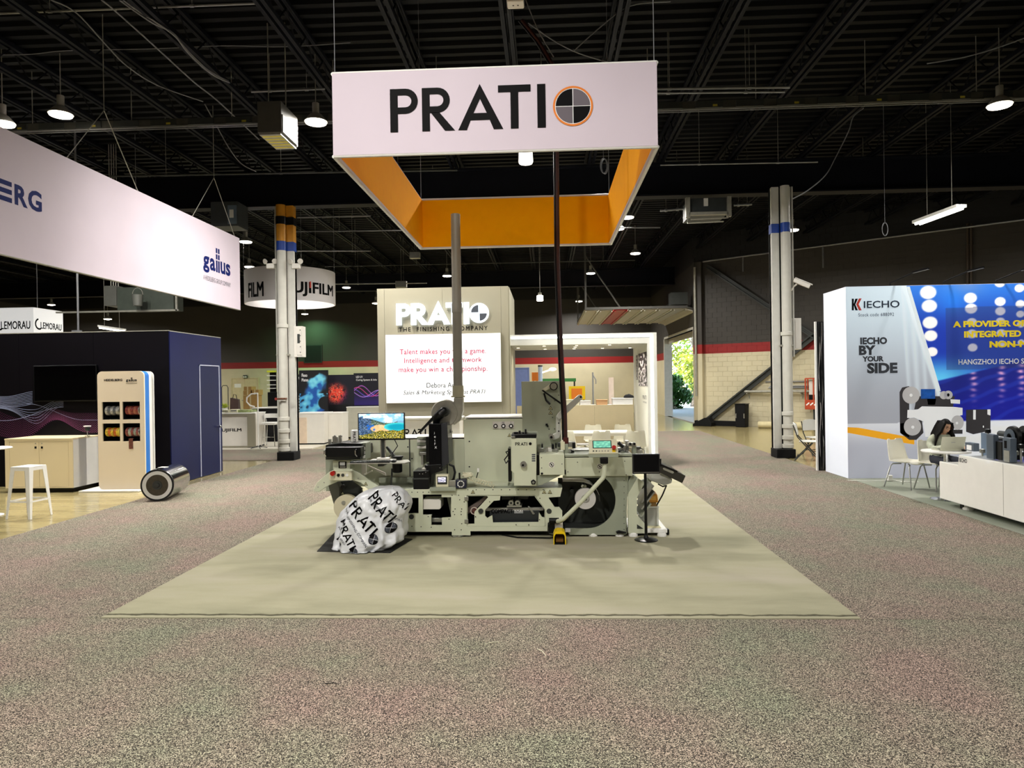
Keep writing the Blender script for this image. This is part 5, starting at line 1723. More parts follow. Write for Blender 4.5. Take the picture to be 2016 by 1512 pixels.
def iprint(u, v):
    x = 1668 + u * WPX; y = IBOT - v * (IBOT - ITOP)
    y += .0148 * (x - 1668)          # artwork measured along the tilted picture lines
    diag = 1789 + (y - 564) * .30
    if x < diag - 1:
        t = (y - 564) / 280
        c = mixc((.80, .87, .92), (.60, .61, .65), sst(0, 1, t))
        f = (x - (1775 + (y - 564) * .05)) / 14
        c = mixc(c, (.86, .91, .94), (.25 + .2 * math.sin(f * 5)) * sst(-.1, .3, f) * sst(3.3, 2.7, f))
        c = mixc(c, (.90, .94, .96), .6 * sst(13, 7, diag - x))
        if y > 838: c = mixc((.80, .81, .84), (.66, .67, .72), sst(838, 890, y))
        yl0 = 841 + max(0, x - 1690) * .185
        yl1 = 852 + max(0, x - 1668) * .185
        if y > yl1 and x > 1700 and False: pass
        return c
    hor = 757 - (x - 1850) * .21
    t = (y - 564) / 190
    c = mixc((.16, .46, .86), (.05, .2, .66), sst(0, .55, t))
    c = mixc(c, (.35, .75, .95), sst(.7, 1.0, t) * sst(1990, 1850, x))
    c = mixc(c, (.45, .55, .75), .6 * math.exp(-((x - 1905) / 34) ** 2 - ((y - 570) / 20) ** 2))
    c = mixc(c, (.10, .50, .95), .6 * math.exp(-((x - 1880) / 26) ** 2 - ((y - 600) / 24) ** 2))
    if y > hor - 3:
        k = mixc((.05, .10, .48), (.03, .06, .55), sst(0, 80, y - hor))
        s = math.sin((y + x * .35) * .22 + 2 * nz(x * .02, y * .02)) 
        k = mixc(k, (.15, .28, .75), .35 * sst(.3, 1, s))
        for cx in (1918, 1973, 2012, 2060):
            a_ = math.exp(-((x - cx + 2 * math.sin(y * .4)) / 6) ** 2) * sst(825, 745, y) * (.5 + .5 * math.sin(y * .55 + cx))
            k = mixc(k, (.95, .68, .82), .9 * a_)
        c = mixc(c, k, sst(hor - 2.5, hor + 1.5, y))
    if y < hor + 6:
        for cx, cy, r in BOK:
            q = math.hypot((x - cx) / r, (y - cy) / (r * .82))
            if q < 1.25: c = mixc(c, (1, .97, .96), sst(1.15, .85, q))
    c = mixc(c, (.84, .85, .88), sst(836, 840, y))
    if x > 1865 and 613 < y < 736: c = mixc(c, (.16, .2, .38), .42)
    return c
BOK = [(1831, 581, 16), (1833, 608, 15), (1834, 641, 14.5), (1835, 667, 13), (1837, 699, 11), (1914, 595, 12.5), (1915, 616, 12), (1916, 643, 10), (1916, 666, 10.5), (1917, 693, 9.5), (1972, 567, 10.5), (1972, 604, 10.5), (1972, 623, 10), (1972, 643, 9), (1973, 666, 9), (1974, 688, 8.5), (2010, 579, 9.5), (2011, 610, 9), (2011, 630, 8), (2012, 650, 8), (2012, 686, 7), (2060, 585, 10), (2060, 620, 9)]
WPX = (ix1 - ix0) / (at(2016, 800, IY).x - ix0) * 348
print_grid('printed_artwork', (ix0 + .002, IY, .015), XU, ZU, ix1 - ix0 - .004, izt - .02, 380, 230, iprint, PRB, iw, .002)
def it(lines, m, Y=IY - .004, **k):
    mb = MB()
    for s, x0, y0, x1, y1 in lines: ptext(mb, s, x0, y0, x1, y1, Y, **k)
    mb.build('lettering', m, iw)
it([('IECHO', 1700.6, 592, 1771, 606)], mat('blue_black_ink', '#14283c', .5, var=0), bold=.012)
it([('Stock code 688092', 1690, 616, 1760, 622.5)], inkb, spacing=1.15)
it([('IECHO', 1693.5, 664, 1746.5, 678), ('BY', 1691, 680, 1724, 699), ('YOUR', 1697.5, 701, 1740, 712), ('SIDE', 1707, 714, 1767, 735)], inkdgrey, bold=.05)
it([('A PROVIDER OF', 1876, 631, 2020, 643.5), ('INTEGRATED', 1898, 651, 2010.5, 664), ('NON-M', 1948, 671, 2023, 684)], inkyel, bold=.05)
it([('HANGZHOU IECHO S', 1887, 706.5, 2016, 717)], inkwhite, bold=.015)
def flat(polys, m, name, off):
    mb = MB()
    for pts in polys: mb.pprism(pts, IY - off, IY - off + .0006)
    return mb.build(name, m, iw)
flat([[(1677, 588), (1681, 588), (1681, 611), (1677, 611)], [(1684, 588), (1689, 588), (1684, 599.5), (1689, 611), (1684, 611), (1680.5, 599.5)]], inkb, 'emblem', .003)
flat([[(1691, 587.5), (1696.5, 587.5), (1690.5, 599), (1696.5, 611), (1691, 611), (1685.5, 599)]], inkred, 'emblem', .003)
flat([[(1668.5, 841), (1690, 842), (1790, 860.5), (1800, 866), (1800, 875), (1780, 872), (1668.5, 852)]], mat('amber_print', '#f0a818', .6, var=0, emit=.35), 'printed_stripe', .0028)
flat([[(1785, 564), (1791, 564), (1852.5, 770), (1844, 770)]], mat('pale_print', '#dfeaf0', .6, var=0, emit=.35), 'printed_edge', .0028)
# printed picture of a label machine
pg, pd, pw = mat('print_grey', '#b9b7b9', .6, var=0, emit=.3), mat('print_dark', '#3d3a40', .6, var=0), mat('print_white', '#e6e7ea', .6, var=0, emit=.35)
cir = lambda x, y, r, k=1.0: [(x + r * math.cos(a * PI / 14), y + r * k * math.sin(a * PI / 14)) for a in range(28)]
flat([[(1771, 772), (1776, 763), (1790, 760), (1790, 862), (1772, 852)], [(1772, 834), (1815, 826), (1818, 852), (1804, 866), (1790, 866), (1773, 853)], [(1805, 780), (1880, 780), (1876, 802), (1800, 806)], [(1825, 785), (1843, 785), (1841, 797), (1827, 797)], [(1873, 846), (1895, 846), (1895, 854), (1875, 854)]], pd, 'printed_machine', .0030)
flat([[(1786.6, 807), (1806, 807), (1815, 800), (1877, 801), (1895, 803), (1895, 817), (1876, 822), (1872, 858), (1822, 860), (1818, 830), (1800, 822), (1786, 823)], [(1871, 786), (1890, 787), (1890, 795), (1872, 794)]], pw, 'printed_machine', .0038)
flat([cir(1793.6, 778, 17), cir(1796.5, 840, 17, 1.03), cir(1885, 832, 12.5, 1.15), cir(1858, 778, 8), cir(1867, 777.5, 8.5)], pg, 'printed_machine', .0046)
flat([cir(1793.6, 778, 3), cir(1797, 841, 3), cir(1884, 833, 2.5)], pw, 'printed_machine', .0052)
flat([cir(1867, 777.5, 2.5, 1.3)], inkb, 'printed_machine', .0052)
flat([[(1813, 766), (1841, 766), (1841, 785), (1813, 785)]], mat('print_blue', '#1d63c8', .4, var=.3, scale=8), 'printed_machine', .0052)
flat([[(1902, 807), (1916, 806), (1950, 806), (1950, 848), (1916, 855), (1902, 850)]], pd, 'printed_machine', .0040)
flat([[(1916, 807), (1921, 807), (1921, 826), (1916, 826)], [(1944, 806), (1950, 806), (1950, 818), (1944, 816)], [(1935, 838), (1937, 838), (1937, 842), (1935, 842)], [(1896, 838), (1901, 838), (1901, 856), (1916, 858), (1952, 852), (1952, 838), (2090, 840), (2090, 872), (1896, 872)]], pw, 'printed_machine', .0046)
# black cable curtain and white post behind the side fabric
xb0 = ix0 - .04
t = thing('cable_curtain', 'black hanging bundle of cables between white posts at the side of the printed wall', 'cables', (ix0 + .1, iyb + .05, 0))
ca, cb = at(1611, 936, iyb + .12), at(1622.5, 633, iyb + .12)
MB().box(ca.x - .03, ca.x, iyb + .1, iyb + .16, .012, cb.z).build('post', white, t)
MB().box(ca.x, cb.x + .25, iyb + .14, iyb + .16, .012, cb.z).build('cloth', blackm, t)
R = random.Random(2)
for k in range(9):
    x = ca.x + .02 + k * .013
    MB().tube([(x + .015 * math.sin(j * .9 + k), iyb + .12 - .02 * R.random(), .03 + (cb.z - .05) * j / 16) for j in range(17)], .006, 5).build('cable', (blackm, dgrey, mat('cable_white_%d' % k, '#a9a5a0', .5), black)[k % 4] , t)
mb = MB()
for px in (1750, 1854, 1957):
    q = at(px, 561, IY + .1)
    s_ = thing('arm_lamp', 'black arm lamp on top of the printed wall, %s' % {1750: 'above the dark lettering', 1854: 'above the first column of light dots', 1957: 'above the yellow lettering'}[px], 'lamp', (q.x, IY + .05, izt), 'arm lamps on the printed wall')
    MB().tube([(q.x, IY + .05, izt), (q.x, IY + .05, izt + .06), (q.x + .18, IY - .1, izt + .15), (q.x + .3, IY - .3, izt + .22)], .012, 6).build('arm', blackm, s_)
    MB().obox((q.x + .34, IY - .36, izt + .22), (.09, -.09, .02), (.03, .03, 0), (0, 0, .015)).build('head', black, s_)

# white machine along the aisle
MX, MXB = 5.75, 7.0
yA = atx(1849, 930, MX).y; yB = atx(1887.5, 930, MX).y; yC = 6.6
mz0 = .1; mz1 = atx(1888, 895.5, MX).z; mzn = atx(1850, 908, MX).z
wm = thing('label_cutter', 'long white glossy machine body on short feet beside the aisle', 'machine', (MX + .6, (yA + yC) / 2, .012))
gloss = mat('gloss_white', '#f3f2ec', .15, var=.02, coat=.6)
MB().prism([(yA, mz0), (yA, mzn), (yB + .02, mzn), (yB, mz1), (yC, mz1), (yC, mz0)], lambda a, b, d: (d, a, b), MX, MX + .04).build('side_panel', gloss, wm, bevel=.012)
MB().prism([(yA - .02, mz0 + .01), (yA - .02, mzn - .01), (yB + .0, mzn - .01), (yB - .02, mz1 - .01), (yC, mz1 - .01), (yC, mz0 + .01)], lambda a, b, d: (d, a, b), MX + .041, MXB).build('body', gloss, wm, bevel=.01)
ysm = atx(1975, 950, MX).y
MB().box(MX - .002, MX, ysm - .004, ysm + .004, mz0 + .02, mz1 - .01).build('seam', mat('seam_grey', '#b9b7b0', .4), wm)
ft = None
for i, px in enumerate((1877, 1981, 1995)):
    y = (10.1, 8.72, 8.55)[i]
    x = MX + .14
    f = MB().box(x - .035, x + .035, y - .035, y + .035, .05, mz0 + .01).lathe([(.07, 0), (.07, .02), (.05, .035), (.02, .05)], (x, y, .013), n=16).build('foot', white, wm)
    MB().box(x - .04, x + .04, y + .05, y + .13, .015, mz0).build('foot_plate', black, wm)
mb = MB()
A, B = atx(1889, 909, MX), atx(1904, 912, MX)
text_on(mb, 'IECHO', (MX, A.y, B.z - .0), -YU, ZU, wid=abs(A.y - B.y), hei=.055, bold=.02)
A, B = atx(1906.5, 909, MX), atx(1920, 912, MX)
mb.build('lettering', inkb, wm)
bluegrey = mat('blue_grey_metal', '#545f6c', .4, .3, var=.05)
def mt(px, py, X): return atx(px, py, X)
# working heads on the deck
def deckbox(px0, py0, px1, py1, X, dx, m, name, bev=.006):
    """box on the deck whose aisle-side face spans two photo points"""
    A, B = atx(px0, py1, X), atx(px1, py0, X)
    z0 = min(max(A.z, mz1), mz1 + .5)
    return MB().box(X, X + dx, min(A.y, B.y), max(A.y, B.y), mz1 if py1 > 890 else A.z, B.z).build(name, m, wm, bevel=bev)
deckbox(1942, 856, 1955.5, 906, MX + .12, .07, bluegrey, 'grey_column')
deckbox(1957, 870, 1972, 908, MX + .15, .25, black, 'black_bracket')
deckbox(1974, 863, 1989, 909, MX + .10, .08, bluegrey, 'tool_head')
deckbox(1977, 868, 1981, 882, MX + .095, .01, inkb, 'slot', 0)
deckbox(1976, 888, 1987, 899, MX + .095, .01, steel, 'lens_plate', 0)
deckbox(1900, 873, 1917, 901, MX + .45, .08, bluegrey, 'sensor_block')
deckbox(1903, 877, 1912, 885, MX + .44, .01, inkwhite, 'label_panel', 0)
A, B = atx(1968, 858, MX + .2), atx(1972, 858, MX + .2)
MB().lathe([(.03, -.12), (.145, -.1), (.15, -.06), (.09, -.05), (.09, .05), (.15, .06), (.145, .1), (.03, .12)], (MX + .45, A.y, A.z - .02), XU, 28).build('black_reel', black, wm, smooth=True)
MB().lathe([(.05, -.13), (.11, -.128), (.11, -.122), (.05, -.12)], (MX + .45, A.y, A.z - .02), XU, 28).build('reel_rim', bluegrey, wm, smooth=True)
for i, (dz, r, m) in enumerate(((.06, .03, black), (.14, .035, steel), (.22, .03, black), (.30, .04, dgrey))):
    MB().cyl((MX + .5, yB - .1, mz1 + dz), (MX + .5, yC, mz1 + dz), r, n=12).build('rail', m, wm, smooth=True)
for k, yy in enumerate((9.35, 8.9, 8.35, 7.9)):
    MB().box(MX + .42, MX + .62, yy - .03, yy + .03, mz1, mz1 + .36).build('bearing_plate', dgrey if k % 2 else black, wm, bevel=.005)
for k, (px, py) in enumerate(((1934, 889), (1945, 850), (2000, 893), (2010, 880))):
    q = atx(px, py, MX + .2)
    MB().lathe([(.01, 0), (.035, .005), (.035, .05), (.015, .06)], (q.x, q.y, max(q.z - .02, mz1)), n=14).build('knob', steel if k % 2 == 0 else black, wm, smooth=True)
    MB().cyl((q.x, q.y, mz1), (q.x, q.y, max(q.z - .02, mz1 + .002)), .012, n=6).build('knob_stem', steel, wm)
MB().box(MX + .35, MX + .37, yB - .2, yB + .02 + .05, mz1 - .05, mz1 + .3).build('end_plate', mat('blue_plate', '#5b6f86', .4), wm)

# table, laptop, chairs
TY = 10.95
p = at(1862, 887, TY)
tt = thing('round_table', 'small round white table on a chrome pedestal where the person works', 'table', (p.x, TY, .013))
tzt = p.z
MB().lathe([(.01, 0), (.33, 0), (.335, .012), (.33, .024), (.01, .024)], (p.x, TY, tzt - .024), n=36).build('tabletop', white, tt, smooth=True)
MB().lathe([(.22, 0), (.22, .008), (.05, .03), (.03, .06), (.03, tzt - .05), (.09, tzt - .038)], (p.x, TY, .013), n=24).build('pedestal', chrome, tt, smooth=True)
lp = at(1868.5, 881, TY)
la = thing('laptop', 'open pale laptop on the small round white table, its lid towards the aisle', 'laptop', (lp.x, TY - .02, tzt))
lm = mat('laptop_shell', '#c9c9b4', .35, .2, var=.03)
MB().box(lp.x - .175, lp.x + .175, TY - .06, TY + .17, tzt + .001, tzt + .017).build('base', lm, la, bevel=.005)
MB().box(lp.x - .15, lp.x + .15, TY + .0, TY + .1, tzt + .017, tzt + .019).build('keyboard', black, la)
ld = Vector((0, -.3, 1)).normalized()
MB().obox(Vector((lp.x, TY - .075, tzt + .018)) + ld * .105, (.175, 0, 0), (0, .004 * ld.z, .004 * .3), ld * .105).build('lid', lm, la, bevel=.004)
MB().obox(Vector((lp.x, TY - .0795, tzt + .018)) + ld * .12, (.03, 0, 0), (0, .001, 0), ld * .006).build('emblem', steel, la)
mo = at(1880, 884, TY - .1)
ms = thing('computer_mouse', 'small dark mouse on the small round white table beside the laptop', 'mouse', (p.x + .2, TY - .12, tzt))
MB().ell((p.x + .2, TY - .12, tzt + .014), .03, .05, .016, 14, 8).build('shell', black, ms, smooth=True)
MB().box(p.x + .198, p.x + .202, TY - .15, TY - .13, tzt + .026, tzt + .031).build('scroll_wheel', dgrey, ms)
fc_ = fl(1794, 963)
cA = copy_tree(ch0, (fc_.x - .05, fc_.y + .02, .013), math.radians(28), 'empty white moulded chair on the pale carpet beside the seated person')
cA['group'] = 'white moulded chairs at the printed wall'
PX, PYH = at(1852, 860, 11.75).x, 11.78
cB = copy_tree(ch0, (PX - .02, PYH + .02, .013), math.radians(12), 'white moulded chair under the seated person')
cB['group'] = 'white moulded chairs at the printed wall'
# power strip and cables on the carpet
q = fl(1752, 947, .013)
pw_ = thing('power_strip', 'white power adapter with thin cables on the carpet by the printed wall', 'adapter', q)
MB().box(q.x - .04, q.x + .04, q.y - .03, q.y + .03, .014, .12).build('body', white, pw_, bevel=.01)
MB().tube([(q.x, q.y, .02), (q.x - .4, q.y - .02, .018), (q.x - .7, q.y + .1, .018)], .006, 5).tube([(q.x + .03, q.y, .04), (q.x + .15, q.y - .15, .018), (q.x + .4, q.y - .2, .018), (q.x + .1, q.y - .05, .018)], .005, 5).build('cable', white, pw_)

# ================================================================ SEATED PERSON
def skin_chain(name, verts, edges, radii, root, m, parent, sub=2):
    me = bpy.data.meshes.new(name)
    off = rootloc(parent)
    me.from_pydata([Vector(v) - off for v in verts], edges, [])
    o = bpy.data.objects.new(name, me)
    COL.objects.link(o)
    sk = o.modifiers.new('skin', 'SKIN')
    sk.use_smooth_shade = True
    for i, r in enumerate(radii):
        v = me.skin_vertices[0].data[i]
        v.radius = r if isinstance(r, (tuple, list)) else (r, r)
        v.use_root = i == root
    s = o.modifiers.new('sub', 'SUBSURF')
    s.levels = s.render_levels = sub
    dg = bpy.context.evaluated_depsgraph_get()
    ev = bpy.data.meshes.new_from_object(o.evaluated_get(dg))
    ev.name = name
    o.modifiers.clear()
    o.data = ev
    if isinstance(m, (list, tuple)):
        for q in m: ev.materials.append(q)
    else:
        ev.materials.clear(); ev.materials.append(m)
    for p_ in ev.polygons: p_.use_smooth = True
    o.parent = parent
    return o
pe = thing('person', 'seated person with long dark hair, glasses and pale jacket working at a laptop', 'person', (PX, PYH, .013))
O = Vector((PX, PYH, 0))
def L(x, y, z): return O + Vector((x, y, z))
skinm = mat('skin', '#d9ac8e', .5, var=.03)
hairm = mat('dark_hair', '#0a0706', .5, var=.2, scale=60, spec=.15)
jacket = mat('pale_jacket', '#a9ad9a', .8, var=.25, scale=14)
trous = mat('navy_trousers', '#141828', .8, var=.1)
shoem = mat('dark_shoe', '#1a1a1c', .5)
V = [L(0, 0, .56), L(0, -.01, .68), L(0, -.04, .80), L(0, -.07, .89), L(0, -.085, .945), L(0, -.105, .985),
     L(-.15, -.06, .885), L(-.21, -.10, .77), L(-.225, -.20, .715), L(-.16, -.36, .755), L(-.11, -.44, .775),
     L(.15, -.06, .885), L(.21, -.10, .77), L(.22, -.22, .715), L(.16, -.38, .755), L(.12, -.46, .775),
     L(-.095, -.03, .52), L(-.10, -.26, .53), L(-.11, -.42, .515), L(-.105, -.40, .30), L(-.10, -.36, .10),
     L(.095, -.03, .52), L(.10, -.26, .53), L(.11, -.42, .515), L(.115, -.36, .30), L(.12, -.32, .10)]
E_ = [(0, 1), (1, 2), (2, 3), (3, 4), (4, 5), (3, 6), (6, 7), (7, 8), (8, 9), (9, 10), (3, 11), (11, 12), (12, 13), (13, 14), (14, 15), (0, 16), (16, 17), (17, 18), (18, 19), (19, 20), (0, 21), (21, 22), (22, 23), (23, 24), (24, 25)]
RR = [(.135, .11), (.125, .10), (.14, .105), (.10, .08), (.052, .052), (.045, .045),
      .072, .062, .054, .042, .032, .072, .062, .054, .042, .032,
      .088, .082, .066, .056, .045, .088, .082, .066, .056, .045]
body = skin_chain('body', V, E_, RR, 0, [jacket, trous, skinm], pe)
# colour zones of the one continuous body: trousers below the waist, skin at neck
zo = rootloc(pe)
for p_ in body.data.polygons:
    cc_ = p_.center + zo
    loc = cc_ - O
    if loc.z < .60 and not (abs(loc.x) > .15 and loc.z > .6): p_.material_index = 1
    elif loc.z > .945 and abs(loc.x) < .07: p_.material_index = 2
    else: p_.material_index = 0
# head
HC = L(.005, -.15, 1.075)
hd = MB()
n, m = 28, 22
vs = []
for j in range(m + 1):
    a = PI * j / m
    for i in range(n):
        t = 2 * PI * i / n
        d = Vector((math.sin(a) * math.sin(t), -math.sin(a) * math.cos(t), math.cos(a)))
        r = Vector((.072, .09, .112))
        if d.z < 0: r.x *= 1 - .30 * d.z * d.z; r.y *= 1 - .14 * d.z * d.z
        p_ = Vector((d.x * r.x, d.y * r.y, d.z * r.z))
        if d.y < -.3:
            nx, nz_ = p_.x / .072, p_.z / .112
            p_.y -= .022 * math.exp(-(nx / .16) ** 2 - ((nz_ + .18) / .22) ** 2)          # nose
            p_.y += .010 * (math.exp(-((abs(nx) - .42) / .2) ** 2 - ((nz_ - .02) / .13) ** 2))   # eye sockets
            p_.y -= .007 * math.exp(-(nx / .35) ** 2 - ((nz_ + .55) / .1) ** 2)              # lips
            p_.y -= .006 * math.exp(-(nx / .3) ** 2 - ((nz_ + .85) / .14) ** 2)              # chin
        vs.append(p_)
fs = [(j * n + i, (j + 1) * n + i, (j + 1) * n + (i + 1) % n, j * n + (i + 1) % n) for j in range(m) for i in range(n)]
tilt = Matrix.Rotation(math.radians(16), 3, 'X') 
turn = Matrix.Rotation(math.radians(10), 3, 'Z')
HM = turn @ tilt
HP = lambda v: HC + HM @ Vector(v)
hd.add([HP(v) for v in vs], fs)
head = hd.build('head', skinm, pe, smooth=True)
for s in (-1, 1):
    MB().ell(HP((s * .03, -.078, .004)), .012, .008, .007, 10, 6).build('eye', mat('eye_dark_%d' % s, '#1c1210', .2), head, smooth=True)
    MB().tube([HP((s * .015, -.092, .024)), HP((s * .03, -.093, .029)), HP((s * .047, -.08, .024))], .004, 5).build('eyebrow', hairm, head)
    MB().ell(HP((s * .074, .005, -.01)), .012, .022, .032, 10, 8).build('ear', skinm, head, smooth=True)
MB().tube([HP((-.02, -.079, -.062)), HP((0, -.087, -.061)), HP((.02, -.079, -.062))], [.002, .0045, .002], 6).build('mouth', mat('lips', '#a5564e', .4), head, smooth=True)
mb = MB()
for s in (-1, 1):
    mb.tube([HP((s * .031 + .021 * math.cos(a * PI / 8), -.097, .002 + .017 * math.sin(a * PI / 8))) for a in range(17)], .0017, 5)
    mb.tube([HP((s * .052, -.097, .006)), HP((s * .073, -.03, .008)), HP((s * .076, .01, .004))], .0016, 5)
mb.tube([HP((-.01, -.097, .006)), HP((.01, -.097, .006))], .0016, 5)
mb.build('glasses', mat('glasses_frame', '#6d3a2c', .3, .3), head)
# long hair: a cap and falling sheets
mb = MB()
vs = []; n = 30
for j in range(13):
    a = PI * .62 * j / 12
    for i in range(n):
        t = 2 * PI * i / n
        d = Vector((math.sin(a) * math.sin(t), -math.sin(a) * math.cos(t), math.cos(a)))
        k = 1.12 + .03 * nz(t * 3, a * 3, 4)
        p_ = Vector((d.x * .074 * k, d.y * .094 * k, d.z * .116 * k))
        fr_ = -d.y
        if fr_ > .35 and p_.z < .07: 
            p_.z = .07 + .02 * abs(math.sin(t)); p_.y = -.08
        vs.append(HP(p_))
fs = [(j * n + i, (j + 1) * n + i, (j + 1) * n + (i + 1) % n, j * n + (i + 1) % n) for j in range(12) for i in range(n)]
mb.add(vs, fs)
for s in (-1, 1):
    for k in range(7):
        f = k / 6
        x0, y0 = s * (.066 + .012 * (1 - f)), -.055 + .13 * f
        e_ = L(s * (.10 + .05 * (1 - f)) , -.15 + .17 * f, .80 - .03 * k % .1)
        mid = L(s * (.11 + .015 * (1 - f)), -.16 + .16 * f, .93)
        mb.tube([HP((x0 * .75, y0, .075)), HP((x0 * 1.12, y0, 0)), HP((x0 * 1.2, y0 + .01, -.07)), mid, e_], [.02, .024, .026, .028, .012], 6)
for k in range(5):
    x0 = (-2 + k) * .03
    mb.tube([HP((x0, .075, .07)), HP((x0 * 1.2, .095, -.02)), L(x0 * 1.6, .02, .95), L(x0 * 1.8, .06, .78)], [.03, .034, .036, .02], 6)
mb.build('hair', hairm, pe, smooth=True)
# hands: palm with five separate bent digits
def hand(wrist, dirv, side, parent):
    d = dirv.normalized(); up = Vector((0, 0, 1)); r = d.cross(up).normalized() * side
    up = r.cross(d).normalized() * side
    pal = wrist + d * .05
    verts = [wrist, wrist + d * .035, pal + d * .02]
    edges = [(0, 1), (1, 2)]
    rad = [(.024, .017), (.034, .015), (.036, .013)]
    for k in range(4):
        off = (-.027 + .018 * k)
        ln = (.062, .074, .068, .05)[k]
        b = pal + d * .028 + r * off
        i0 = len(verts)
        verts += [b, b + d * ln * .45 - up * .004, b + d * ln * .75 - up * .016, b + d * ln * .9 - up * .03]
        edges += [(2, i0), (i0, i0 + 1), (i0 + 1, i0 + 2), (i0 + 2, i0 + 3)]
        rad += [.0095, .0088, .008, .0065]
    i0 = len(verts)
    b = wrist + d * .03 - r * .03
    verts += [b, b + d * .03 - r * .02 - up * .006, b + d * .058 - r * .022 - up * .014]
    edges += [(1, i0), (i0, i0 + 1), (i0 + 1, i0 + 2)]
    rad += [.012, .010, .0075]
    return skin_chain('hand', verts, edges, rad, 1, skinm, parent, 1)
hand(L(-.11, -.44, .778), Vector((.45, -.8, -.05)), 1, pe)
hand(L(.12, -.46, .778), Vector((-.45, -.8, -.05)), -1, pe)
for s, y in ((-1, -.36), (1, -.32)):
    x = s * .1 if s < 0 else .12
    mb = MB()
    prof = [(-.045, .0, .04), (.02, .0, .05), (.10, .0, .045), (.17, .0, .03)]
    vs, fs = [], []
    for k, (yy, zb, hh_) in enumerate(((.06, 0, .09), (.0, 0, .11), (-.06, 0, .085), (-.13, 0, .06), (-.18, 0, .03))):
        wv = (.03, .036, .04, .042, .028)[k]
        for i in range(10):
            a = 2 * PI * i / 10
            vs.append(L(x + wv * math.cos(a), y + yy, .014 + hh_ * (.5 + .5 * math.sin(a))))
    for k in range(4):
        fs += [(k * 10 + i, k * 10 + (i + 1) % 10, k * 10 + 10 + (i + 1) % 10, k * 10 + 10 + i) for i in range(10)]
    fs += [tuple(range(9, -1, -1)), tuple(range(40, 50))]
    mb.add(vs, fs).build('shoe', shoem, pe, smooth=True)
    MB().box(x - .035, x + .035, y - .16, y + .05, .0135, .022).build('sole', white, pe)
# jacket collar
mb = MB()
mb.tube([L(-.08, -.11, .87), L(-.075, -.06, .945), L(0, -.02, .965), L(.075, -.06, .945), L(.08, -.11, .87)], [.014, .024, .026, .024, .014], 8).build('collar', jacket, pe, smooth=True)
# ================================================================ PRINTING MACHINE
MY = 8.5
FLZ = .0155
pm0 = thing('printing_machine', 'large pale green grey label printing machine standing on the olive booth carpet', 'machine', (at(930, 1050, MY).x, MY, FLZ))
def mp(polys, Y, Y2, m, name, bevel=.004, parent=None, holes=None):
    mb = MB()
    if holes is not None:
        mb.pplate([polys] + holes, Y, Y2)
    else:
        for pts in polys: mb.pprism(pts, Y, Y2)
    return mb.build(name, m, parent or pm0, bevel=bevel)
def mbx(x0, y0, x1, y1, Y, Y2, m, name, bevel=.004, parent=None):
    return MB().pbox(x0, y0, x1, y1, Y, Y2).build(name, m, parent or pm0, bevel=bevel)
def disc(x, y, rpx, Y, Y2, m, name, parent=None, n=24, r0=None):
    c = at(x, y, Y); r = rpx / FPX * Y
    if r0 is None:
        return MB().cyl((c.x, Y, c.z), (c.x, Y2, c.z), r, n=n).build(name, m, parent or pm0, smooth=True)
    r0 = r0 / FPX * Y
    return MB().lathe([(r0, 0), (r, 0), (r, Y2 - Y), (r0, Y2 - Y), (r0, 0)], (c.x, Y, c.z), YU, n).build(name, m, parent or pm0, smooth=True)
# --- front frame plate with its openings
frame = mp([(745, 963.5), (797, 963), (1107, 960.5), (1103, 978), (1081, 979.5), (1080, 981), (1092, 998.5), (1101, 998.5), (1107, 1006), (1107, 1019), (1092, 1020), (1078.5, 1029.6), (1077.6, 1045.8), (926, 1045.8), (926, 1054), (889.6, 1054), (889.6, 1047), (745, 1047)], MY, MY + .03, mach, 'front_frame', .003, None,
   [[(770, 980), (824, 980), (824, 1011), (770, 1011)],
    [(832.3, 973.6), (869.4, 973.6), (869.4, 979), (888, 979), (888, 1018.6), (870, 1019.5), (870, 1034), (849, 1034), (849, 1014.5), (832.3, 1013.6)],
    [(919, 974.8), (1053, 974.8), (1073.4, 1002.6), (1073.4, 1036.4), (919, 1036.4)]])
mp([(919.6, 975.4), (1052.6, 975.4), (1072.8, 1002.8), (1072.8, 1035.8), (919.6, 1035.8)], MY + .008, MY + .03, mach, 'door_panel', .002, None,
   [[(920.5, 976.5), (958.7, 976.5), (961, 979), (934, 1008), (934, 1031.5), (920.5, 1031.5)],
    [(985, 976.5), (1052, 976.5), (1072, 1003), (1072, 1019), (1067, 1018), (1061, 1009), (1060, 1028), (970.5, 1029), (969, 1014.5), (959, 1020), (955, 1016), (955, 1004), (972, 986), (984, 985)]])
for y in (982, 1026.5):
    mbx(914.5, y - 4, 922, y + 4, MY - .012, MY, steel, 'hinge', .003)
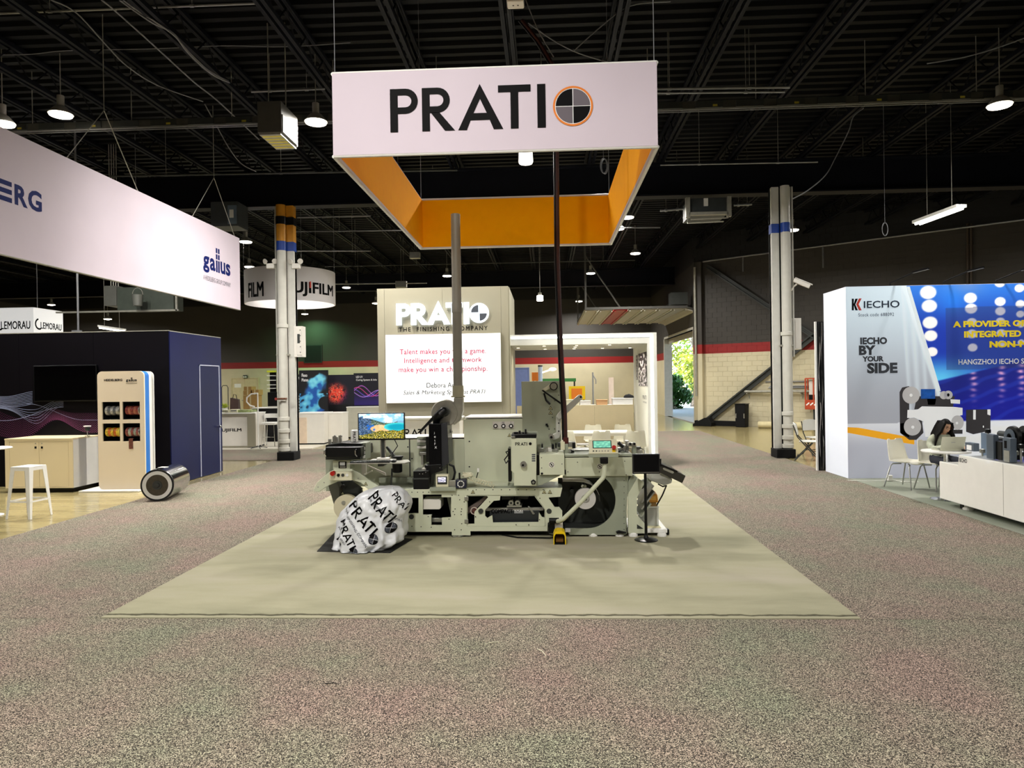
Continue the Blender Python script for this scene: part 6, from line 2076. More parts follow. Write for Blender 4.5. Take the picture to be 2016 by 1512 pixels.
# bolts and holes of the frame
bolt = MB()
for x, y in [(800 + 11 * i, 969) for i in range(5)] + [(921 + 16.5 * i, 964) for i in range(10)] + [(905, 984), (903, 975), (890, 975), (896, 1002), (909, 1002), (908, 1007), (892, 1007), (895, 1013), (908, 1013), (914, 988), (909, 1031), (895, 1043), (908, 1043), (829, 1037), (849, 1038), (811, 1036), (1016, 1033), (1041, 1033), (1063, 981), (1062, 1023), (964, 988), (843, 1017), (884, 1022), (936, 1017)]:
    c = at(x, y, MY); bolt.cyl((c.x, MY - .003, c.z), (c.x, MY + .002, c.z), .0065, n=8)
bolt.build('bolts', black, pm0)['kind'] = 'stuff'
for x, y, r in ((810, 1017.5, 5), (946.5, 1006.5, 5), (1081, 1006.5, 5)):
    disc(x, y, r, MY - .006, MY + .01, dgrey, 'grommet')
for x in (895.5, 904.5):
    c = at(x, 1054, MY + .02)
    MB().cyl((c.x, MY + .02, FLZ + .012), (c.x, MY + .02, c.z), .012, n=8).lathe([(.04, 0), (.04, .008), (.015, .02)], (c.x, MY + .02, FLZ), n=12).build('levelling_foot', steel, pm0)
# warning triangles
def warn(x, y, s, Y, parent=None):
    mp([[(x - s, y + s * .8), (x, y - s), (x + s, y + s * .8)]], Y - .002, Y, inkb, 'warning_label', 0, parent)
    mp([[(x - s * .66, y + s * .6), (x, y - s * .6), (x + s * .66, y + s * .6)]], Y - .003, Y - .002, mat('label_cream_%d_%d' % (x, y), '#d8d2a0', .5, var=0), 'warning_label', 0, parent)
    mp([[(x - s * .3, y + s * .45), (x, y - s * .25), (x + s * .3, y + s * .45)]], Y - .004, Y - .003, inkb, 'warning_label', 0, parent)
for x in (1071.5, 1082.5): warn(x, 968.5, 4.6, MY)
warn(931, 968.5, 4.4, MY)
# --- interior seen through the openings
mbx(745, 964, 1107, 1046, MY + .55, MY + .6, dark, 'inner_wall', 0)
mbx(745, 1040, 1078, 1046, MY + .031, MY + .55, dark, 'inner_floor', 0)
mbx(745, 961, 1107, 965, MY + .031, MY + .6, machd, 'deck', .002)
mp([[(833, 983), (865, 983), (868, 986), (868, 1000), (865, 1003), (833, 1003)]], MY + .06, MY + .3, whitel, 'gear_cover', .006)
for (a, b, y0, y1) in ((845, 890, 1020, 1028), (835, 850, 1013, 1016)):
    mbx(a, y0, b, y1, MY + .1, MY + .14, steel, 'cross_bar', .002)
mp([[(880, 979), (885, 979), (892, 1016), (888, 1016)]], MY + .2, MY + .25, machd, 'brace_strut', .002)
mbx(955, 1000.5, 1070, 1006, MY + .12, MY + .2, galv, 'slide_rail', .002)
mbx(964, 1005, 1062, 1029, MY + .10, MY + .3, mat('bottom_tray', '#202528', .4), 'catch_tray', .004)
mbx(998, 995, 1027, 999, MY + .1, MY + .3, steel, 'roller_block', .002)
for x in (1006, 1019):
    disc(x, 990.5, 5.2, MY + .09, MY + .4, steel, 'guide_roller')
    disc(x, 990.5, 2, MY + .085, MY + .09, black, 'guide_roller_pin')
for x0, x1, y in ((988, 1012, 981), (1014, 1040, 980)):
    mbx(x0, y - 4, x1, y + 3, MY + .25, MY + .4, dgrey, 'dark_roller', .004)
mp([[(1039, 997), (1042, 997), (1053, 1012), (1049, 1013)]], MY + .08, MY + .1, steel, 'lever', .002)
mp([[(921, 1000), (957, 977), (960, 979), (938, 1001), (921, 1012)]], MY + .1, MY + .2, mat('brown_grey', '#6b5d58', .5), 'web_sheet', 0)
disc(933.5, 1006, 7.5, MY + .04, MY + .06, mat('pink_ring', '#c9b5ab', .4), 'hub_ring', None, 22, 6)
disc(933.5, 1006, 4, MY + .05, MY + .3, mat('red_brown', '#5a2c24', .5), 'shaft_end')
mb = MB(); ptext(mb, 'COMPACT', 967, 1002.5, 1010, 1010.5, MY + .095, bold=.04); mb.build('lettering', inkb, pm0)
mb = MB(); ptext(mb, 'FUTURA', 1013, 1004, 1030, 1008, MY + .094, bold=.02); mb.build('lettering', inkwhite, pm0)
mbx(1012.5, 1009, 1030, 1010, MY + .094, MY + .097, inkwhite, 'label_line', 0)
# --- rewinder housing with the big round opening
cut = [(1104, 940.5)] + [(1150, 940.5)] + [(1157 + 55 * math.cos(math.radians(a)), 985 + 54.5 * math.sin(math.radians(a))) for a in range(-55, 91, 8)] + [(1113, 1039.5), (1104, 1039.5)]
hsg = [(1108, 936), (1233, 936), (1232, 1053), (1123, 1053), (1113, 1040.5)] + cut[::-1][1:-1] + [(1108, 941)]
mp([(1108, 936.5), (1237, 936.5), (1231.6, 1053), (1122, 1053), (1114, 1040.5)] + [(1157 + 55 * math.cos(math.radians(a)), 985 + 55.5 * math.sin(math.radians(a))) for a in range(90, -56, -8)] + [(1150, 941), (1108, 941)], MY - .01, MY + .02, machd, 'rewinder_plate', .003, None, [])
mbx(1100, 940, 1232, 1046, MY + .42, MY + .45, mat('rewinder_back', '#2c302b', .5, var=.1), 'rewinder_back', 0)
MB().box(at(1233, 940, MY).x - .015, at(1233, 940, MY).x, MY + .02, MY + .75, at(1233, 1052, MY).z, at(1233, 938, MY).z).build('rewinder_side', machd, pm0)
mbx(1112, 1040, 1231, 1046, MY + .02, MY + .42, dgrey, 'rewinder_floor', 0)
bolt = MB()
for y in range(946, 1050, 12):
    c = at(1228.5, y, MY); bolt.cyl((c.x, MY - .013, c.z), (c.x, MY - .009, c.z), .005, n=8)
bolt.build('bolts', dgrey, pm0)['kind'] = 'stuff'
disc(1152.5, 982, 20.5, MY + .05, MY + .12, mat('paper_reel', '#c9c6c2', .5, var=.03), 'paper_reel', None, 40)
disc(1152.5, 982, 8, MY + .045, MY + .05, steel, 'reel_hub', None, 24, 6.4)
disc(1152.5, 982, 3.5, MY + .03, MY + .06, dgrey, 'reel_core')
# shiny web around the rewinder
mb = MB()
path = [(1108, 946), (1130, 946), (1150, 947.5), (1163, 952), (1173, 961), (1180, 974), (1181, 986)]
vs = []
for x, y in path:
    for yy in (MY + .1, MY + .36):
        p = at(x, y, MY + .1); vs.append((p.x, yy, p.z))
for x, y in path:
    for yy in (MY + .1, MY + .36):
        p = at(x, y + 2.2, MY + .1); vs.append((p.x, yy, p.z))
k = len(path)
fs = []
for i in range(k - 1):
    fs += [(2 * i, 2 * i + 1, 2 * i + 3, 2 * i + 2), (2 * k + 2 * i, 2 * k + 2 * i + 2, 2 * k + 2 * i + 3, 2 * k + 2 * i + 1), (2 * i, 2 * i + 2, 2 * k + 2 * i + 2, 2 * k + 2 * i), (2 * i + 1, 2 * k + 2 * i + 1, 2 * k + 2 * i + 3, 2 * i + 3)]
mb.add(vs, fs).build('paper_web', steel, pm0, smooth=True)
for x, y in ((1147, 957), (1152, 957.5)): disc(x, y, 3, MY + .06, MY + .36, chrome, 'guide_roller')
mp([[(1112, 1014), (1116, 1014), (1132, 978), (1130, 977)]], MY + .2, MY + .22, black, 'tension_belt', 0)
disc(1126, 967, 4, MY + .3, MY + .42, dgrey, 'idle_roller')
# --- bed over the rewinder
mbx(1112, 900, 1245, 938, MY - .05, MY + .6, mach, 'bed_panel', .004)
mbx(1112, 893.5, 1245, 899.6, MY - .06, MY + .65, machd, 'bed_rail', .003)
mbx(1110, 925, 1114, 934, MY - .065, MY - .05, black, 'latch', .002)
mbx(1130, 885, 1165, 893, MY + .3, MY + .6, steel, 'chrome_roller_unit', .004)
for x, y in ((1118, 929), (1137, 910), (1180, 929), (1230, 908), (1233, 935)): disc(x, y, 1, MY - .054, MY - .05, dgrey, 'screw', None, 8)
def nohand(x, y, Y, nm='prohibition_label'):
    mbx(x - 5, y - 5, x + 5, y + 5, Y - .002, Y, whitel, nm, 0)
    disc(x, y, 4.6, Y - .003, Y - .002, inkb, nm, None, 20, 3.6)
    mp([[(x - 3, y - 2.2), (x - 2.2, y - 3), (x + 3, y + 2.2), (x + 2.2, y + 3)], [(x - 1.5, y + 2), (x - 1, y - 1), (x + 1.5, y - 2), (x + .5, y + 1.5)]], Y - .003, Y - .002, inkb, nm, 0)
nohand(1181, 918.5, MY - .05)
# --- unit box left of the bed and its sloping bracket
mbx(1062.4, 894, 1111, 935.5, MY - .12, MY + .4, mach, 'drive_cover', .006)
nohand(1086, 915, MY - .12)
for x, y in ((1066, 901), (1066.5, 921.5), (1106.5, 913.5)): disc(x, y, 1, MY - .124, MY - .12, dgrey, 'screw', None, 8)
disc(1067, 932.5, 2.2, MY - .13, MY - .12, black, 'plug')
mp([[(1056, 936), (1104, 935.5), (1068, 954), (1056, 957)]], MY - .08, MY + .3, machd, 'sloping_bracket', .003)
mbx(1056, 896, 1063, 934, MY - .06, MY + .3, black, 'gap_strip', 0)
# --- the tall unit with the maker's name
unit = mp([[(1005.7, 863), (1056, 863), (1056, 956.5), (1011.5, 956.5), (1011.5, 932), (1006.4, 927)]], MY - .14, MY + .35, mach, 'die_unit', .006)
p = at(1014.5, 877.5, MY - .14); hh = at(1015, 871, MY - .14).z - p.z
mb = prati_letters(MB(), (p.x, MY - .14, p.z), XU, ZU, hh, .002); mb.build('lettering', inkb, pm0)
disc(1044, 873.7, 2.9, MY - .143, MY - .14, inkb, 'logo_disc')
disc(1030.5, 914.5, 6.2, MY - .19, MY - .14, steel, 'adjusting_knob')
disc(1029.5, 916, 2.2, MY - .194, MY - .19, black, 'knob_centre')
mp([[(1050 + 5.6 * math.cos(math.radians(90 + 72 * k)), 949.5 - 5.6 * math.sin(math.radians(90 + 72 * k))) for k in range(5)]], MY - .165, MY - .14, black, 'star_knob', .006)
disc(1050, 949.8, 2.4, MY - .17, MY - .165, steel, 'knob_centre')
mb = MB()
for y in (894, 898, 902, 906): mb.pbox(1047, y, 1054, y + 2.5, MY - .142, MY - .14)
mb.build('scale_label', inkdgrey, pm0)
mbx(1006.5, 855, 1056, 862.4, MY - .12, MY + .3, black, 'unit_top', .004)
mbx(1006, 858.5, 1014, 862.5, MY - .16, MY - .1, steel, 'top_handle', .004)
for x0, x1, y in ((1012, 1020, 850.5), (1021, 1025, 848), (1028, 1032, 851), (1033, 1036.5, 845)): mbx(x0, y, x1, 856, MY - .02, MY + .04, black, 'adjusting_pin', .003)
mbx(1037, 849.5, 1058, 855, MY + .05, MY + .1, machd, 'rear_plate', .002)
mbx(1000.8, 883, 1005.6, 948, MY - .05, MY + .2, black, 'side_strip', .002)
MB().tube([at(1003, 887, MY - .08), at(996, 890, MY - .1), at(1000, 896, MY - .1), at(993, 905, MY - .1), at(996, 912, MY - .1), at(1002, 905, MY - .08)], .009, 6).build('hose', black, pm0, smooth=True)
# --- main cabinets behind
CBY = MY + .5
mbx(915, 823.8, 1028.5, 958, CBY, CBY + .75, mach, 'main_cabinet', .006)
mbx(914, 820, 1028.5, 823.8, CBY - .015, CBY + .76, white, 'cabinet_lid', .003)
mbx(970, 829.5, 1012, 844.5, CBY - .008, CBY, whitel, 'knob_panel', .002)
for x in (975.5, 991, 1006):
    disc(x, 838.8, 4.2, CBY - .035, CBY - .008, black, 'rotary_knob')
    disc(x, 838.8, 2.2, CBY - .04, CBY - .035, inkwhite, 'knob_mark')
mb = MB()
for s, x in (('PE', 988.5), ('T', 1004.5)): ptext(mb, s, x, 830.5, x + (2.5 if s == 'T' else 5), 833.8, CBY - .008)
mb.build('lettering', inkdgrey, pm0)
tower = mbx(1028.3, 750, 1103.5, 882, CBY, CBY + .55, mat('tower_paint', '#a3a892', .42, var=.04, scale=3), 'tower', .006)
warn(1084, 803.5, 4.4, CBY); warn(1084, 812.5, 4.4, CBY); warn(1003, 857, 4, CBY)
mbx(1028.5, 878, 1103.5, 896, CBY - .1, CBY + .3, machd, 'tower_foot', .003)
for x, y in ((1100, 778), (1092.5, 789), (1088, 822), (1081, 845), (1092, 844.5), (1101, 790), (1101, 815), (1081, 789)): disc(x, y, 1.1, CBY - .006, CBY, dgrey, 'screw', None, 8)
mbx(693, 864, 915.3, 958, CBY + .08, CBY + .7, mach, 'rear_cabinet', .006)
mbx(693, 861, 915.3, 864, CBY + .07, CBY + .72, whitel, 'cabinet_lid', .003)
for x in (806.5, 880):
    mbx(x, 865, x + .8, 957, CBY + .077, CBY + .08, dgrey, 'panel_seam', 0)
for x, y in ((803, 880), (811, 903), (886, 897), (924, 869), (924, 919), (870, 906)): disc(x, y, 1.4, CBY - .006 if x > 915 else CBY + .07, CBY + .09, black, 'plug', None, 10)
for i, y in enumerate((860, 866, 872, 878)):
    mbx(821, y, 839, y + 5.2, CBY - .05 - .0 * i, CBY + .06, whitel if i % 2 else machd, 'stacked_box', .004)
mbx(826, 890, 839, 896, CBY - .06, CBY + .06, steel, 'gauge_block', .004)
mbx(829, 893, 833, 915, CBY - .05, CBY + .06, galv, 'gauge_post', .002)
# inner bed mess between the cabinets
mbx(905, 952, 1000, 961, CBY - .25, CBY, mach, 'rear_ledge', .003)
# --- tower fittings: top reel, dancer arms
disc(1090, 760.5, 8, CBY - .08, CBY, black, 'guide_wheel', None, 28)
disc(1090, 760.5, 6.3, CBY - .085, CBY - .078, chrome, 'wheel_face', None, 28)
mp([[(1068, 766), (1083, 756), (1084, 764), (1074, 770)]], CBY - .05, CBY, cream, 'wheel_bracket', .003)
mp([[(1066, 769), (1069, 767.5), (1107, 794), (1105, 797)]], CBY - .09, CBY - .06, black, 'dancer_rod', .004)
MB().tube([at(1071, 774, CBY - .04), at(1075, 788, CBY - .04), at(1083, 796, CBY - .04)], .012, 8).build('air_hose', black, pm0, smooth=True)
disc(1081, 789, 5.5, CBY - .02, CBY, machd, 'pivot_boss')
arm = mp([[(1098, 814), (1139, 777.5), (1144, 777), (1147.5, 781), (1146, 786), (1106, 824), (1100, 826), (1095, 820)]], CBY - .2, CBY - .15, mat('arm_aluminium', '#c5c6bd', .35, .2, var=.04), 'swing_arm', .006)
arm2 = mp([[(1094.5, 819), (1099, 816), (1104.5, 819), (1105, 852), (1101, 862), (1090, 866), (1084, 862), (1083, 857), (1088, 855), (1095, 852), (1094.5, 842)]], CBY - .15, CBY - .10, MATS['arm_aluminium'], 'swing_arm', .006)
disc(1143.5, 781.5, 2.2, CBY - .21, CBY - .2, black, 'arm_pin')
for y in (821, 833, 849): disc(1100, y, 1.4, CBY - .156, CBY - .15, black, 'arm_pin', None, 10)
disc(1085.5, 860, 5.2, CBY - .17, CBY - .02, galv, 'pivot_boss')
disc(1085.5, 860.8, 2.6, CBY - .18, CBY - .17, black, 'pivot_screw')
mbx(1074, 834, 1078, 838, CBY - .03, CBY, black, 'valve_block', .003)
mbx(1077, 837, 1079.5, 841, CBY - .03, CBY, black, 'valve_block', .002)
# --- tool blocks along the top of the bed
R = random.Random(11)
tl = [(1060, 882, 1070, 894, steel), (1066, 874, 1069, 892, black), (1072, 884, 1079, 894, galv), (1079, 882, 1087, 894, white), (1086, 875, 1091, 884, black), (1088, 884, 1099, 893, steel), (1093, 873, 1096, 882, black), (1098, 872, 1103, 880, dgrey), (1104, 870, 1112, 886, cream), (1111, 874, 1118.5, 893, machd), (1113, 869, 1118, 873.5, black), (1118.5, 870, 1127, 880, galv), (1120, 886, 1126, 892, black), (1127, 871, 1133, 883, black), (1126, 887, 1131, 892, steel), (1136, 874, 1160, 877, whitel), (1217, 882, 1224, 893, steel), (1222, 876, 1232, 893, galv), (1224, 878, 1228, 885, black), (1232, 868, 1238, 888, steel), (1236, 872, 1252, 879, galv), (1246, 877, 1253, 894, machd), (1253, 886, 1264, 894, galv), (1252, 880, 1262, 884, dgrey)]
for i, (x0, y0, x1, y1, m) in enumerate(tl):
    yy = MY + .12 + .03 * (i % 4)
    mbx(x0, y0, x1, y1, yy, yy + .12, m, 'tool_block', .004)
for x, y in ((1073, 888), (1096, 889), (1122, 889), (1128, 889), (1220, 889), (1235, 889), (1241, 874), (1249, 874)):
    disc(x, y, 2.4, MY + .07, MY + .12, R.choice([black, steel]), 'thumb_screw', None, 14)
MB().tube([at(1217, 871, MY + .1), at(1227, 880, MY + .1)], .022, 8).build('lever', black, pm0)
MB().tube([at(1219, 891, MY + .08), at(1226, 887, MY + .08), at(1236, 892, MY + .08)], .012, 8).build('lever', chrome, pm0, smooth=True)
# --- touch panel on a bent tube
TY_ = MY - .3
pth = [at(1190, 902, TY_), at(1190, 926, TY_), at(1189.5, 934, TY_), at(1187, 941, TY_), at(1142, 990, TY_ + .05), at(1110, 1021, TY_ + .08), at(1104, 1025.5, TY_ + .12), at(1096, 1026, TY_ + .2)]
MB().tube(pth, .026, 14).build('swing_tube', mach, pm0, smooth=True)
c = at(1094, 1025, TY_ + .2)
MB().cyl((c.x - .08, TY_ + .2, c.z), (c.x + .04, TY_ + .2, c.z), .034, n=14).build('tube_joint', black, pm0, smooth=True)
mbx(1092, 1021, 1108, 1047, TY_ + .24, TY_ + .32, whitel, 'tube_mount', .004)
mp([[(1080, 1033), (1093, 1022), (1093, 1050), (1080, 1050)]], TY_ + .24, TY_ + .5, black, 'corner_cover', .004)
mbx(1182, 900, 1197.5, 913.5, TY_ - .05, TY_ + .06, black, 'panel_joint', .012)
mbx(1159.5, 893, 1217.5, 900.8, TY_ - .03, TY_ + .12, machd, 'panel_case', .004)
tp0, tp1 = at(1161, 893, TY_ - .04), at(1216, 893, TY_ - .04)
tt_ = at(1160, 865, TY_ + .06)
vn_ = Vector((0, tt_.y - tp0.y, tt_.z - tp0.z)); hl = vn_.length; vn_.normalize(); nn_ = XU.cross(vn_).normalized()
cen = Vector(((tp0.x + tp1.x) / 2, tp0.y, tp0.z)) + vn_ * hl / 2
MB().obox(cen - nn_ * .03, (( tp1.x - tp0.x) / 2 + .004, 0, 0), vn_ * hl / 2, nn_ * .03).build('touch_panel', cream, pm0, bevel=.006)
sw, sh = (tp1.x - tp0.x), hl
def onpanel(u, v, o=0.0): return tp0 + XU * (u * sw) + vn_ * (v * sh) + nn_ * o
MB().obox(onpanel(.46, .63, .002), XU * sw * .34, vn_ * sh * .27, nn_ * .0015).build('screen_bezel', black, pm0)
print_grid('touch_screen', onpanel(.15, .40), XU, vn_, sw * .62, sh * .46, 20, 10, lambda u, v: mixc((.36, .68, .60), (.52, .80, .70), sst(-.2, .3, nz(u * 6, v * 5))), PRE, pm0, .004)
for k in range(6):
    MB().obox(onpanel(.14 + .105 * k, .17, .003), XU * sw * .028, vn_ * sh * .035, nn_ * .004).build('button', (dgrey, dgrey, galv, galv, galv, galv)[k], pm0, bevel=.002)
q = onpanel(.87, .3, 0)
MB().cyl(q, q + nn_ * .035, .014, n=12).cyl(q + nn_ * .03, q + nn_ * .05, .024, n=16).build('emergency_button', red, pm0, smooth=True)
MB().obox(onpanel(.87, .2, .0015), XU * sw * .06, vn_ * sh * .12, nn_ * .001).build('button_label', yellow, pm0)
# --- inkjet module with its blower
jy = MY + .12
mbx(845, 834, 868, 916, jy, jy + .42, mat('gloss_black', '#040509', .2, var=.05, spec=.18), 'inkjet_tower', .006)
mp([[(868.3, 834), (880.5, 832), (884, 912), (868.3, 922)]], jy + .02, jy + .42, mat('inkjet_side', '#282a30', .35, var=.06), 'inkjet_side', .003)
mbx(839, 860, 845.2, 910, jy + .03, jy + .4, black, 'inkjet_flank', .003)
mp([[(836, 916), (868, 914), (872, 926), (850, 934), (846, 962), (836, 962)]], jy - .02, jy + .3, black, 'inkjet_base', .004)
mbx(814, 927, 843.5, 964, jy - .12, jy + .2, black, 'ink_box', .004)
mbx(812, 941, 844, 944.5, jy - .13, jy + .2, dgrey, 'ink_box_lip', .002)
mbx(830, 922, 838, 928, jy - .05, jy + .1, galv, 'ink_cap', .003)
mb = MB()
for k, ch in enumerate('JetFX'):
    p = at(854.5 + .3 * k, 855 + 7 * k, jy); q = at(859, 855 + 7 * k, jy)
    text_on(mb, ch, (p.x, jy, p.z), XU, ZU, hei=.028 if ch not in 'et' else .022, off=.002)
mb.build('lettering', inkwhite, pm0)
for x, y in ((838, 930), (844, 928), (826, 933), (832, 933), (866, 921)): disc(x, y, 1, jy - .125 if x < 843 else jy - .026, jy + .1, steel, 'screw', None, 8)
MB().tube([at(884, 914, jy + .1), at(893, 918, jy + .1), at(896, 930, jy + .1), at(893, 943, jy + .05), at(887, 948, jy)], .014, 8).build('black_hose', black, pm0, smooth=True)
mbx(858, 934.5, 882.5, 959, MY - .02, MY + .08, cream, 'operator_display', .005)
mbx(861, 938, 880, 953.5, MY - .026, MY - .02, dgrey, 'display_bezel', .002)
a, b = at(862.5, 949.5, MY - .028), at(877.5, 939.5, MY - .028)
print_grid('display_screen', (a.x, MY - .026, a.z), XU, ZU, b.x - a.x, b.z - a.z, 14, 10, lambda u, v: mixc((.55, .55, .68), (.93, .92, .97), sst(-.1, .25, nz(u * 5, v * 6, 2) + .3 * (v > .6))), PRE, pm0, .003)
mbx(846, 959.5, 897, 967, MY - .06, MY - .005, machd, 'display_shelf', .003)
mbx(897, 944.5, 918, 961.5, MY - .03, MY + .1, mat('navy_motor', '#151b33', .4), 'servo_motor', .006)
disc(907, 953, 7, MY - .04, MY - .03, white, 'motor_dial', None, 24, 5)
disc(907, 953, 2.6, MY - .045, MY - .03, dgrey, 'motor_shaft')
mb = MB()
for k in range(8):
    a = k * PI / 4; c = at(907 + 6 * math.cos(a), 953 + 6 * math.sin(a), MY - .041); mb.box(c.x - .004, c.x + .004, MY - .043, MY - .04, c.z - .004, c.z + .004)
mb.build('dial_marks', inkb, pm0)
mbx(903, 931, 906, 946, MY - .0, MY + .03, black, 'motor_pin', .002)
mbx(883, 946, 897, 958, MY + .02, MY + .08, galv, 'coupling', .003)
# cable chain: links side by side
lk = None
n_ = 13
for i in range(n_):
    t = i / (n_ - 1)
    x = 912 + 60 * t; y = 934 + 20 * t + 3 * math.sin(t * PI)
    if i == n_ - 1: x, y = 971, 958
    c = at(x, y, MY + .1)
    mb = MB()
    d = Vector((.93, 0, -.34)).normalized(); u = Vector((.34, 0, .93)).normalized()
    for s in (-1, 1): mb.obox(c + u * s * .022, d * .013, YU * .03, u * .005)
    mb.obox(c, d * .004, YU * .03, u * .022)
    mb.build('chain_link', cream, pm0)
mp([[(910, 935), (914, 933), (925, 933), (930, 937), (915, 941)]], MY + .04, MY + .2, cream, 'chain_bracket', .003)
MB().tube([at(937, 944, MY + .1), at(941, 930, MY + .1)], .006, 6).build('sensor_wire', black, pm0)
mbx(939.5, 922, 943.5, 929, MY + .09, MY + .11, white, 'sensor_tag', .002)
# --- blower and exhaust duct
by = MY + .34
bc = at(875, 813.5, by)
r = 27 / FPX * by
MB().lathe([(.02, 0), (r * .93, 0), (r, .02), (r, .16), (r * .93, .18), (.02, .18)], (bc.x, by, bc.z), YU, 40).build('blower_housing', galv, pm0, smooth=True)
MB().lathe([(r * .28, -.012), (r * .5, -.012), (r * .5, .002), (r * .28, .002)], (bc.x, by, bc.z), YU, 30).build('blower_inlet', steel, pm0, smooth=True)
disc(875, 812, 8.5, by - .10, by + .01, dgrey, 'blower_motor')
disc(874, 807, 5.5, by - .14, by - .09, black, 'motor_cap')
MB().tube([at(875, 808, by - .13), at(867, 815, by - .15), at(860, 822, by - .12), at(858, 834, by - .1)], [.05, .06, .055, .04], 10).build('motor_cable_box', black, pm0, smooth=True)
mp([[(856, 815), (860, 819), (828, 852), (820, 854)]], by - .12, by - .02, black, 'black_strut', .004)
mp([[(881, 836), (886, 845), (889, 852), (880, 852)]], by + .02, by + .14, dgrey, 'blower_stand', .003)
dx = at(902, 780, by + .09).x
mp([[(878, 787), (893, 793), (893, 782), (911, 782), (911, 810), (905, 828), (893, 838), (884, 818)]], by + .01, by + .17, galv, 'blower_outlet', .02)
ed = thing('exhaust_duct', 'tall grey exhaust duct rising from the blower of the printing machine into the sign ring', 'duct', (dx, by + .09, at(902, 782, by + .09).z))
z0, z1 = at(902, 782, by + .09).z, at(893, 422, by + .09).z
dr_ = 9.2 / FPX * (by + .09)
ductm = mat('duct_grey', '#8f8d84', .5, .15, var=.04)
zj = at(897, 597, by + .09).z
MB().cyl((dx, by + .09, z0 + .12), (dx, by + .09, zj), dr_, n=28).build('duct_section', ductm, ed, smooth=True)
MB().lathe([(dr_ * .95, 0), (dr_, .0), (dr_, z1 - zj), (dr_ * .93, z1 - zj), (dr_ * .93, z1 - zj - .1)], (dx, by + .09, zj), n=28).build('duct_section', ductm, ed, smooth=True)
MB().cyl((dx, by + .09, zj - .12), (dx, by + .09, zj), dr_ + .006, n=28).build('duct_sleeve', ductm, ed, smooth=True)
MB().lathe([(dr_ + .008, .02), (dr_ + .008, .15), (dr_ + .012, .15), (dr_ + .012, .02)], (dx, by + .09, z0), n=28).cyl((dx, by + .09, z0), (dx, by + .09, z0 + .02), dr_ + .03, n=28).build('duct_collar', mat('collar_beige', '#a8a48c', .45), ed, smooth=True)
# --- unwinder side: bridge plate, controls, tray
UY = MY - .02
mp([[(617.6, 963.5), (624, 949.6), (648, 929), (659, 923.7), (692.6, 923.7), (718.5, 938.5), (742.6, 957), (746, 967), (728, 967), (711, 950.5), (692.6, 945), (665, 948), (644.4, 957), (628.5, 968), (620, 968)]], UY, UY + .04, mach, 'bridge_plate', .005)
warn(720, 952.5, 4.2, UY)
for x, y in ((638, 950), (626, 959), (705, 942)): disc(x, y, 1.3, UY - .004, UY, steel, 'screw', None, 10)
cb_ = mp([[(648, 929), (692.6, 929), (692.6, 946), (650, 946), (647, 942)]], UY - .09, UY, cream, 'control_box', .008)
disc(654, 932.5, 4.6, UY - .15, UY - .09, red, 'emergency_button')
for x, m in ((666, black), (674.5, dgrey), (683, white)): disc(x, 935.5, 3, UY - .1, UY - .09, m, 'push_button', None, 16)
mbx(655.5, 906, 689, 924.5, UY + .1, UY + .3, mach, 'controller_case', .005)
mbx(666.5, 908.5, 682, 922, UY + .095, UY + .1, black, 'controller_frame', .002)
mbx(669, 910, 679, 916.5, UY + .092, UY + .095, inkwhite, 'controller_screen', 0)
mbx(669, 918, 680, 921, UY + .092, UY + .095, galv, 'controller_keys', 0)
mbx(641.5, 900, 660, 967, UY + .32, UY + .55, machd, 'side_leg', .005)
mp([[(645, 952), (663, 946), (668, 960), (668, 1003), (660, 1003)]], UY + .2, UY + .34, mat('dark_grey_leg', '#5a5a50', .5), 'slanted_leg', .004)  # slanted leg in a darker grey than the plates around it
mp([[(665, 948), (690, 946), (712, 962), (716, 1000), (668, 1000)]], UY + .4, UY + .45, dgrey, 'unwinder_back', 0)
disc(674.5, 958.5, 4, UY + .15, UY + .2, black, 'roller_end'); warn(674.5, 971, 3.4, UY + .2)
mp([[(690, 1060), (745, 1060), (745, 968), (726, 968), (706, 985), (690, 1000)]], UY + .03, UY + .3, mach, 'unwinder_foot', .004)
disc(681, 999, 25, UY + .08, UY + .16, mat('cream_reel', '#cfc7ab', .5, var=.03), 'card_reel', None, 40)
disc(676, 990, 4, UY + .07, UY + .08, galv, 'reel_hub')
mbx(640, 880, 710, 901, UY - .05, UY + .55, black, 'black_tray', .01)
mp([[(642, 876), (671, 872), (711, 873), (712, 880), (640, 880)]], UY + .1, UY + .5, black, 'tray_top', .004)
mbx(641, 899, 709, 905, UY + .0, UY + .5, dgrey, 'tray_slide', .003)
for x in (639.5, 700.5):
    MB().tube([at(x + 2, 884, UY - .05), at(x - 1, 887, UY - .09), at(x - 1, 894, UY - .09), at(x + 2, 898, UY - .05)], .009, 6).build('tray_handle', chrome, pm0, smooth=True)
for x, y0 in ((648.5, 864.5), (657, 859), (662, 860), (669, 857)): mbx(x - 2.5, y0, x + 2.5, 877, UY + .2, UY + .24, steel, 'steel_post', .003)
for x, y in ((659, 859.5), (670.5, 859)): disc(x, y, 2.6, UY + .17, UY + .2, steel, 'post_knob', None, 14)
mbx(688, 872, 720, 905, UY + .15, UY + .4, machd, 'ladder_frame', .003)
for i in range(3):
    mbx(705, 880 + 8 * i, 718, 886 + 8 * i, UY + .12, UY + .15, white, 'ladder_rung', .002)
mbx(712, 902, 720, 934, UY + .16, UY + .2, whitel, 'upright_plate', .002)
mp([[(714, 934), (732, 926), (733, 928), (716, 937)], [(722, 915), (758, 931), (760, 937), (724, 918)]], UY + .1, UY + .13, whitel, 'light_bracket', .002)
fl_ = mbx(690, 846.5, 702, 874, UY + .3, UY + .38, white, 'name_flag', .012)
mb = MB()
p = at(694.5, 850, UY + .3); hgt = at(694, 846, UY + .3).z - at(694, 866, UY + .3).z
